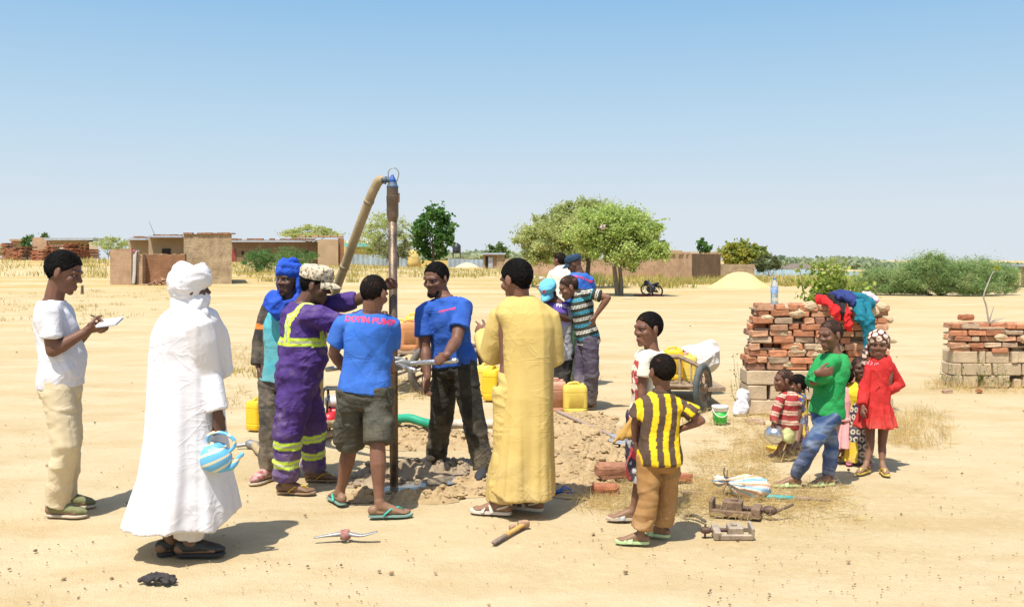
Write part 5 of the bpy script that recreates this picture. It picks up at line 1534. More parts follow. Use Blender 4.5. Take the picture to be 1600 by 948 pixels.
def pebbles():
    rng = np.random.default_rng(5); base = MB(); base.ell(V3(0,0,0), 1, None, 6, 4); bv = base.V(); m = MB()
    for _ in range(330):
        py = 500 + 445*rng.random(); px = 1640*rng.random()-20; g = G(px, py); s = (.004 + .010*rng.random()**3)*(1 + max(0, g[1]-8)*.06)
        v = bv*(1+.5*(rng.random((len(bv),1))-.5))*s*V3(1.3,1,.7) @ rz(rng.random()*360).T + V3(g[0], g[1], s*.15)
        m.add(v, base.f)
    for _ in range(1700):
        py = 620 + 330*rng.random(); px = 1640*rng.random()-20
        if fbm(np.array([[px*.006, py*.012, 0]]), 3, 3)[0] < .47: continue
        g = G(px, py); s = .0022 + .0035*rng.random()**2
        v = bv*(1+.5*(rng.random((len(bv),1))-.5))*s*V3(1.3,1,.7) + V3(g[0], g[1], s*.2); m.add(v, base.f)
    o = obj('pebbles', m, solid('pebble', (.36,.23,.12), .9, var=.6, scale=1.3, bmp=.2), None, False, origin=(0,0,0)); tag(o, kind='stuff')
pebbles()

# ---- walls and houses ----------------------------------------------------------------
def brickmat(name, c1, c2, mortar, sc=1.0, rough=.9, msize=.025, course=.075, bl=.23, tint=.35, bs=.7):
    m, nt, b = newmat(name); b.inputs['Roughness'].default_value = rough; b.inputs['Specular IOR Level'].default_value = .2
    tc = nd(nt, 'ShaderNodeTexCoord'); sx = nd(nt, 'ShaderNodeSeparateXYZ'); lk(nt, tc.outputs['Object'], sx.inputs[0])
    ad = nd(nt, 'ShaderNodeMath', operation='ADD'); lk(nt, sx.outputs[0], ad.inputs[0]); lk(nt, sx.outputs[1], ad.inputs[1])
    cb = nd(nt, 'ShaderNodeCombineXYZ'); lk(nt, ad.outputs[0], cb.inputs[0]); lk(nt, sx.outputs[2], cb.inputs[1])
    br = nd(nt, 'ShaderNodeTexBrick'); lk(nt, cb.outputs[0], br.inputs['Vector']); br.inputs['Scale'].default_value = 1/sc
    br.inputs['Brick Width'].default_value = bl; br.inputs['Row Height'].default_value = course; br.inputs['Mortar Size'].default_value = msize*.4; br.inputs['Mortar Smooth'].default_value = .3
    br.inputs['Color1'].default_value = rgba(c1); br.inputs['Color2'].default_value = rgba(c2); br.inputs['Mortar'].default_value = rgba(mortar); br.inputs['Bias'].default_value = -.1
    n = noise_node(nt, .9, 5, .7); f = ramp(nt, n.outputs['Fac'], [(.3, 1-tint), (.7, 1.12)])
    c = mixc(nt, 1.0, br.outputs['Color'], f.outputs['Color'], 'MULTIPLY'); lk(nt, c, b.inputs['Base Color'])
    iv = nd(nt, 'ShaderNodeMath', operation='SUBTRACT'); iv.inputs[0].default_value = 1; lk(nt, br.outputs['Fac'], iv.inputs[1]); bump(nt, b, iv.outputs[0], bs, .04)
    return m
REDB = brickmat('fired_brick', (.34,.155,.075), (.27,.115,.055), (.30,.21,.125), 1.5)
PINKB = brickmat('dusty_brick', (.50,.32,.20), (.45,.27,.16), (.48,.36,.23), 1.5)
BROWNB = brickmat('brown_brick', (.30,.19,.11), (.25,.155,.09), (.22,.155,.095), 1.6, msize=.04)
PLAST = solid('mud_plaster', (.42,.315,.19), .95, var=.35, scale=1.6, bmp=.8, bdist=.08, col2=(.25,.175,.10))
TANW = solid('tan_render', (.42,.30,.175), .95, var=.2, scale=.6, bmp=.4, bdist=.05)
YELW = solid('yellow_render', (.58,.42,.14), .9, var=.15, scale=.8, bmp=.2)
PALEW = solid('pale_render', (.52,.40,.27), .9, var=.15, scale=.8, bmp=.2)
DARK = solid('dark_opening', (.03,.022,.018), .9, bmp=0)
REDD = solid('red_metal_door', (.28,.05,.035), .6, var=.3, scale=3)
ZINC = solid('zinc_sheet', (.46,.48,.50), .45, metal=.35, var=.25, scale=2, bmp=.1)
def corr(name, col, col2):
    m, nt, b = newmat(name); b.inputs['Roughness'].default_value = .5; b.inputs['Metallic'].default_value = .25
    n = noise_node(nt, .35, 4, .6); r = ramp(nt, n.outputs['Fac'], [(.35, col2), (.62, col)]); lk(nt, r.outputs['Color'], b.inputs['Base Color']); return m
CORR = corr('corrugated_sheet', (.42,.50,.55), (.30,.34,.36)); CORB = corr('pale_blue_sheet', (.46,.60,.68), (.36,.48,.54))
def wallbox(m, L, Rr, T, Bt, d, depth, z0=None, shear=None):
    """A box whose front face fills the given photograph extent at distance d; sunk a little into the ground."""
    a = W(L, T, d); b = W(Rr, Bt, d); z = b[2] - .25 if z0 is None else z0
    m.box(((a[0]+b[0])/2, d + depth/2, (a[2]+z)/2), (b[0]-a[0], depth, a[2]-z))
    # plots lie skew to the road: side walls run back at an angle
    if shear is None: shear = ((L if Rr > CXP else Rr) - CXP)/FPX*1.04 if depth > 1.5 else 0
    v = m.v[-1]; v[:,0] += (v[:,1] - d)*shear
    return a, b
def wb(name, mat, parent, *a, **k):
    m = MB(); wallbox(m, *a, **k); return obj(name, m, mat, parent, False)
def topcourse(m, L, Rr, T, d, depth, rng, h=.10, step=.30):
    """Ragged top course of loose bricks."""
    a = W(L, T, d); b = W(Rr, T, d); x = a[0]; m.box(((a[0]+b[0])/2, d + depth*.5, a[2] + h*.04), (b[0]-a[0]-.02, depth*.9, h*.2))
    while x < b[0] - .1:
        w = step*(.7+.5*rng.random())
        if rng.random() > .25: m.box((x + w/2, d + depth*.5, a[2] + h*.5 - .01), (w*.92, depth*1.04, h*(.6+.6*rng.random())))
        x += w

def house_left():
    rng = np.random.default_rng(2)
    e = thing('brick_house', B(320, 66.5), 'mud plastered house with ragged brick parapet and thin antenna', 'house')
    w_ = wb('wall', PLAST, e, 287, 362, 366, 446, 66.5, 6.0)
    m = MB(); topcourse(m, 286, 362.5, 366, 66.4, .4, rng, .12, .4); 
    pass
    obj('parapet', m, REDB, e, False)
    wb('rear_wall', TANW, e, 232, 288, 371, 430, 69.5, 4.0)
    m = MB(); a = W(230,369.5,69); b = W(289,369.5,69); m.box(((a[0]+b[0])/2, 69.2, a[2]), (b[0]-a[0], 1.6, .06), rotm('X', 3)); obj('roof_sheet', m, ZINC, e, False)
    m = MB(); topcourse(m, 232, 288, 368.6, 70, .4, rng, .12, .4); obj('roof_edge', m, REDB, e, False)
    wb('side_wall', TANW, e, 201, 232, 375, 430, 71, 4.0)
    m = MB(); a = W(199,373.5,70.6); b = W(231,372.5,70.6); m.box(((a[0]+b[0])/2, 70.8, a[2]), (b[0]-a[0], 1.4, .06), rotm('X', 3)); obj('roof_sheet', m, ZINC, e, False)
    m = MB(); topcourse(m, 202, 231, 371.5, 71.4, .4, rng, .12, .4); obj('roof_edge', m, REDB, e, False)
    f = wb('window', DARK, e, 253, 266, 388.5, 400, 69.43, .2, z0=W(0,398,69.4)[2])
    m = MB(); m.tube([W(242,368,70), W(237,356,70), W(233,346,70)], [.018,.014,.010], 5); obj('antenna', m, DARK, e)
    e = thing('yard_wall', B(230, 65), 'low red brick yard wall with a gap, in front of the plastered house', 'wall')
    wb('wall', PINKB, e, 172, 205.5, 390.5, 444, 65, .35); wb('wall', REDB, e, 222, 289, 398, 443.5, 65.6, .3)
    wb('gate_pier', PINKB, e, 213.5, 222.5, 397, 445, 65.0, .6); wb('gate_pier', BROWNB, e, 205.5, 209, 391, 444, 65.05, .5)
    m = MB(); topcourse(m, 172, 206, 390.5, 65, .35, rng, .10, .35); topcourse(m, 222, 288, 398, 65.6, .3, rng, .08, .35); obj('coping', m, PINKB, e, False)
    # cloth hung over the pier
    m = MB(); P = smooth_path([W(217,394.5,64.9), W(212,394,64.85), W(210.5,404,64.8), W(210,425,64.8), W(208.5,443,64.75)], 4)
    m.tube(P, [(.02,.18)]*5 + [(.035,.12)]*(len(P)-5), 8, flat=V3(1,0,0)); tag(obj('hanging_cloth', m, cloth('grey_white_cloth', (.50,.47,.43)), None), 'long off-white cloth hanging over the yard wall gap', 'cloth')
    m = MB(); m.ell(W(209.5,392.5,64.9), (.12,.2,.10)); tag(obj('folded_cloth', m, cloth('magenta_cloth', (.42,.04,.16)), None), 'small magenta cloth folded on the yard wall top', 'cloth')
    m = MB()
    for k in range(150):
        t = rng.random(); x = lerp(W(224,0,64.4)[0], W(276,0,64.4)[0], t); hgt = max(.05, .62*math.exp(-((t-.5)/.27)**2)); y = 64.9 - rng.random()*1.1*(1-.4*rng.random())
        m.box((x, y, rng.random()*hgt*(1-(64.9-y)/1.6)), (.22,.11,.07), rz(rng.random()*180) @ rotm('X', rng.normal()*25))
    o = obj('brick_rubble', m, solid('pale_brick', (.47,.27,.16), .9, var=.4, scale=2), None, False); tag(o, kind='stuff')
house_left()
def row_house():
    rng = np.random.default_rng(4)
    e = thing('row_house', B(450, 131), 'long brown brick row house with a red door and tin eaves', 'house')
    wb('wall', BROWNB, e, 362, 497, 378, 412, 131, 5); 
    m = MB(); a = W(360,375.5,130.5); b = W(497,378,130.5); m.box(((a[0]+b[0])/2, 130.9, a[2]-.06), (b[0]-a[0], 1.6, .10)); obj('eaves', m, ZINC, e, False)
    m = MB(); topcourse(m, 361, 497, 375, 131.4, .5, rng, .22, .7); obj('parapet', m, REDB, e, False)
    wb('door', REDD, e, 362.5, 368.5, 390, 411, 130.93, .2)
    for (a, b) in ((377,381),(412,417),(463,467),(476,481)): wb('window', DARK, e, a, b, 392, 399, 130.93, .2, z0=W(0,398.5,130.93)[2])
    wb('end_block', TANW, e, 496.5, 528.5, 374, 413, 127, 6); wb('side_face', REDB, e, 528, 537.5, 372, 413, 127.4, 6)  # separate box in darker brick stands for the end block's right face
    m = MB(); topcourse(m, 466, 535, 371, 129, .8, rng, .3, .8); obj('coping', m, PINKB, e, False)
row_house()
def arcade():
    e = thing('arcade_building', B(100, 138), 'far building with a dark arcade under a flat tin roof', 'building')
    wb('wall', PINKB, e, 51, 73, 371, 400, 138, 6); wb('end_wall', PALEW, e, 139.5, 153, 378, 402, 137, 8)
    wb('back_wall', TANW, e, 72, 141, 374, 402, 143, 1)
    m = MB(); a = W(72,372,137.6); b = W(148,375.5,137.6); m.box(((a[0]+b[0])/2, 140.5, a[2]-.15), (b[0]-a[0], 7, .35)); obj('roof', m, ZINC, e, False)
    m = MB(); d = 138.2
    for i in range(8):
        L = 73 + i*8.6; Rr = L + 6.6
        wallbox(m, L - 2, L, 380, 402, d, .6)
        pts = []
        for s in np.linspace(0, PI, 9): pts.append(((L+Rr)/2 - math.cos(s)*3.3, 386 - math.sin(s)*5.0))
        for (p, q) in zip(pts[:-1], pts[1:]):
            a0 = W(p[0], p[1], d); a1 = W(q[0], q[1], d); t0 = W(p[0], 376, d); t1 = W(q[0], 376, d)
            m.add([a0, a1, t1, t0, a0+V3(0,.6,0), a1+V3(0,.6,0), t1+V3(0,.6,0), t0+V3(0,.6,0)], [(0,1,2,3),(4,7,6,5),(0,4,5,1),(3,2,6,7)])
        t0 = W(L-2, 376, d); t1 = W(L, 381, d); m.box(((t0[0]+t1[0])/2, d+.3, (t0[2]+t1[2])/2), (t1[0]-t0[0], .6, t0[2]-t1[2]))
    obj('arcade', m, TANW, e, False)
    e = thing('plaster_hut', B(28, 150), 'small brown hut at the far edge of the village', 'hut'); wb('wall', PINKB, e, 17, 37, 376, 398, 150, 4)
    m = MB(); a = W(16,375,149.6); b = W(38,375,149.6); m.box(((a[0]+b[0])/2, 151, a[2]), (b[0]-a[0], 3.4, .3)); obj('roof', m, PINKB, e, False)
    e = thing('plaster_wall', B(88, 118), 'pale pink wall panel between the red brick stacks', 'wall'); wb('wall', PALEW, e, 79, 99, 383, 404, 118, .4); 
    m = MB(); topcourse(m, 79, 99, 383, 118, .4, np.random.default_rng(8), .1, .4); obj('coping', m, REDB, e, False)
arcade()
STKB = solid('stacked_red_brick', (.40,.135,.06), .9, var=.4, scale=2.2, bmp=.2, attr=True)
def far_stack(L, Rr, T, Bt, d, depth, label, seed):
    rng = np.random.default_rng(seed); e = thing('brick_pile', B((L+Rr)/2, d), label, 'brick stack', 'red brick stacks far off')
    a = W(L, T, d); b = W(Rr, Bt, d); w = b[0]-a[0]; h = a[2]-b[2]; V = []; m = MB(); cols = []
    rows = int(h/.19); 
    for r in range(-1, rows):
        for i in range(int(w/.5)+1):
            x = a[0] + min(w-.2, i*.5 + (r % 2)*.2)
            if r > rows-4 and rng.random() < .35: continue
            for k in range(int(depth/.6)+1):
                m.box((x+.22+rng.normal()*.02, d+.25+k*.6+rng.normal()*.05, b[2]+r*.19+.09), (.44,.5,.155)); cols += [np.array((.36,.125,.055))*(.7+.6*rng.random())]*8
    o = obj('brick_courses', m, STKB, e, False); at = o.data.attributes.new('Col','FLOAT_COLOR','POINT'); c = np.ones((len(cols),4),np.float32); c[:,:3] = cols; at.data.foreach_set('color', c.ravel())
far_stack(0, 17, 378, 405, 111, 1.6, 'red brick stack at the very edge of the village, squared off', 1)
far_stack(18.5, 31.5, 383, 405.5, 109, 3.0, 'shorter red brick stack beside the squared off one', 2)
far_stack(47, 63, 386, 405, 108, 2.4, 'red brick stack left of the pale pink wall panel', 3)
far_stack(69, 79, 382, 404, 110, 2.4, 'narrow red brick stack touching the pale pink wall panel', 4)
far_stack(98.5, 111, 379, 403, 112, 1.8, 'tall ragged red brick stack before the arcade building', 5)
far_stack(114, 124, 383, 401.5, 114, 2.2, 'ragged red brick stack second nearest the arcade end wall', 6)
far_stack(126, 138, 384, 401, 116, 2.6, 'ragged red brick stack nearest the arcade end wall', 7)
def fence(name, label, pts, mat, d, sheet=.9):
    """Corrugated sheets on posts; pts = (px, top, base) along the fence."""
    e = thing(name, B(pts[0][0], d), label, 'fence'); m = MB()
    for (p, q) in zip(pts[:-1], pts[1:]):
        n = max(4, int(abs(q[0]-p[0])/FPX*d/.09)); rng = np.random.default_rng(int(p[0]))
        xs = np.linspace(p[0], q[0], n+1); lo = []; hi = []
        for i, x in enumerate(xs):
            t = i/n; a = W(x, lerp(p[1], q[1], t), d); g = W(x, lerp(p[2], q[2], t), d); j = .05*math.sin(i*math.pi*.9)
            st = int(i/10); jj = (math.sin(st*7.3)*.06)
            lo.append(V3(a[0], d + j, g[2]-.2)); hi.append(V3(a[0], d + j, a[2] + jj))
        v = np.array(lo + hi); k = n+1; v2 = v + V3(0,.02,0)
        m.add(np.concatenate([v, v2]), [(i, i+1, k+i+1, k+i) for i in range(n)] + [(2*k+i+1, 2*k+i, 3*k+i, 3*k+i+1) for i in range(n)] + [(k+i, k+i+1, 3*k+i+1, 3*k+i) for i in range(n)])
    obj('sheet_panel', m, mat, e, False)
    for k in range(2 + int(abs(pts[-1][0]-pts[0][0])/FPX*d/3)):
        t = k/(1 + int(abs(pts[-1][0]-pts[0][0])/FPX*d/3)); x = lerp(pts[0][0], pts[-1][0], t); tp = np.interp(x, [p[0] for p in pts], [p[1] for p in pts]); bs = np.interp(x, [p[0] for p in pts], [p[2] for p in pts])
        a = W(x, tp-1, d); g = W(x, bs, d); mm = MB(); mm.tube([g + V3(0,.12,-.2), a + V3(0,.12,0)], [.05,.045], 6); obj('post', mm, BARK, e)
fence('corrugated_fence', 'grey corrugated fence below the yellow house', [(540,398,414),(600,397,415),(636,399,416)], CORR, 175)
fence('corrugated_fence', 'grey corrugated fence running to the door hut', [(700,404.5,418),(756,405.5,419)], CORR, 185)
fence('corrugated_fence', 'long pale blue corrugated fence in front of the thatched hut', [(1178,419,439),(1230,421,440),(1285,422.5,440)], CORB, 108)
fence('corrugated_fence', 'short pale blue corrugated fence beside the thorn thicket', [(1316,424,440),(1341,424.5,440)], CORB, 106)
def village_right():
    rng = np.random.default_rng(14)
    e = thing('yellow_house', B(565, 195), 'pale yellow house with a turquoise awning', 'house'); wb('wall', YELW, e, 536, 592, 376, 412, 195, 8)
    m = MB(); a = W(540,380,194.8); b = W(584,385.5,193.5); m.box(((a[0]+b[0])/2, 194.2, (a[2]+b[2])/2), (b[0]-a[0], 1.5, a[2]-b[2])); obj('awning', m, solid('turquoise_paint', (.14,.50,.50), .6), e, False)
    m = MB(); 
    for k in range(7): q = W(543+k*6.3, 377.5, 194.6); m.box(q, (.35,.3,.5))
    obj('vent_blocks', m, solid('white_paint', (.75,.72,.66)), e, False); wb('side_wall', YELW, e, 636, 656, 391, 416, 190, 4)
    e = thing('mud_dome', B(650, 176), 'rounded yellow mud store by the dark broadleaf tree', 'mud store')
    m = MB(); c = W(645,415,176); m.lathe([(1.3,-.4),(1.35,.6),(1.25,1.6),(.9,2.4),(.4,2.85),(.02,3.0)], (c[0], 176, c[2]), 20); obj('shell', m, YELW, e)
    wb('yard_wall', YELW, e, 655, 700, 407, 418, 176, .3)
    e = thing('water_tank', B(713.5, 190), 'black plastic water tank on a stand', 'water tank')
    m = MB(); c = W(713.5,395,190); prof = [(.02,0),(.78,0),(.82,.1),(.82,.5),(.86,.55),(.82,.6),(.82,1.0),(.86,1.05),(.82,1.1),(.80,1.45),(.55,1.75),(.28,1.85),(.28,1.98),(.02,1.98)]; m.lathe(prof, c, 24); obj('tank', m, solid('black_plastic', (.03,.035,.045), .4), e)
    m = MB()
    for sx in (-.7,.7):
        for sy in (-.7,.7): m.tube([c + V3(sx,sy,-2.6), c + V3(sx,sy,0)], [.08,.08], 6)
    m.box(c - V3(0,0,.06), (1.8,1.8,.1)); obj('stand', m, BARK, e, False)
    e = thing('door_hut', B(771, 160), 'small brown hut with an open dark door and tin roof', 'hut'); wb('wall', PINKB, e, 755, 788, 397.5, 418.5, 160, 3)
    m = MB(); a = W(753,396,159.6); b = W(790,397,159.6); m.box(((a[0]+b[0])/2, 161.3, a[2]-.05), (b[0]-a[0], 4.2, .14), rotm('X', 2)); obj('roof', m, ZINC, e, False)
    wb('doorway', DARK, e, 758.5, 762.5, 400.5, 418.5, 159.94, .2); wb('tin_door', ZINC, e, 763, 770, 402, 418.5, 159.8, .15); wb('side_wall', PLAST, e, 776, 788.5, 397, 418.5, 159.7, 2)
    m = MB(); c = B(730,182); m.lathe([(2.6,-.2),(2.2,.12),(1.4,.55),(.6,.85),(.02,.95)], c, 20); tag(obj('sand_pile', m, solid('pale_sand', (.60,.48,.30), .95, var=.15, scale=2)), 'low pale sand pile before the far grey fence', 'sand pile')
    e = thing('compound_wall', B(900, 96), 'long low mud brick compound wall behind the two acacias', 'wall'); wb('wall', PINKB, e, 789, 1037, 406, 433, 96, .4)
    m = MB(); topcourse(m, 789, 1037, 406, 96, .4, rng, .10, .6); obj('coping', m, PINKB, e, False)
    e = thing('brick_compound', B(1080, 90), 'square brick enclosure with two bare brick faces', 'brick building')
    a = W(1037,397,90); bq = W(1081,396,84); c = W(1126,398,90); zb = -.3
    m = MB(); z = W(0,396.5,87)[2]; pts = [V3(a[0],90,zb), V3(bq[0],84,zb), V3(c[0],90,zb), V3((a[0]+c[0])/2,96,zb)]; top = [p*V3(1,1,0) + V3(0,0,z) for p in pts]
    m.add([pts[0], pts[1], top[1], top[0]], [(0,1,2,3)]); obj('left_face', m, PINKB, e, False)
    m = MB(); m.add([pts[1], pts[2], top[2], top[1]], [(0,1,2,3)]); obj('right_face', m, BROWNB, e, False)
    m = MB(); m.add([pts[2], pts[3], top[3], top[2], pts[0], top[0]], [(0,1,2,3),(1,4,5,2),(3,2,5)]); obj('rear_face', m, BROWNB, e, False)
    m = MB(); 
    for (p, q) in ((top[0], top[1]), (top[1], top[2])):
        L_ = np.linalg.norm(q-p); k = int(L_/.5); d_ = nrm(q-p); ang = math.degrees(math.atan2(d_[1], d_[0]))
        for i in range(k):
            if rng.random() > .3: m.box(p + d_*(i+.5)*L_/k + V3(0,.1,.02), (.44,.3,.10+.06*rng.random()), rz(ang))
    obj('coping', m, PINKB, e, False)
    e = thing('flat_house', B(1075, 125), 'pale flat roofed house behind the brick enclosure', 'house'); wb('wall', PALEW, e, 1044, 1122, 393, 425, 125, 6); wb('roof_block', TANW, e, 1043, 1066, 391, 398, 124.6, 4, z0=W(0,398,124.6)[2])
    e = thing('mud_wall', B(1150, 92), 'plain brown mud wall beside the brick enclosure', 'wall'); wb('wall', PLAST, e, 1125, 1179, 413, 433, 92, .4); m = MB(); topcourse(m, 1125, 1178, 413, 92, .4, rng, .05, .8); obj('coping', m, PLAST, e, False)
    e = thing('thatched_hut', B(1250, 122), 'hut with sagging grey thatch behind the pale blue fence', 'hut'); wb('wall', PLAST, e, 1230, 1268, 418, 438, 122, 3)
    m = MB(); a = W(1222,420,121); b = W(1272,422,121); r0 = W(1240,411.5,123); r1 = W(1262,412,123)
    m.add([a, b, r1, r0, a+V3(0,4,0), b+V3(0,4,0), r1+V3(0,.4,0), r0+V3(0,.4,0), a-V3(0,0,.3), b-V3(0,0,.3), a+V3(0,4,-.3), b+V3(0,4,-.3)], [(0,1,2,3),(5,4,7,6),(3,2,6,7),(1,5,6,2),(4,0,3,7),(8,9,1,0),(9,11,5,1),(10,8,0,4)]); obj('thatch', m, solid('grey_thatch', (.25,.20,.15), .95, var=.5, scale=5, bmp=.9, bdist=.1), e, False)
    m = MB(); c = G(1154, 449); 
    th = np.arange(40)*2*PI/40; rs = []
    for r, z in ((2.0,-.1),(1.9,.02),(1.55,.2),(1.1,.52),(.75,.78),(.4,.90),(.1,.94)):
        q = np.stack([np.cos(th)*r*(1+.06*np.sin(3*th+1))+ .12*z, np.sin(th)*r*(1+.05*np.sin(4*th)), np.full(40, z)], 1); q[:,2] += .03*np.sin(5*th)*(z>0); rs.append(q + c)
    m.rings(rs); tag(obj('sand_pile', m, solid('yellow_sand', (.60,.49,.21), .95, var=.12, scale=3, bmp=.4)), 'big heap of yellow sand in front of the mud wall', 'sand pile')
    e = thing('tan_house', B(1605, 60), 'tan rendered house end cut by the frame edge', 'house'); wb('wall', TANW, e, 1595.5, 1680, 417, 452, 60, 5)
    m = MB(); a = W(1593,415.5,59.7); b = W(1682,415.5,59.7); m.box(((a[0]+b[0])/2, 62, a[2]), (b[0]-a[0], 5.4, .08)); obj('roof', m, ZINC, e, False)
    for i, (px, py, s) in enumerate(((832,437,.42),(846,438,.36))):
        m = MB(); g = G(px, py); m.bbox(g + V3(0,0,s*.4), (s*1.1, s, s*.8), rz(20+i*25), .06); tag(obj('white_stone', m, solid('chalk_white', (.62,.58,.52), .9, var=.2, scale=3)), 'chunky whitewashed block by the compound wall grass', 'stone', 'whitewashed blocks')
    m = MB(); m.tube([G(128.5,459)-V3(0,0,.1), G(128.5,459)+V3(0,0,.38)], [.08,.07], 8); tag(obj('stump', m, BARK), 'short weathered post stump in the dry grass', 'post')
    m = MB()
    g = G(155,441.5); Q = RNG
    m.ell(g + V3(0,0,.02), (.8,.5,.05), None, 14, 6); m.ell(g + V3(-.5,.1,.05), (.3,.25,.08)); tag(obj('ground_cloth', m, cloth('mauve_cloth', (.16,.11,.17))), 'dull mauve cloth lying on the sand by the yard wall', 'cloth')
village_right()
# ================================================================= OBJECTS
DUST = False
IRON = solid('rusty_iron', (.155,.095,.06), .6, metal=.35, var=.5, scale=18, bmp=.5, col2=(.085,.05,.035))
PIPE = solid('worn_drill_steel', (.20,.135,.085), .45, metal=.45, var=.6, scale=9, bmp=.4, col2=(.07,.05,.035))
STEEL = solid('bright_steel', (.62,.62,.62), .28, metal=.85, var=.3, scale=14, bmp=.15)
GREYS = solid('grey_steel', (.33,.33,.32), .45, metal=.5, var=.35, scale=16, bmp=.3)
BLUEP = solid('chipped_blue_paint', (.05,.12,.22), .55, metal=.2, var=.6, scale=22, bmp=.4, col2=(.09,.08,.06))
HOSE = solid('tan_hose', (.40,.30,.155), .65, var=.3, scale=7, bmp=.25)
YPL = solid('yellow_plastic', (.80,.52,.02), .42, var=.15, scale=5, bmp=.12)
YPL2 = solid('faded_yellow_plastic', (.80,.58,.10), .5, var=.18, scale=5, bmp=.15)
OPL = solid('orange_plastic', (.62,.27,.10), .5, var=.25, scale=6, bmp=.15)
PPL = solid('dusty_pink_plastic', (.58,.30,.20), .55, var=.25, scale=6, bmp=.15)
WOOD = solid('weathered_wood', (.34,.24,.15), .85, var=.45, scale=14, bmp=.5)
WOODL = solid('handle_wood', (.58,.33,.09), .55, var=.3, scale=16, bmp=.25)
RUBT = solid('dusty_tyre', (.16,.14,.11), .9, var=.4, scale=10, bmp=.4)
RUBD = solid('grey_tyre', (.10,.115,.11), .85, var=.35, scale=10, bmp=.4)
PD = 7.39
# ---- drill string -----------------------------------------------------------------
e = thing('drill_pipe', V3(W(616,760,PD)[0], PD, 0), 'tall rusty drill pipe standing in the muddy hole', 'drill pipe')
top = W(613.5,336,PD); bot = W(616,770,PD)
m = MB(); m.tube([bot - V3(0,0,.25), lerp(bot, top, .5), top], [.033,.033,.033], 20, False); obj('pipe', m, PIPE, e)
m = MB(); u = nrm(top-bot)
def alongp(py): return lerp(bot, top, (770-py)/(770-336))
m.tube([alongp(346), alongp(339), alongp(336), alongp(316), alongp(315.5), alongp(306), alongp(305.5), alongp(294)], [.034,.044,.046,.046,.0475,.0475,.0445,.0445], 20, False); o = obj('coupling', m, PIPE, e); sharp(o, 40)
m = MB(); m.box(alongp(309) + V3(.048,-.005,0), (.012,.03,.07)); obj('lug', m, IRON, e, False)
e = thing('water_swivel', alongp(294), 'blue painted swivel head with wire bail on top of the drill pipe', 'swivel')
m = MB(); m.tube([alongp(293.9), alongp(291), alongp(290), alongp(287), alongp(285)], [.044,.046,.040,.036,.030], 18, False); o = obj('body', m, BLUEP, e); sharp(o, 40)
m = MB(); m.tube([alongp(285), alongp(282), alongp(279), alongp(275)], [.026,.03,.022,.012], 14); obj('cap', m, solid('bright_blue_paint', (.02,.09,.38), .5, var=.3), e)
m = MB(); c = alongp(272); m.tube([c + V3(-.032*1,0,-.055)] + [c + V3(.041*math.cos(a)+.008, 0, .048*math.sin(a)) for a in np.linspace(R(200), R(-20), 16)] + [c + V3(.030,0,-.07)], .0042, 8); obj('bail', m, GREYS, e)
m = MB(); a = alongp(283); m.tube(smooth_path([a, a + V3(-.045,0,.012), a + V3(-.075,0,.006), W(592,281,PD)], 4), list(np.linspace(.022,.026,13)), 12); 
for k in range(2): m.tube([lerp(a, W(592,281,PD), .45+k*.25), lerp(a, W(592,281,PD), .55+k*.25)], .031, 12, False)
obj('elbow', m, BLUEP, e)
# ---- delivery hose from the swivel down behind the men -------------------------------
pts = smooth_path([W(597,280,PD), W(591,284,PD+.01), W(586,293,PD+.03), W(580,306,PD+.06), W(562,352,PD+.2), W(543,404,PD+.4), W(524,456,PD+.6), W(508,510,PD+.85), W(500,570,PD+1.2), np.append(W(500,640,PD+1.6)[:2], .25), np.append(W(512,668,9.5)[:2], .12), np.append(W(545,660,9.62)[:2], .14)], 6)
m = MB(); m.tube(pts, [.028,.036] + [.037]*(len(pts)-2), 16)
e = thing('delivery_hose', np.append(pts[0][:2], 0), 'thick tan hose slanting down from the swivel behind the workers', 'hose'); obj('hose', m, HOSE, e)
TAPE = solid('tape_wrap', (.34,.27,.15), .8)
for k in (19, 31):
    m = MB(); m.tube([lerp(pts[k], pts[k+1], .1), lerp(pts[k], pts[k+1], .7)], .0405, 16, False); obj('clamp', m, TAPE, e)
pts = smooth_path([np.append(W(590,602,9.6)[:2], .50), W(575,628,9.55), W(560,648,9.35)] + [np.append(G(*q)[:2], .035) for q in ((530,676),(492,692),(455,702),(425,712),(407,712),(397,700))], 5)
m = MB(); m.tube(pts, .034, 14); e = thing('return_hose', np.append(pts[-1][:2], 0), 'tan hose lying on the sand with a bent end behind the purple coverall', 'hose'); obj('hose', m, HOSE, e)
m = MB(); m.tube([pts[-1] + V3(.02,0,-.01), pts[-1] + V3(-.05,.03,0)], .042, 12); m.tube([pts[-1] + V3(-.05,.03,0), pts[-1] + V3(-.16,.02,-.015)], .018, 10); obj('end_coupling', m, GREYS, e)
# ---- motor pump --------------------------------------------------------------------------
pd = 9.75; pb = np.append(W(535,676,pd)[:2], 0)
e = thing('motor_pump', pb, 'red and white motor pump in a black tube frame', 'motor pump')
def ploop(x, y0, y1, z1):
    r = .07; return smooth_path([V3(x,y0,.02), V3(x,y0,z1-r), V3(x,y0+r*.4,z1-r*.3), V3(x,y0+r,z1), V3(x,y1-r,z1), V3(x,y1-r*.4,z1-r*.3), V3(x,y1,z1-r), V3(x,y1,.02)], 3)
m = MB(); X0 = W(508,0,pd)[0]; X1 = W(560,0,pd)[0]
for x in (X0, X1): m.tube([np.array(q) for q in ploop(x, pd-.12, pd+.16, .44)], .0135, 8)
for y, z in ((pd-.12,.03),(pd+.16,.03),(pd-.05,.44),(pd+.10,.44)): m.tube([V3(X0,y,z), V3(X1,y,z)], .0125, 8)
m.tube([np.array(q) for q in ploop(X0+.05, pd-.15, pd-.02, .38)], .012, 8)
obj('frame', m, solid('black_tube', (.025,.025,.025), .4, metal=.3), e)
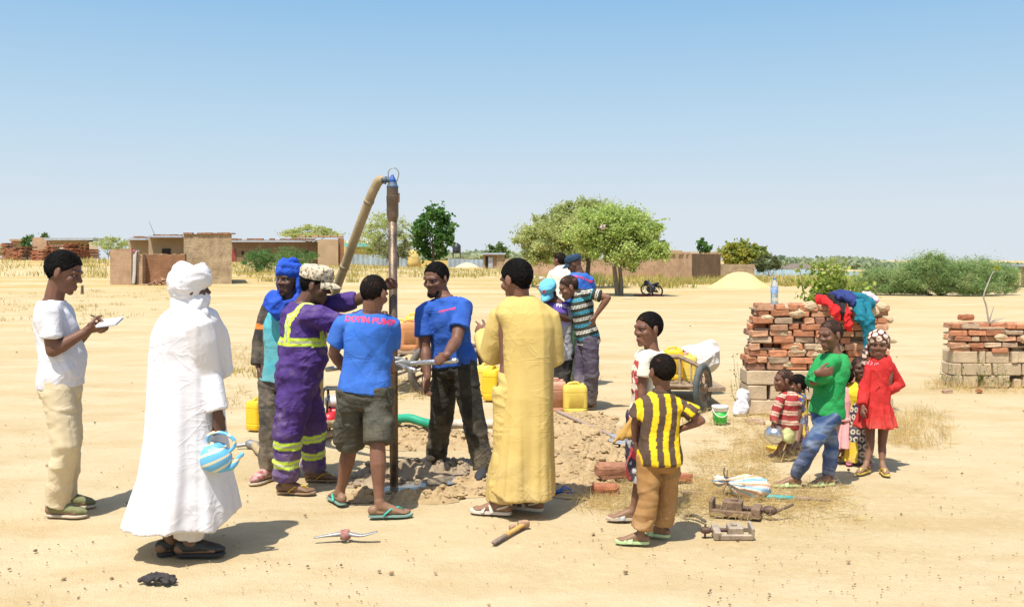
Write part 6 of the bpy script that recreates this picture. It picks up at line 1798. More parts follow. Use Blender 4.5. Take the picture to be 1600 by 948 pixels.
m = MB(); c = V3(W(523,0,pd)[0], pd, .15); m.bbox(c, (.16,.20,.20), None, .03); m.tube([c + V3(-.03,-.10,.0), c + V3(-.03,-.135,.0)], .075, 16); obj('engine', m, solid('red_enamel', (.55,.025,.03), .4, var=.2), e)
m = MB(); m.bbox(c + V3(.0,.0,.165), (.20,.19,.10), None, .035); m.tube([c + V3(.03,0,.21), c + V3(.03,0,.235)], .022, 10); obj('fuel_tank', m, solid('white_enamel', (.62,.60,.55), .4, var=.15), e)
m = MB(); c = V3(W(592,0,pd)[0], pd, .115); m.tube([c + V3(-.20,0,0), c + V3(-.16,0,0), c + V3(-.155,0,0), c + V3(.0,0,0), c+V3(.005,0,0), c + V3(.15,0,0), c + V3(.19,0,0)], [.05,.06,.095,.105,.095,.09,.05], 20); m.tube([c + V3(-.02,0,.08), c + V3(-.02,0,.17)], .035, 12); m.box(c + V3(-.09,0,-.09), (.12,.2,.05)); obj('pump_housing', m, solid('cast_aluminium', (.40,.39,.37), .5, metal=.4, var=.3, scale=12), e)
# ---- green suction hose ----------------------------------------------------------------------
pts = smooth_path([V3(c[0]+.18, pd, .13), W(640,653,9.68), W(660,659,9.6), W(684,664,9.5), W(700,664,9.5)], 14)
rr = [.041 + .0045*(k % 2) for k in range(len(pts))]
m = MB(); m.tube(pts, rr, 16); e = thing('suction_hose', np.append(pts[-1][:2], 0), 'ribbed green hose joined to a pale sleeve behind the legs', 'hose'); obj('hose', m, solid('green_hose', (.02,.34,.19), .45, var=.3, scale=6, bmp=.1), e)
pts = smooth_path([W(693,664,9.5), W(715,662,9.6), W(745,663,9.55), W(790,662,9.6), W(830,668,9.5)], 5)
m = MB(); m.tube(pts, [(.058,.045)]*len(pts), 14, flat=V3(0,0,1)); obj('sleeve', m, solid('pale_canvas', (.58,.50,.38), .9, var=.2), e)
# ---- pipe wrenches --------------------------------------------------------------------------------
e = thing('pipe_wrench', W(640,567,PD), 'silver pipe wrench with straight handle in the front driller\'s fist', 'pipe wrench')
h0 = W(640,568,PD-.02); h1 = W(712,563,PD-.05)
m = MB(); m.tube([h0, lerp(h0,h1,.28), lerp(h0,h1,.3), h1], [(.013,.018),(.014,.02),(.022,.022),(.022,.022)], 14, flat=V3(0,0,1)); obj('handle', m, STEEL, e)
m = MB(); m.tube([W(616,569,PD-.045), W(628,566,PD-.04), W(641,568,PD-.02)], [(.014,.026),(.017,.032),(.014,.022)], 10, flat=V3(0,0,1)); m.tube([W(616,560,PD-.045), W(626,561,PD-.04), W(634,565,PD-.03)], [(.012,.018),(.012,.018),(.01,.012)], 10, flat=V3(0,0,1)); obj('jaw', m, GREYS, e)
e = thing('pipe_clamp', W(616,572,PD), 'bare steel pipe clamp with a short bar, fixed round the drill pipe', 'pipe clamp')
m = MB(); q = alongp(573); m.tube([q - V3(0,0,.028), q + V3(0,0,.028)], .043, 18, False); m.box(q + V3(.05,-.02,0), (.05,.03,.045)); obj('collar', m, GREYS, e, False)
m = MB(); m.tube([W(622,570,PD-.05), W(648,579,PD-.32)], .018, 12, False); m.tube([W(646,578.2,PD-.3), W(648.3,579.2,PD-.325)], .0195, 12, False); obj('bar', m, STEEL, e)
m = MB(); m.tube([W(511,577,8.1), W(530,574,8.0)], .021, 12, False); m.tube([W(530,574,8.0), W(580,569,7.7)], .017, 12, False)
tag(obj('steel_bar', m, GREYS), 'grey steel bar end beside the cargo shorts waist', 'bar')
# ---- note pad and pen ---------------------------------------------------------------------------------
e = thing('notepad', W(170,505,6.45), 'small white notepad held open by the man in cream trousers', 'notepad')
M = rotm('Y', -6) @ rotm('X', 12) @ rz(5)
m = MB(); m.box(W(171,503,6.46), (.13,.17,.010), M); obj('pages', m, solid('paper', (.82,.82,.82), .8, var=.04, bmp=0), e, False)
m = MB(); m.box(W(171,503,6.46) + M @ V3(0,0,-.007), (.134,.174,.004), M); obj('cover', m, solid('grey_card', (.30,.31,.36), .7), e, False)
e = thing('pen', W(150,495,6.5), 'dark pen held above the notepad', 'pen'); m = MB(); m.tube([W(142,492.5,6.55), W(158,498,6.47)], .0048, 8); obj('barrel', m, EYE_D, e)
m = MB(); m.tube([W(158,498,6.47), W(160.5,498.8,6.46)], [.0045,.001], 8); obj('tip', m, STEEL, e)
# ---- kettle -------------------------------------------------------------------------------------------------
kd = 5.60; kc = W(337,714,kd); KS = .86
e = thing('kettle', kc - V3(0,0,.09), 'blue and cream striped plastic kettle hanging from the white robed man\'s hand', 'kettle')
KM, nt, b = newmat('striped_kettle_plastic'); b.inputs['Roughness'].default_value = .35
tc = nd(nt, 'ShaderNodeTexCoord'); mp = nd(nt, 'ShaderNodeMapping'); mp.inputs['Rotation'].default_value = (0, R(24), 0); mp.inputs['Scale'].default_value = (1,1,1); lk(nt, tc.outputs['Object'], mp.inputs[0])
wv = nd(nt, 'ShaderNodeTexWave', wave_type='BANDS', bands_direction='Z'); wv.inputs['Scale'].default_value = 6.2; wv.inputs['Distortion'].default_value = 1.6; wv.inputs['Detail'].default_value = 0; wv.inputs['Phase Offset'].default_value = 1.0
lk(nt, mp.outputs[0], wv.inputs['Vector']); r = ramp(nt, wv.outputs['Fac'], [(.80,(.13,.42,.66)),(.86,(.70,.62,.40))]); lk(nt, r.outputs['Color'], b.inputs['Base Color'])
w2 = nd(nt, 'ShaderNodeTexWave', wave_type='BANDS', bands_direction='X'); w2.inputs['Scale'].default_value = 32; lk(nt, tc.outputs['Object'], w2.inputs['Vector']); bump(nt, b, w2.outputs['Fac'], .25, .004)
T = rotm('Y', 14)*KS
m = MB(); n = 32; th = np.arange(n)*2*PI/n; rs = []
for a, z in ((.02,-.082),(.072,-.084),(.088,-.074),(.100,-.04),(.104,0),(.098,.035),(.082,.062),(.058,.076),(.052,.086),(.054,.094),(.040,.094),(.034,.088),(.01,.100)):
    q = np.stack([np.cos(th)*a*1.06, np.sin(th)*a*.92, np.full(n, z)], 1) @ T.T + kc; rs.append(q)
m.rings(rs); obj('body', m, KM, e)
m = MB(); m.tube([kc + T @ V3(*q) for q in ((.085,0,-.045),(.118,0,-.04),(.138,0,-.01),(.152,0,.035),(.168,0,.062))], [.028,.022,.017,.014,.013], 12); obj('spout', m, KM, e)
hs = smooth_path([kc + T @ V3(-.075,0,.065), kc + T @ V3(-.085,0,.115), kc + T @ V3(-.055,0,.158), kc + T @ V3(.02,0,.172), kc + T @ V3(.085,0,.150), kc + T @ V3(.105,0,.105), kc + T @ V3(.080,0,.058)], 5)
m = MB(); m.tube(hs, [(.010,.015)]*len(hs), 10, flat=V3(0,1,0)); obj('handle', m, KM, e)
# ---- silver bowl, tan cloth, dish ------------------------------------------------------------------------------
bc = W(1211,682,8.30); m = MB(); Mb = rotm('X', -70) @ rotm('Y', 8)
e = thing('metal_bowl', bc - V3(0,0,.08), 'dented shiny metal bowl held by the toddler in the striped jumper', 'bowl')
m.lathe([(.084,.052),(.080,.048),(.078,.02),(.068,-.01),(.048,-.032),(.02,-.040),(.002,-.041),(.002,-.037),(.02,-.036),(.045,-.028),(.063,-.008),(.073,.02),(.075,.048)], bc, 32, Mb, False); obj('shell', m, solid('aluminium', (.72,.70,.66), .22, metal=.9, var=.15, scale=30, bmp=.15), e)
m = MB(); rim = [bc + Mb @ V3(.083*math.cos(a), .083*math.sin(a), .051) for a in np.arange(33)*2*PI/32]; m.tube(rim, .004, 6); obj('rim', m, STEEL, e)
m = MB(); g = G(1208,708); m.lathe([(.01,.0),(.05,.0),(.078,.045),(.084,.05),(.076,.048),(.046,.010),(.01,.008)], g + V3(0,0,.004), 24, rotm('Y',10), False); tag(obj('dish', m, YPL), 'yellow plastic dish on the straw behind the bowl', 'dish')
m = MB()
for (a, b_, c_, w_) in (((1000,642,6.30),(986,660,6.28),(972,684,6.27),.022),((1002,646,6.31),(993,664,6.27),(984,680,6.26),.022),((998,648,6.3),(978,668,6.28),(960,690,6.27),.012)):
    P = smooth_path([W(*a), W(*b_), W(*c_)], 5); m.tube(P, [(.014 + .010*k/len(P), w_*(.6+.5*k/len(P))) for k in range(len(P))], 10, flat=V3(1,0,.4))
V, Q = remesh(m.V(), m.f, .007, 2); Q = np.asarray(Q); N = normals(V, Q); V = V + N*((ridged(V*V3(14,14,9), 4)-.3)*.012)[:,None]
o = link(bpy.data.objects.new('cloth_bag', fast_mesh('cloth_bag', V - W(985,690,6.28), Q, [cloth('tan_bag_cloth', (.50,.29,.07), wr=.5)]))); o.location = tuple(W(985,690,6.28)); tag(o, 'crumpled tan cloth dangling from the hand of the boy in cream', 'cloth')
# ---- jerrycans -----------------------------------------------------------------------------------------------------
def jerry(base, yaw, mat, label, group, s=1.0, w=.27, dp=.19, h=.35, cap_m=None, tilt=None):
    e = thing('jerrycan', base, label, 'jerrycan', group)
    M = rz(yaw) if tilt is None else rz(yaw) @ rotm(*tilt)
    o = np.asarray(base, float); TT = lambda x, y, z: o + M @ (V3(x, y, z)*s)
    def ring(z, f, r=.22):
        a, b = w/2*f, dp/2*f; n = 28; th = np.arange(n)*2*PI/n
        x = np.sign(np.cos(th))*np.abs(np.cos(th))**.42*a; y = np.sign(np.sin(th))*np.abs(np.sin(th))**.42*b
        return np.array([TT(x[i], y[i], z) for i in range(n)])
    m = MB(); m.rings([ring(0.0,.80), ring(.006,.92), ring(.03,.995), ring(.07,1.0), ring(.073,.975), ring(.083,.975), ring(.086,1.0), ring(h*.70,1.0), ring(h*.705,.975), ring(h*.735,.975), ring(h*.74,1.0), ring(h*.86,.99), ring(h*.93,.90), ring(h*.955,.74)])
    ob = obj('body', m, mat, e); sharp(ob, 40)
    m = MB(); P = smooth_path([TT(-w*.30,0,h*.93), TT(-w*.27,0,h*.995), TT(-w*.05,0,h*1.03), TT(w*.12,0,h*1.02), TT(w*.17,0,h*.95)], 4); m.tube(P, [(.013*s,.018*s)]*len(P), 8, flat=M @ V3(0,1,0)); obj('handle', m, mat, e)
    m = MB(); m.tube([TT(w*.31,0,h*.93), TT(w*.31,0,h*1.0)], .022*s, 14, False); obj('cap', m, cap_m or mat, e)
    return e
REDC = solid('red_cap', (.5,.04,.03), .5)
GJ = None
jerry(np.append(W(404,670,9.9)[:2], 0), 62, YPL, 'bright yellow jerrycan standing alone behind the turquoise shirt', GJ, .90, cap_m=REDC)
jerry(np.append(W(898.5,647,10.85)[:2], 0), 4, YPL2, 'pale yellow jerrycan on the dug soil by the striped polo\'s feet', GJ, 1.0)
jerry(np.append(W(866,643,11.0)[:2], 0), 12, PPL, 'dusty pink jerrycan tilted behind the ochre tunic', GJ, .95, h=.40, tilt=('X', 6))
jerry(np.append(W(771,626,12.0)[:2], 0), 70, YPL, 'bright yellow jerrycan next to the black trousers, front of two', GJ, 1.15)
jerry(np.append(W(760,616,12.5)[:2], 0), 60, YPL2, 'faded jerrycan half hidden beside the brighter one at the black trousers', GJ, 1.12)
# ---- hand cart with orange cans (behind the pipe) -----------------------------------------------------------------------
def wheel(e, c, ax, r, w, tyre_m, rim_m, spokes=10, name='wheel'):
    ax = nrm(ax); u = nrm(np.cross(ax, V3(0,0,1))); v = np.cross(u, ax)
    m = MB(); n = 40; rs = []
    for a in np.arange(n)*2*PI/n:
        d = u*math.cos(a) + v*math.sin(a); k = 1.0 + (.012 if (int(a*n/6.2832) % 2) else -.006)
        rs.append(np.array([c + d*(r*k - w*.75 + w*.75*math.cos(b)) + ax*w*.55*math.sin(b) for b in np.arange(10)*2*PI/10]))
    m.rings(rs, closed=True); W_ = obj(name, m, tyre_m, e)
    m = MB(); rs = []
    for a in np.arange(32)*2*PI/32:
        d = u*math.cos(a) + v*math.sin(a); rs.append(np.array([c + d*(r - w*1.45 + .014*x) + ax*w*.40*y for x, y in ((-1,-1),(1,-1),(1,1),(-1,1))]))
    m.rings(rs, closed=True)
    for k in range(spokes):
        a = 2*PI*k/spokes; d = u*math.cos(a) + v*math.sin(a); m.tube([c + ax*.02*(1 if k % 2 else -1) + d*.03, c + d*(r - w*1.5)], .0075, 6)
    m.tube([c - ax*.05, c + ax*.05], .035, 12, False); obj('rim', m, rim_m, W_, False)
    return W_
e = thing('hand_cart', np.append(W(660,612,12.5)[:2], 0), 'hand cart loaded with orange jerrycans behind the drill pipe', 'hand cart')
cz = .52; wx = W(663,578,12.5)
m = MB(); X0 = W(604,0,13)[0]; X1 = W(745,0,13)[0]
for y in np.arange(12.62, 13.4, .13): m.box(((X0+X1)/2, y, cz), (X1-X0, .118, .025))
obj('deck', m, WOOD, e, False)
m = MB()
for (a, b) in (((600,566,12.4),(664,541,12.9)),((600,592,12.4),(668,568,12.9)),((612,606,12.45),(668,583,13))): m.tube([W(*a), W(*b)], .020, 8)
m.tube([W(635,560,12.6), W(637,580,12.6)], .016, 8); obj('shaft', m, solid('grey_brown_pole', (.20,.16,.12), .8, var=.4), e)
wheel(e, W(664,578,12.5), nrm(V3(.80,-.6,0)), .315, .062, RUBT, IRON); wheel(e, W(735,572,13.2), nrm(V3(.80,-.6,0)), .315, .062, RUBT, IRON)
m = MB(); m.tube([W(664,578,12.5), W(735,572,13.2)], .022, 8); obj('axle', m, IRON, e)
for i, (px, d, mt, lb, y) in enumerate(((640,12.85,OPL,'sun bleached orange jerrycan at the near end of the cart behind the pipe',8),(657,13.0,OPL,'orange jerrycan second on the cart, beside the driller\'s bare arm',-6),(625,13.05,YPL2,'pale yellow jerrycan on the cart, half covered by the drill pipe',10),(648,13.3,YPL,'bright yellow jerrycan rearmost on the cart behind the orange ones',0))):
    g = W(px, 0, d); jerry(V3(g[0], d, cz+.013), y, mt, lb, GJ, 1.05, w=.24, h=.37 + (.06 if i == 3 else 0))
# ---- barrow with yellow cans (near the boys) ---------------------------------------------------------------------------------
e = thing('push_cart', np.append(W(1085,640,11.6)[:2], 0), 'wooden push cart with rail sides and one big spoked wheel', 'push cart')
A = W(1062,597,11.9); Bn = W(1095,606,11.15); far = V3(W(1010,0,11.9)[0], 11.95, A[2])
m = MB(); xL = W(1000,0,12)[0]
c4 = [V3(xL,11.92,A[2]), A, Bn + V3(.0,0,0), Bn + V3(.30,.05,0), V3(A[0]+.42,12.75,A[2]), V3(xL,12.75,A[2])]
lo = [p - V3(0,0,.045) for p in c4]; m.add(np.array(lo + c4), [tuple(range(5,-1,-1)), tuple(range(6,12))] + [(i, (i+1) % 6, 6+(i+1) % 6, 6+i) for i in range(6)]); obj('deck', m, WOOD, e, False)
m = MB(); zt = W(1062,557,11.9)[2]
m.tube([V3(xL,11.9,zt), V3(A[0],11.88,zt)], [(.020,.03)]*2, 4, flat=V3(0,0,1)); m.tube([V3(A[0],11.88,zt), W(1096,573,11.15)], [(.020,.03)]*2, 4, flat=V3(0,0,1)); obj('rail', m, WOOD, e, False)
for q in (A, lerp(A, Bn, .55)):
    m = MB(); m.tube([q - V3(0,.02,.05), V3(q[0], q[1]-.02, zt - (0 if q is A else .05))], .022 if q is A else .012, 6); obj('post', m, solid('pale_timber', (.46,.34,.22), .85, var=.3, scale=14), e)
wheel(e, W(1098,604,11.08), nrm(V3(1,-.60,0)), .272, .062, RUBD, WOOD, 8)
m = MB(); m.tube([W(1098,604,11.08), W(1098,604,11.08) + V3(-.7,.2,0)], .02, 8); obj('axle', m, WOOD, e, False); m = MB(); m.box(V3(A[0]-.1, 12.1, A[2]-.08), (.8,.08,.07)); m.tube([V3(A[0]-.25,12.1,A[2]-.1), V3(A[0]-.25,12.1,0)], .028, 8); obj('support_leg', m, WOOD, e, False)
for (px, d, s, mt, lb, y) in ((1052,12.12,.98,YPL,'yellow jerrycan in the push cart, closest to the boy\'s head',0),(1078,12.0,.92,YPL2,'pale yellow jerrycan in the push cart, beside its wheel',80),(1066,12.35,.95,PPL,'dull pink jerrycan wedged between the yellow ones in the push cart',60)):
    g = W(px, 0, d); jerry(V3(g[0], d, A[2]+.002), y, mt, lb, GJ, s, w=.25, h=.41 if px == 1052 else .36)
m = MB(); s0 = W(1087,562,12.5)
P = [V3(-.22,0,.26),V3(-.10,0,.33),V3(.05,0,.36),V3(.20,0,.37)]
for k in range(8):
    t = k/7; m.ell(s0 + V3(-.16+.36*t, .02*math.sin(k), -.02 + .07*t), (.11,.13,.17+.06*t), None, 12, 8)
V, Q = remesh(m.V(), m.f, .016, 4); Q = np.asarray(Q); N = normals(V, Q); V = V + N*((ridged(V*V3(6,6,5), 4)-.3)*.03)[:,None]
SACKW = cloth('white_sack', (.76,.72,.66), wr=.5)
o = link(bpy.data.objects.new('white_sack', fast_mesh('white_sack', V - s0, Q, [SACKW]))); o.location = tuple(s0); tag(o, 'bulging white woven sack standing in the push cart', 'sack')
m = MB(); s0 = G(1159,648) + V3(0,.02,0)
for q, r_ in (((0,0,.09),(.085,.09,.10)),((.02,.02,.19),(.07,.07,.09)),((.04,.02,.245),(.045,.05,.04)),((-.05,-.02,.05),(.05,.06,.055))): m.ell(s0 + V3(*q), r_, None, 12, 8)
V, Q = remesh(m.V(), m.f, .010, 3); Q = np.asarray(Q); N = normals(V, Q); V = V + N*((ridged(V*V3(12,12,9), 7)-.3)*.03)[:,None]
o = link(bpy.data.objects.new('plastic_sack', fast_mesh('plastic_sack', V - s0, Q, [cloth('grey_white_sack', (.70,.69,.70), (.50,.49,.52), wr=.5)]))); o.location = tuple(s0); tag(o, 'crumpled white plastic sack at the foot of the brick pile', 'sack')
# ---- bucket -----------------------------------------------------------------------------------------------------
g = G(1125,661); e = thing('bucket', g, 'bright green bucket with white rim and handle beside the push cart', 'bucket')
m = MB(); m.lathe([(.066,.004),(.068,0),(.080,.135),(.074,.135),(.064,.01)], g, 28, None, False); obj('body', m, solid('lime_green_plastic', (.05,.56,.07), .4, var=.1), e)
m = MB(); m.lathe([(.0805,.132),(.084,.133),(.084,.165),(.089,.168),(.089,.186),(.086,.190),(.01,.188)], g, 28, None, True); obj('rim', m, solid('white_plastic', (.78,.75,.68), .45, var=.08), e)
m = MB(); P = smooth_path([g + V3(.084*math.cos(a), .084*math.sin(a)-.01, .165 - .085*math.sin((a-R(180))/R(180)*PI)) for a in np.linspace(R(180), R(360), 9)], 3); m.tube(P, [(.005,.008)]*len(P), 8); obj('handle', m, solid('cream_plastic', (.72,.66,.55), .5), e)
# ---- brick piles ---------------------------------------------------------------------------------------------------
FIRED = solid('fired_clay', (.46,.17,.075), .92, var=.42, scale=16, bmp=.6, bdist=.012, attr=True)
MORT = solid('dry_mud_mortar', (.58,.44,.27), .95, var=.3, scale=9, bmp=.7, bdist=.02)
BLK = solid('cement_block', (.54,.41,.26), .95, var=.25, scale=7, bmp=.6, bdist=.012)
def rough_brick(m, c, d, rng, yaw=0, roll=0, j=.006):
    M = rz(yaw) @ rotm('Y', roll)
    n0 = len(m.v); m.bbox(c, d, M, .010); v = m.v[-1]; v += rng.normal(size=v.shape)*j*.5
def brick_stack(label, D, spec, blocks, seed, depth=.46, hide=None):  # a stacked brick pile, its courses merged into one mesh
    """spec rows: (top px, left px, right px); bricks ~ .235 x .07 m front faces at distance D."""
    rng = np.random.default_rng(seed); k = D/FPX
    e = thing('brick_stack', np.append(W((spec[0][1]+spec[0][2])/2, 0, D)[:2], 0), label, 'brick pile')
    m = MB(); cols = []; mm = MB()
    for ri, (py, L, Rr) in enumerate(spec):
        z = W(0, py+5.2, D)[2]; x = W(L, 0, D)[0]; x1 = W(Rr, 0, D)[0]; off = rng.random()*.12
        for layer in range(3):
            xx = x + rng.normal()*.02 + (off if layer else 0)
            while xx < x1 - .06:
                w = .235*(.82+.3*rng.random()) if rng.random() > .22 else .115
                w = min(w, x1 - xx)
                if w < .05: break
                gone = layer == 0 and rng.random() < .13
                if not gone:
                    h = .064*(.92+.2*rng.random()); yo = abs(rng.normal())*.022
                    dpt = .12 if layer else .115
                    rough_brick(m, V3(xx + w/2, D + .065 + layer*.155 + yo, z + rng.normal()*.003), (w*.955, dpt, h), rng, rng.normal()*2.5, rng.normal()*1.6)
                    q = rng.random(); base = np.array((.54,.225,.11)) if q < .5 else np.array((.60,.32,.18)) if q < .8 else np.array((.56,.40,.26)) if q < .93 else np.array((.34,.17,.11))
                    cols += [base*(.75+.5*rng.random())]*len(m.v[-1])
                    if layer == 0 and rng.random() < .36:
                        # lumps of mud mortar sticking to the face
                        lp = MB(); lp.ell(V3(xx + w*rng.random(), D + .034 + yo, z - .02 + .05*rng.random()), (.05+.06*rng.random(), .036, .028+.03*rng.random()), None, 12, 9); v = lp.v[0]; v += rng.normal(size=v.shape)*.004
                        mm.add(v, lp.f)
                xx += w + .006 + .012*rng.random()
        mm.box(((x+x1)/2 + rng.normal()*.01, D + .30, z - .030), (x1 - x - .12, .42, .02))
    c0 = W((spec[0][1]+spec[0][2])/2, spec[0][0], D)
    o = obj('brick_courses', m, FIRED, e, False); at = o.data.attributes.new('Col','FLOAT_COLOR','POINT'); c = np.ones((len(cols),4),np.float32); c[:,:3] = cols; at.data.foreach_set('color', c.ravel())
    obj('mud_mortar', mm, MORT, e, False)
    for (L, Rr, T, Bt) in blocks:
        a = W(L, T, D); b = W(Rr, Bt, D); b[2] = max(b[2], -.03); bm_ = MB(); bm_.bbox(((a[0]+b[0])/2, D + .20 + rng.normal()*.008, (a[2]+b[2])/2), (b[0]-a[0]-.012, .36, a[2]-b[2]-.008), rz(rng.normal()*.8), .012); v = bm_.v[-1]; v += rng.normal(size=v.shape)*.003
        obj('cement_block', bm_, BLK, e, False)
    return e
D1 = 10.85
rows = [(475,1180,1393)]
L0 = [1181,1185,1176,1174,1174,1176,1173,1171,1170,1169]
spec = [(475 + 10.3*i, L0[i], 1392 + (i % 3)) for i in range(10)] 
spec[0] = (475,1180,1300)
spec_r = [(475.5,1340,1393)] + [(578 + 10.3*i, 1282, 1393) for i in range(0,2)]
blocks = [(1168,1222,579,602),(1223,1282,579,602),(1168,1200,602,625),(1204,1258,602,625),(1259,1300,602,625),(1168,1214,625,648),(1215,1262,625,648),(1263,1312,625,648),(1301,1350,599,623),(1351,1394,599,623),(1313,1360,623,647),(1361,1398,623,647)]
STACK = brick_stack('broad waist high pile of red bricks on cement blocks, clothes thrown on top', D1, spec + spec_r, blocks, 21)
D2 = 13.15
spec2 = [(505,1494,1640),(515,1492,1640),(524.5,1492,1640),(534,1491,1640),(543,1492,1640)]
blocks2 = [(1491,1530,549,568),(1531,1542,549,568),(1543,1580,549,568),(1581,1592,549,568),(1592,1640,549,568),(1490,1505,568,587),(1506,1552,568,587),(1553,1598,568,587),(1599,1640,568,587),(1489,1506,587,605),(1507,1531,587,605),(1538,1580,587,605),(1586,1598,592,607),(1600,1640,587,605)]
STACK2 = brick_stack('brick pile cut by the frame edge with a dry stick growing out', D2, spec2, blocks2, 22)
rng = np.random.default_rng(33)
def loose(px, py, s, label, yaw, roll=0, z=0, col=(.46,.165,.075), D=None):
    g = G(px, py); w = s*g[1]/FPX; m = MB(); k = w/.24
    M = rz(yaw) @ rotm('X', roll); m.bbox(g + V3(0,0,.045*k + z), (.24*k,.13*k,.085*k), M, .018*k); v = m.v[-1]; v += rng.normal(size=v.shape)*.006*k
    o = obj('brick', m, solid('loose_brick_clay', col, .92, var=.4, scale=16, bmp=.7, bdist=.015), None, False); tag(o, label, 'brick', 'loose bricks on the sand'); return o
loose(958,755,54,'upper dusty brick of the pair beside the sneaker and straw', 12, 5, .055, (.42,.19,.10)); loose(945,772,42,'lower bright red brick of the pair beside the straw', -15, 0)
loose(1066,751,30,'red brick just right of the striped boy\'s trouser leg', 20); loose(1081,772,30,'flat pale brick near the metal clamp and straw', -12, 0, -.03, (.44,.29,.19))
loose(1530,612,14,'broken red brick leaning at the foot of the frame edge pile', 60, 40); loose(1480,612,15,'flat dusty brick lying before the frame edge pile', 10, 0, -.02, (.48,.30,.2)); loose(1180,660,28,'pale flat brick lying in front of the cement blocks', -8, 0, -.03, (.48,.33,.22))
loose(1504,505,12,'single brick lying loose on top of the frame edge pile', 15, 0, 0) 
o = bpy.data.objects[[x.name for x in bpy.data.objects if x.get('label') == 'single brick lying loose on top of the frame edge pile'][0]]; q = W(1509,502,D2+.1); o.location = (q[0], q[1], W(0,505.5,D2)[2] + .035); o.scale = (.145,)*3 if False else (1,1,1)
w_ = max(o.dimensions); o.scale = (.22/w_,)*3
# ---- bottle -------------------------------------------------------------------------------------------------------------
zt = W(0,476,D1)[2]; bx = W(1210,0,D1+.12); g = V3(bx[0], D1+.12, zt - .006)
e = thing('water_bottle', g, 'clear plastic water bottle with blue label on top of the brick pile', 'bottle')
PET, nt, b = newmat('clear_plastic'); b.inputs['Base Color'].default_value = (.75,.86,.93,1); b.inputs['Roughness'].default_value = .12; b.inputs['Transmission Weight'].default_value = .75; b.inputs['IOR'].default_value = 1.25
m = MB(); m.lathe([(.01,0),(.038,.0),(.042,.01),(.042,.07),(.039,.08),(.042,.09),(.042,.20),(.038,.23),(.022,.265),(.0145,.278),(.0145,.292)], g, 24); obj('body', m, PET, e)
m = MB(); m.lathe([(.0428,.135),(.0428,.205)], g, 24, None, False); obj('paper_label', m, solid('blue_label', (.05,.25,.60), .5, var=.5, scale=22, bmp=0, col2=(.55,.62,.72)), e)
m = MB(); m.lathe([(.016,.288),(.0165,.288),(.0165,.306),(.012,.309),(.001,.309)], g, 16); obj('cap', m, solid('blue_cap', (.05,.22,.55), .4, bmp=0), e)
# ---- clothes on the pile ---------------------------------------------------------------------------------------------------
def garment(name, label, strips, mat, vox=.009, fold=((9,9,6),.028,3), base=None):
    m = MB()
    for P, rad in strips: 
        P = smooth_path(P, 5); n = len(P); rr = [tuple(lerp(np.array(rad[0]), np.array(rad[1]), i/(n-1))) for i in range(n)]; m.tube(P, rr, 14, flat=V3(0,1,0))
    V, Q = remesh(m.V(), m.f, vox, 3); Q = np.asarray(Q)
    for s_, a_ in ((1, 1), (2.1, .45)):
        N = normals(V, Q); V = V + N*((ridged(V*np.array(fold[0])*s_, fold[2]) - .35)*fold[1]*a_)[:,None]
    o0 = V.mean(0); o = link(bpy.data.objects.new(name, fast_mesh(name, V - o0, Q, [mat]))); o.location = tuple(o0); tag(o, label, 'clothing'); return o
dd = D1 - .04
garment('red_jersey', 'red jersey with black cuffs draped over the brick pile edge', [([W(1278,469,dd+.2), W(1290,470,dd+.05), W(1300,478,dd-.06), W(1306,488,dd-.10), W(1309,500,dd-.10)], ((.05,.03),(.042,.025))), ([W(1312,475,dd+.1), W(1321,482,dd-.05), W(1324,500,dd-.10), W(1327,516,dd-.09)], ((.045,.03),(.034,.022)))], cloth('red_jersey_knit', (.62,.022,.022), wr=.4))
garment('black_jacket', 'black jacket bunched between the red jersey and the navy cloth', [([W(1280,466,dd+.25), W(1300,468,dd+.12), W(1312,474,dd-.02), W(1316,488,dd-.07), W(1318,494,dd-.07)], ((.05,.04),(.06,.03)))], cloth('black_jersey', (.022,.020,.019), wr=.4))
garment('navy_trousers', 'rolled navy blue garment lying on top of the brick pile', [([W(1300,462,dd+.25), W(1312,460,dd+.12), W(1324,463,dd+.08), W(1336,470,dd+.06)], ((.045,.06),(.05,.06))), ([W(1310,464,dd), W(1325,467,dd-.02), W(1335,474,dd-.03)], ((.04,.05),(.04,.04)))], cloth('navy_twill', (.030,.045,.17), wr=.5))
garment('teal_gown', 'long teal garment hanging down the front of the brick pile', [([W(1332,465,dd+.2), W(1346,466,dd+.08), W(1358,474,dd+.04)], ((.05,.06),(.05,.05))), ([W(1340,472,dd), W(1345,486,dd-.08), W(1350,505,dd-.09), W(1354,530,dd-.08), W(1352,552,dd-.08)], ((.07,.045),(.035,.02))), ([W(1338,474,dd), W(1342,490,dd-.09), W(1343,502,dd-.09)], ((.05,.035),(.035,.02))), ([W(1355,476,dd), W(1360,494,dd-.07), W(1361,520,dd-.08), W(1356,548,dd-.08)], ((.04,.03),(.03,.02)))], cloth('teal_cotton', (.012,.17,.23), (.01,.12,.17), wr=.5))
garment('white_cloth', 'white and pink cloth heap at the back of the brick pile', [([W(1345,463,D1+.40), W(1357,461,D1+.38), W(1366,468,D1+.36)], ((.06,.05),(.05,.05)))], cloth('white_pink_cloth', (.70,.58,.58), (.55,.40,.42), wr=.5))
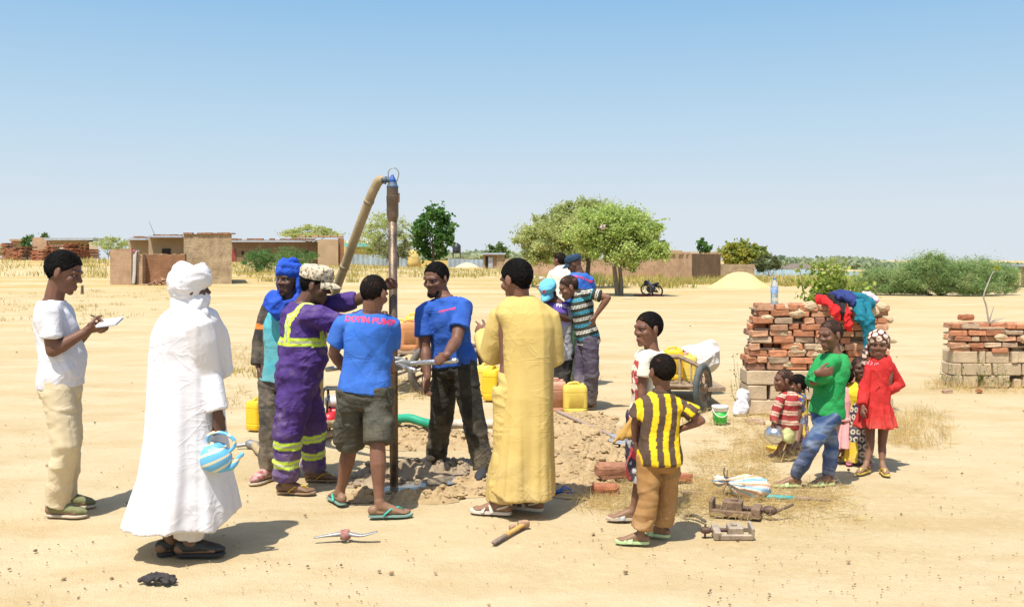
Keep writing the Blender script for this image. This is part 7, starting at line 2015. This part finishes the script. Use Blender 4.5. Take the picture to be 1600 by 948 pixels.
# ---- plants near the piles ----------------------------------------------------------------------------------------------------
def leafy(name, label, base, stems, cols, seed, leaf=.045, per=26, cat='plant', stem_m=None, aspect=.6, spread=.06, r=.006):
    rng = np.random.default_rng(seed); e = thing(name, base, label, cat); m = MB(); P = []
    for tip in stems:
        tip = np.asarray(tip); mid = lerp(base, tip, .5) + rng.normal(size=3)*.04*V3(1,1,.3); path = smooth_path([base + rng.normal(size=3)*V3(.03,.03,0), mid, tip], 6); m.tube(path, list(np.linspace(r, r*.35, len(path))), 6)
        for _ in range(per):
            t = .25 + .75*rng.random(); q = path[int(t*(len(path)-1))]; P.append(q + rng.normal(size=3)*spread)
    obj('stems', m, stem_m or solid('green_stem', (.16,.16,.06), .8), e)
    V, Q = leaf_quads(np.array(P), leaf, aspect, rng); c = np.array(cols)[rng.integers(0, len(cols), len(P))]*(.75+.5*rng.random((len(P),1)))
    o0 = np.asarray(base, float); link(bpy.data.objects.new('leaves', fast_mesh('leaves', V - o0, Q, [LEAF], False, np.repeat(c, 4, 0))), e); return e
SHR = [(.30,.38,.06),(.22,.30,.05),(.38,.43,.09)]
b0 = np.append(W(1297,0,12.2)[:2], 0)
rng = np.random.default_rng(61)
leafy('leafy_shrub', 'yellow green leafy shrub rising behind the brick pile', b0, [W(1300+rng.normal()*20, 398+abs(rng.normal())*32, 12.2+rng.normal()*.2) for _ in range(34)] + [W(1268+rng.random()*14, 450+rng.random()*16, 11.9) for _ in range(6)] + [W(1352-rng.random()*24, 440+rng.random()*14, 12.3) for _ in range(5)], SHR, 62, .062, 150, 'shrub', spread=.06, aspect=.7)
b0 = G(1160,640)
leafy('wild_weed', 'spindly weed with tiny leaves at the corner of the brick pile', b0, [W(x, y, b0[1]+.02*i) for i, (x, y) in enumerate(((1146,552),(1152,566),(1164,540),(1142,592),(1160,575),(1143,610)))], [(.22,.23,.08),(.17,.19,.06)], 64, .028, 13, spread=.03, r=.004)
b0 = np.append(W(1545,0,D2+.22)[:2], W(0,506,D2)[2])
e = thing('dry_sapling', b0, 'bare grey sapling with a few yellow leaves, growing from the frame edge pile', 'sapling')
m = MB(); st = smooth_path([b0, W(1541,478,D2+.22), W(1537,462,D2+.2), W(1545,440,D2+.22), W(1550,428,D2+.22), W(1556,421,D2+.22)], 5); m.tube(st, list(np.linspace(.013,.007,len(st))), 8)
for (x, y) in ((1553,478),(1558,497),(1568,497),(1560,503)): m.tube(smooth_path([b0, W((1545+x)/2, (500+y)/2+2, D2+.2), W(x, y, D2+.2)], 4), list(np.linspace(.010,.004,9)), 6)
obj('stem', m, solid('grey_bark', (.40,.34,.27), .9, var=.3, scale=20), e)
P = np.array([W(1557+RNG.normal()*3.5, 418+RNG.normal()*1.6, D2+.22+RNG.normal()*.03) for _ in range(26)]); V, Q = leaf_quads(P, .055, .6); link(bpy.data.objects.new('leaves', fast_mesh('leaves', V - b0, Q, [LEAF], False, np.tile((.32,.34,.03), (len(V),1)))), e)
for k_, (px, py, tips, lb) in enumerate(((1533,604,((1527,566),(1535,560),(1540,572),(1522,580)),'small creeping weed between the blocks of the frame edge pile'),(1562,604,((1558,562),(1566,566),(1572,575),(1556,580)),'second creeping weed further along the frame edge pile blocks'),(1498,606,((1494,576),(1503,570),(1508,585)),'short weed at the near corner of the frame edge pile'),(1482,606,((1472,560),(1478,552),(1488,575)),'thin pale weed standing clear of the frame edge pile'))):
    b0 = np.append(W(px, 0, D2-.05)[:2], 0); leafy('wild_weed', lb, b0, [W(x, y, D2-.06) for (x, y) in tips], [(.26,.30,.06),(.20,.24,.05)], 70+k_, .034, 10, spread=.035, r=.0035)
# ---- tools and things on the ground -----------------------------------------------------------------------------------------------
g = G(540,843); e = thing('pick_head', g, 'red and grey pickaxe head without handle lying on the sand', 'pickaxe head')
m = MB(); a0 = G(491,845) + V3(0,0,.022); a1 = g + V3(-.02,0,.038); m.tube(smooth_path([a1, lerp(a0,a1,.5) + V3(0,0,.002), a0], 4), [(.020-.0012*k,.016-.0014*k) for k in range(9)], 8, flat=V3(0,0,1)); m.tube(smooth_path([g + V3(.02,0,.038), W(565,836,5.97), W(589,830,5.97)], 4), [(.020-.0003*k,.015-.0014*k) for k in range(9)], 8, flat=V3(0,0,1)); obj('blade', m, GREYS, e)
m = MB(); m.lathe([(.026,.0),(.034,.004),(.030,.055),(.024,.055),(.022,.012)], g + V3(0,0,.006), 18, rotm('Y',-5), False); obj('eye', m, solid('worn_red_paint', (.34,.09,.07), .7, var=.5, scale=40, col2=(.30,.24,.20), bmp=.3), e)
e = thing('hammer', G(795,838), 'short orange wooden handle hammer with a rusty head on the sand', 'hammer')
a = G(772,851) + V3(0,0,.016); c = G(815,826) + V3(0,0,.022); m = MB(); m.tube([a, lerp(a,c,.4)], [(.018,.013),(.017,.013)], 12, flat=V3(0,0,1)); obj('grip', m, solid('dark_worn_wood', (.26,.19,.14), .8, var=.3, scale=20), e)
m = MB(); m.tube([lerp(a,c,.4), c, lerp(a,c,1.05)], [(.0165,.0125),(.019,.013),(.019,.013)], 12, flat=V3(0,0,1)); obj('handle', m, WOODL, e)
m = MB(); m.bbox(G(818,824) + V3(0,0,.025), (.075,.05,.045), rz(25), .01); m.bbox(G(801,829) + V3(0,0.01,.02), (.045,.035,.035), rz(30), .008); obj('head', m, solid('rusty_head', (.42,.26,.16), .85, var=.4, scale=24, bmp=.5), e)
m = MB(); g = G(250,909)
for k in range(9):
    a = RNG.random()*6.28; P = smooth_path([g + V3(-.075+RNG.normal()*.02, RNG.normal()*.02, .014), g + V3(RNG.normal()*.02, RNG.normal()*.025, .03+.02*RNG.random()), g + V3(.06+RNG.normal()*.015, RNG.normal()*.03, .014)], 4); m.tube(P, [(.016,.011)]*len(P), 8, flat=V3(0,0,1))
m.tube(smooth_path([g + V3(-.10,-.01,.012), g + V3(-.04,.0,.016), g+V3(.0,0,.02)], 4), [(.010,.01)]*9, 8)
V, Q = remesh(m.V(), m.f, .006, 2); Q = np.asarray(Q); N = normals(V, Q); V = V + N*((ridged(V*26, 4)-.3)*.012)[:,None]; V[:,2] = np.maximum(V[:,2], .002)
o = link(bpy.data.objects.new('rag', fast_mesh('rag', V - g, Q, [cloth('charcoal_rag', (.060,.052,.050), (.03,.026,.026), wr=.7, nscale=18)]))); o.scale = (.82,.82,.9); o.location = tuple(g); tag(o, 'crumpled charcoal rag on the sand near the black shoes', 'rag')
# blue sandal
g = G(876,770); m = MB(); P = [(-.12,0),(-.10,.035),(-.02,.036),(.06,.044),(.12,.035),(.135,0)]; loop_ = P + [(a, -b) for a, b in P[-2:0:-1]]; M = rz(-8)
m.rings([np.array([g + M @ V3(a, b, z) for a, b in loop_]) for z in (.004,.018)]); o = obj('flip_flop', m, solid('dark_blue_foam', (.02,.06,.22), .7)); sharp(o); tag(o, 'single blue flip-flop lying beside the ochre tunic hem', 'flip-flop')
m = MB()
for s_ in (-1,1): m.tube([g + M @ V3(-.01,s_*.036,.018), g + M @ V3(.02,s_*.03,.045), g + M @ V3(.07,0,.035), g + M @ V3(.075,0,.016)], [(.008,.004)]*4, 8, flat=V3(0,0,1))
obj('strap', m, solid('blue_rubber', (.03,.14,.50), .5), o)
# shovel
e = thing('shovel', G(930,690), 'long wooden handled shovel with pale blade lying on the dug soil', 'shovel')
a = G(872,667) + V3(0,0,.16); c = G(962,700) + V3(0,0,.10); m = MB(); m.tube([a, lerp(a,c,.5), c], .019, 12); obj('handle', m, solid('grey_wood_pole', (.36,.26,.19), .8, var=.3, scale=12), e)
dv = nrm(c-a); sd = nrm(np.cross(dv, V3(0,0,1))); up = np.cross(sd, dv)
rs = []; 
for t, w, s_ in ((0,.028,.0),(.03,.10,.012),(.08,.115,.018),(.18,.115,.012),(.25,.07,.004),(.285,.012,0)):
    row = [c + dv*(t+.0) + sd*w*x - up*s_*(1-x*x)*1.0 for x in np.linspace(-1,1,9)]; rs.append(np.array(row + [q - up*.004 for q in row[::-1]]))
m = MB(); m.rings(rs); m.tube([c - dv*.10, c + dv*.03], [.021,.026], 12); obj('blade', m, solid('scoured_steel', (.58,.54,.50), .35, metal=.5, var=.3, scale=20), e)
# tied bag
g = G(1170,778); e = thing('tied_bag', g, 'small woven bag with blue, cream and orange stripes, tied with twigs', 'bag')
m = MB(); m.ell(g + V3(.02,.02,.075), (.155,.10,.085), rotm('Y',6), 20, 14); m.tube([g + V3(-.08,0,.10), g + V3(-.135,0,.125), g + V3(-.16,0,.13), g + V3(-.185,0,.14), g + V3(-.22,0,.135)], [.075,.035,.020,.030,.042], 14)
V, Q = remesh(m.V(), m.f, .007, 3); Q = np.asarray(Q); N = normals(V, Q); q = V - (g + V3(-.16,0,.125)); ang = np.arctan2(q[:,2] , q[:,1]); 
V = V + N*((ridged(np.stack([q[:,0]*4, ang*2.2, q[:,0]*0], 1), 4)-.35)*.016)[:,None]; V[:,2] = np.maximum(V[:,2], .003)
el_ = q[:,2]/np.maximum(np.abs(q[:,0]) + .06, .05); w = el_*4 + q[:,1]*4; f = (w % 1); c_ = np.empty((len(V),3)); c_[:] = (.66,.60,.52); c_[f < .28] = (.26,.46,.62); c_[(f > .48) & (f < .70)] = (.66,.33,.18); c_[(f > .80) & (f < .92)] = (.70,.52,.26)
link(bpy.data.objects.new('sack_body', fast_mesh('sack_body', V - g, Q, [cloth('woven_plastic', (1,1,1), attr=True, wr=.35)], True, c_)), e)
m = MB(); m.tube([g + V3(-.158,0,.13) + V3(0, .026*math.cos(t), .026*math.sin(t)) for t in np.linspace(0, 6.28, 14)], .006, 6); m.tube([g + V3(-.16,-.02,.12), g + V3(-.19,-.03,.19), g + V3(-.185,-.03,.23)], .006, 6); m.tube([g + V3(-.16,-.02,.13), g + V3(-.20,-.05,.06)], .005, 6); m.tube([g + V3(-.17,-.02,.13), g + V3(-.16,-.02,.21)], .004, 6); obj('tie', m, solid('twig', (.18,.13,.09), .9), e)
# teal rod
a = G(1136,776) + V3(0,0,.018); c = G(1296,785) + V3(0,0,.018); e = thing('rod', lerp(a,c,.5), 'thin teal painted rod with rusty ends lying in the straw', 'rod')
RUSTB = solid('brown_rust', (.30,.20,.14), .85, var=.4, scale=16)
m = MB(); m.tube([lerp(a,c,.0), lerp(a,c,.24)], .017, 10); obj('rusty_end', m, RUSTB, e); m = MB(); m.tube([lerp(a,c,.66), lerp(a,c,.82), c], [.017,.016,.010], 10); obj('rusty_end', m, RUSTB, e)
m = MB(); m.tube([lerp(a,c,.235), lerp(a,c,.665)], .0178, 12, False); obj('painted_tube', m, solid('faded_teal_paint', (.06,.36,.34), .5, var=.3, scale=9), e)
# two pipe vices
def vice(base, yaw, label, mat, s=1.0, tilt=0, kind=0):
    e = thing('pipe_vice', base, label, 'vice', 'pipe vices on the sand'); M = rz(yaw) @ rotm('X', tilt); P = lambda x, y, z: np.asarray(base) + M @ (V3(x,y,z)*s); BX = lambda m, c, d, b=.006: m.bbox(P(*c), np.array(d)*s, M, b*s)
    m = MB(); BX(m, (-.17,0,.05), (.025,.16,.10)); BX(m, (-.02,.07,.022), (.30,.03,.044)); BX(m, (-.02,-.07,.022), (.30,.03,.044)); BX(m, (.13,0,.035), (.06,.17,.07)); obj('frame', m, mat, e, False)
    m = MB(); BX(m, (-.03,.005,.055), (.13,.105,.085), .008); BX(m, (-.02,0,.105), (.05,.04,.018)); obj('jaw_block', m, mat, e, False)
    m = MB(); m.tube([P(.03,0,.05), P(.20,0,.05)], .017*s, 12); m.tube([P(.20,0,.05), P(.235,0,.05)], .030*s, 14); obj('screw', m, IRON, e)
    m = MB(); m.tube([P(.218,-.03,.03), P(.36,.07,.085)] if kind == 0 else [P(.222,0,-.03), P(.222,0,.10)], .0095*s, 8); obj('tommy_bar', m, IRON, e)
    return e
VM1 = solid('brown_cast_iron', (.26,.165,.10), .75, metal=.2, var=.45, scale=16, bmp=.5, col2=(.16,.10,.06)); VM2 = solid('bare_cast_steel', (.47,.38,.28), .6, metal=.3, var=.35, scale=16, bmp=.4)
vice(G(1152,804), -20, 'larger brown pipe vice with a long screw bar, lying before the rod', VM1, 1.0); vice(G(1142,836), 180, 'paler flat pipe vice with a small T bar, in front of the brown one', VM2, .74, -12, 1)
# small stick and scraps
m = MB(); P = smooth_path([G(1070,806), G(1085,809) + V3(0,0,.02), G(1102,815) + V3(0,0,.005)], 4); m.tube(P, .010, 8); tag(obj('stick', m, BARK), 'short dark stick beside the pipe vices', 'stick')
m = MB(); q = W(942,355,43.2); m.ell(q, (.13,.10,.10), None, 10, 7); v = m.v[-1]; v += RNG.normal(size=v.shape)*.03; tag(obj('plastic_bag', m, cloth('pink_white_film', (.75,.58,.55))), 'torn pinkish plastic bag caught in the green acacia crown', 'bag')
# ---- motorcycle with mat under the tree -----------------------------------------------------------------------------
md = 46.0; k = md/FPX; mg = B(1018, md)
e = thing('motorcycle', mg, 'small dark motorcycle parked beside the acacia trunk', 'motorcycle')
MX = lambda px, py, dy=0: np.array([(px-CXP)*k, md + dy, (462.5 - py)*k])
BLKP = solid('black_plastic_paint', (.02,.02,.022), .35)
for (px, py, dy) in ((1009.3,452,-.15),(1027.6,455.5,.15)): wheel(e, MX(px, py, dy) , nrm(V3(.35,1,0)), .29, .045, BLKP, GREYS, 6)
m = MB(); m.tube([MX(1009.3,452,-.15), MX(1012,444,-.1), MX(1013.5,439,-.05)], .025, 8); m.tube([MX(1013,440,-.35), MX(1013.5,437,-.05), MX(1014.5,435.5,.28)], .016, 6); obj('fork', m, GREYS, e)
m = MB(); m.ell(MX(1009,442.5,-.12), (.12,.14,.13), None, 10, 8); obj('headlight', m, BLKP, e)
m = MB(); m.tube(smooth_path([MX(1012,443,0), MX(1015,446,0), MX(1019,447.5,0)], 4), [(.10,.12)]*9, 10); obj('fuel_tank', m, solid('silver_paint', (.45,.44,.44), .3, metal=.4), e)
m = MB(); m.tube(smooth_path([MX(1018,446.5,0), MX(1023,445,.05), MX(1028,443.5,.1)], 4), [(.12,.06)]*9, 10, flat=V3(0,0,1)); obj('seat', m, BLKP, e)
m = MB(); m.ell(MX(1017,452.5,0), (.22,.15,.17), None, 12, 8); m.tube([MX(1017,455,.1), MX(1028,456,.2)], .05, 8); m.tube([MX(1013,446,0), MX(1017,456,0), MX(1027,454,.1), MX(1020,447,0)], .03, 6); obj('engine', m, solid('engine_metal', (.13,.11,.10), .5, metal=.5, var=.5, scale=12), e)
m = MB(); m.tube(smooth_path([MX(1004,453,-.15), MX(1006,446.5,-.15), MX(1012,446,-.12)], 4), [(.05,.015)]*9, 8); m.tube(smooth_path([MX(1023,449,.12), MX(1028,448,.15), MX(1031.5,453,.17)], 4), [(.05,.015)]*9, 8); obj('mudguard', m, BLKP, e)
g = G(1012,461.5); m = MB(); n = 20; rs = []
m.bbox(g + V3(.05,0,.012), (1.15,1.5,.03), rz(8), .01); tag(obj('mat', m, cloth('red_mat', (.30,.012,.022), wr=.5, nscale=2)), 'dark red mat spread on the ground by the motorcycle', 'mat')
g = G(982,466); m = MB(); m.bbox(g + V3(0,0,.01), (.55,.5,.02), rz(30), .008); tag(obj('paper_scrap', m, solid('cardboard', (.60,.50,.34), .9)), 'pale cardboard scrap in the acacia shade', 'scrap')
# ================================================================= CAMERA, LIGHT, RENDER
cam = bpy.data.cameras.new('camera'); co = bpy.data.objects.new('camera', cam); COL.objects.link(co)
cam.sensor_width = 36; cam.lens = 36*FPX/1600; co.location = (0, 0, EYE); co.rotation_euler = (R(90), 0, 0)
cam.shift_y = -(474-HYP)/1600; cam.clip_end = 5000; cam.clip_start = .1
SC.camera = co
SUN_EL, SUN_AZ = 65.0, 0.0
sh_dir = nrm(V3(.40, .75, 0))            # direction in which shadows fall on the ground
el = R(SUN_EL)
tosun = V3(-sh_dir[0]*math.cos(el), -sh_dir[1]*math.cos(el), math.sin(el))
sl = bpy.data.lights.new('sun', 'SUN'); so = bpy.data.objects.new('sun', sl); COL.objects.link(so)
sl.energy = 4.3; sl.angle = R(.55); sl.color = (1.0, .955, .88)
so.rotation_euler = Vector(tosun).to_track_quat('Z', 'Y').to_euler()
so.location = (0, 0, 30)
w = bpy.data.worlds.new('World'); SC.world = w; w.use_nodes = True
nt = w.node_tree; bg = nt.nodes['Background']
sky = nt.nodes.new('ShaderNodeTexSky'); sky.sky_type = 'NISHITA'; sky.sun_disc = False
sky.sun_elevation = el; sky.sun_rotation = math.atan2(tosun[0], tosun[1])
sky.altitude = 300; sky.air_density = 1.0; sky.dust_density = 1.6; sky.ozone_density = 1.4
tc = nt.nodes.new('ShaderNodeTexCoord'); sx = nt.nodes.new('ShaderNodeSeparateXYZ'); nt.links.new(tc.outputs['Generated'], sx.inputs[0])
# dusty Sahel sky: the lowest part is paled by haze, the physical sky takes over higher up
cr = nt.nodes.new('ShaderNodeValToRGB'); nt.links.new(sx.outputs[2], cr.inputs[0]); e = cr.color_ramp.elements
st = [(0.0,(.735,.80,.86)),(.05,(.71,.795,.870)),(.135,(.530,.720,.880)),(.27,(.285,.540,.830))]
while len(e) < len(st): e.new(.5)
for k, (p_, c_) in enumerate(st): e[k].position = p_; e[k].color = (*c_, 1)
sc_ = nt.nodes.new('ShaderNodeMix'); sc_.data_type = 'RGBA'; sc_.blend_type = 'MULTIPLY'; sc_.inputs[0].default_value = 1; nt.links.new(cr.outputs[0], sc_.inputs[6]); K = 1/(.14*1.58); sc_.inputs[7].default_value = (K, K, K, 1); sc_.clamp_result = False
mr = nt.nodes.new('ShaderNodeMapRange'); mr.inputs[1].default_value = .25; mr.inputs[2].default_value = .55; mr.inputs[3].default_value = 1; mr.inputs[4].default_value = 0; mr.interpolation_type = 'SMOOTHSTEP'; nt.links.new(sx.outputs[2], mr.inputs[0])
mx = nt.nodes.new('ShaderNodeMix'); mx.data_type = 'RGBA'; nt.links.new(mr.outputs[0], mx.inputs[0]); nt.links.new(sky.outputs[0], mx.inputs[6]); nt.links.new(sc_.outputs[2], mx.inputs[7])
nt.links.new(mx.outputs[2], bg.inputs[0]); bg.inputs[1].default_value = .14
SC.view_settings.view_transform = 'Standard'; SC.view_settings.look = 'None'
SC.view_settings.exposure = .62; SC.view_settings.gamma = 1.0; SC.view_settings.use_curve_mapping = False
SC.render.engine = 'CYCLES'; SC.cycles.max_bounces = 6; SC.cycles.use_denoising = True
SC.cycles.diffuse_bounces = 3; SC.cycles.transparent_max_bounces = 6; SC.cycles.caustics_reflective = False; SC.cycles.caustics_refractive = False
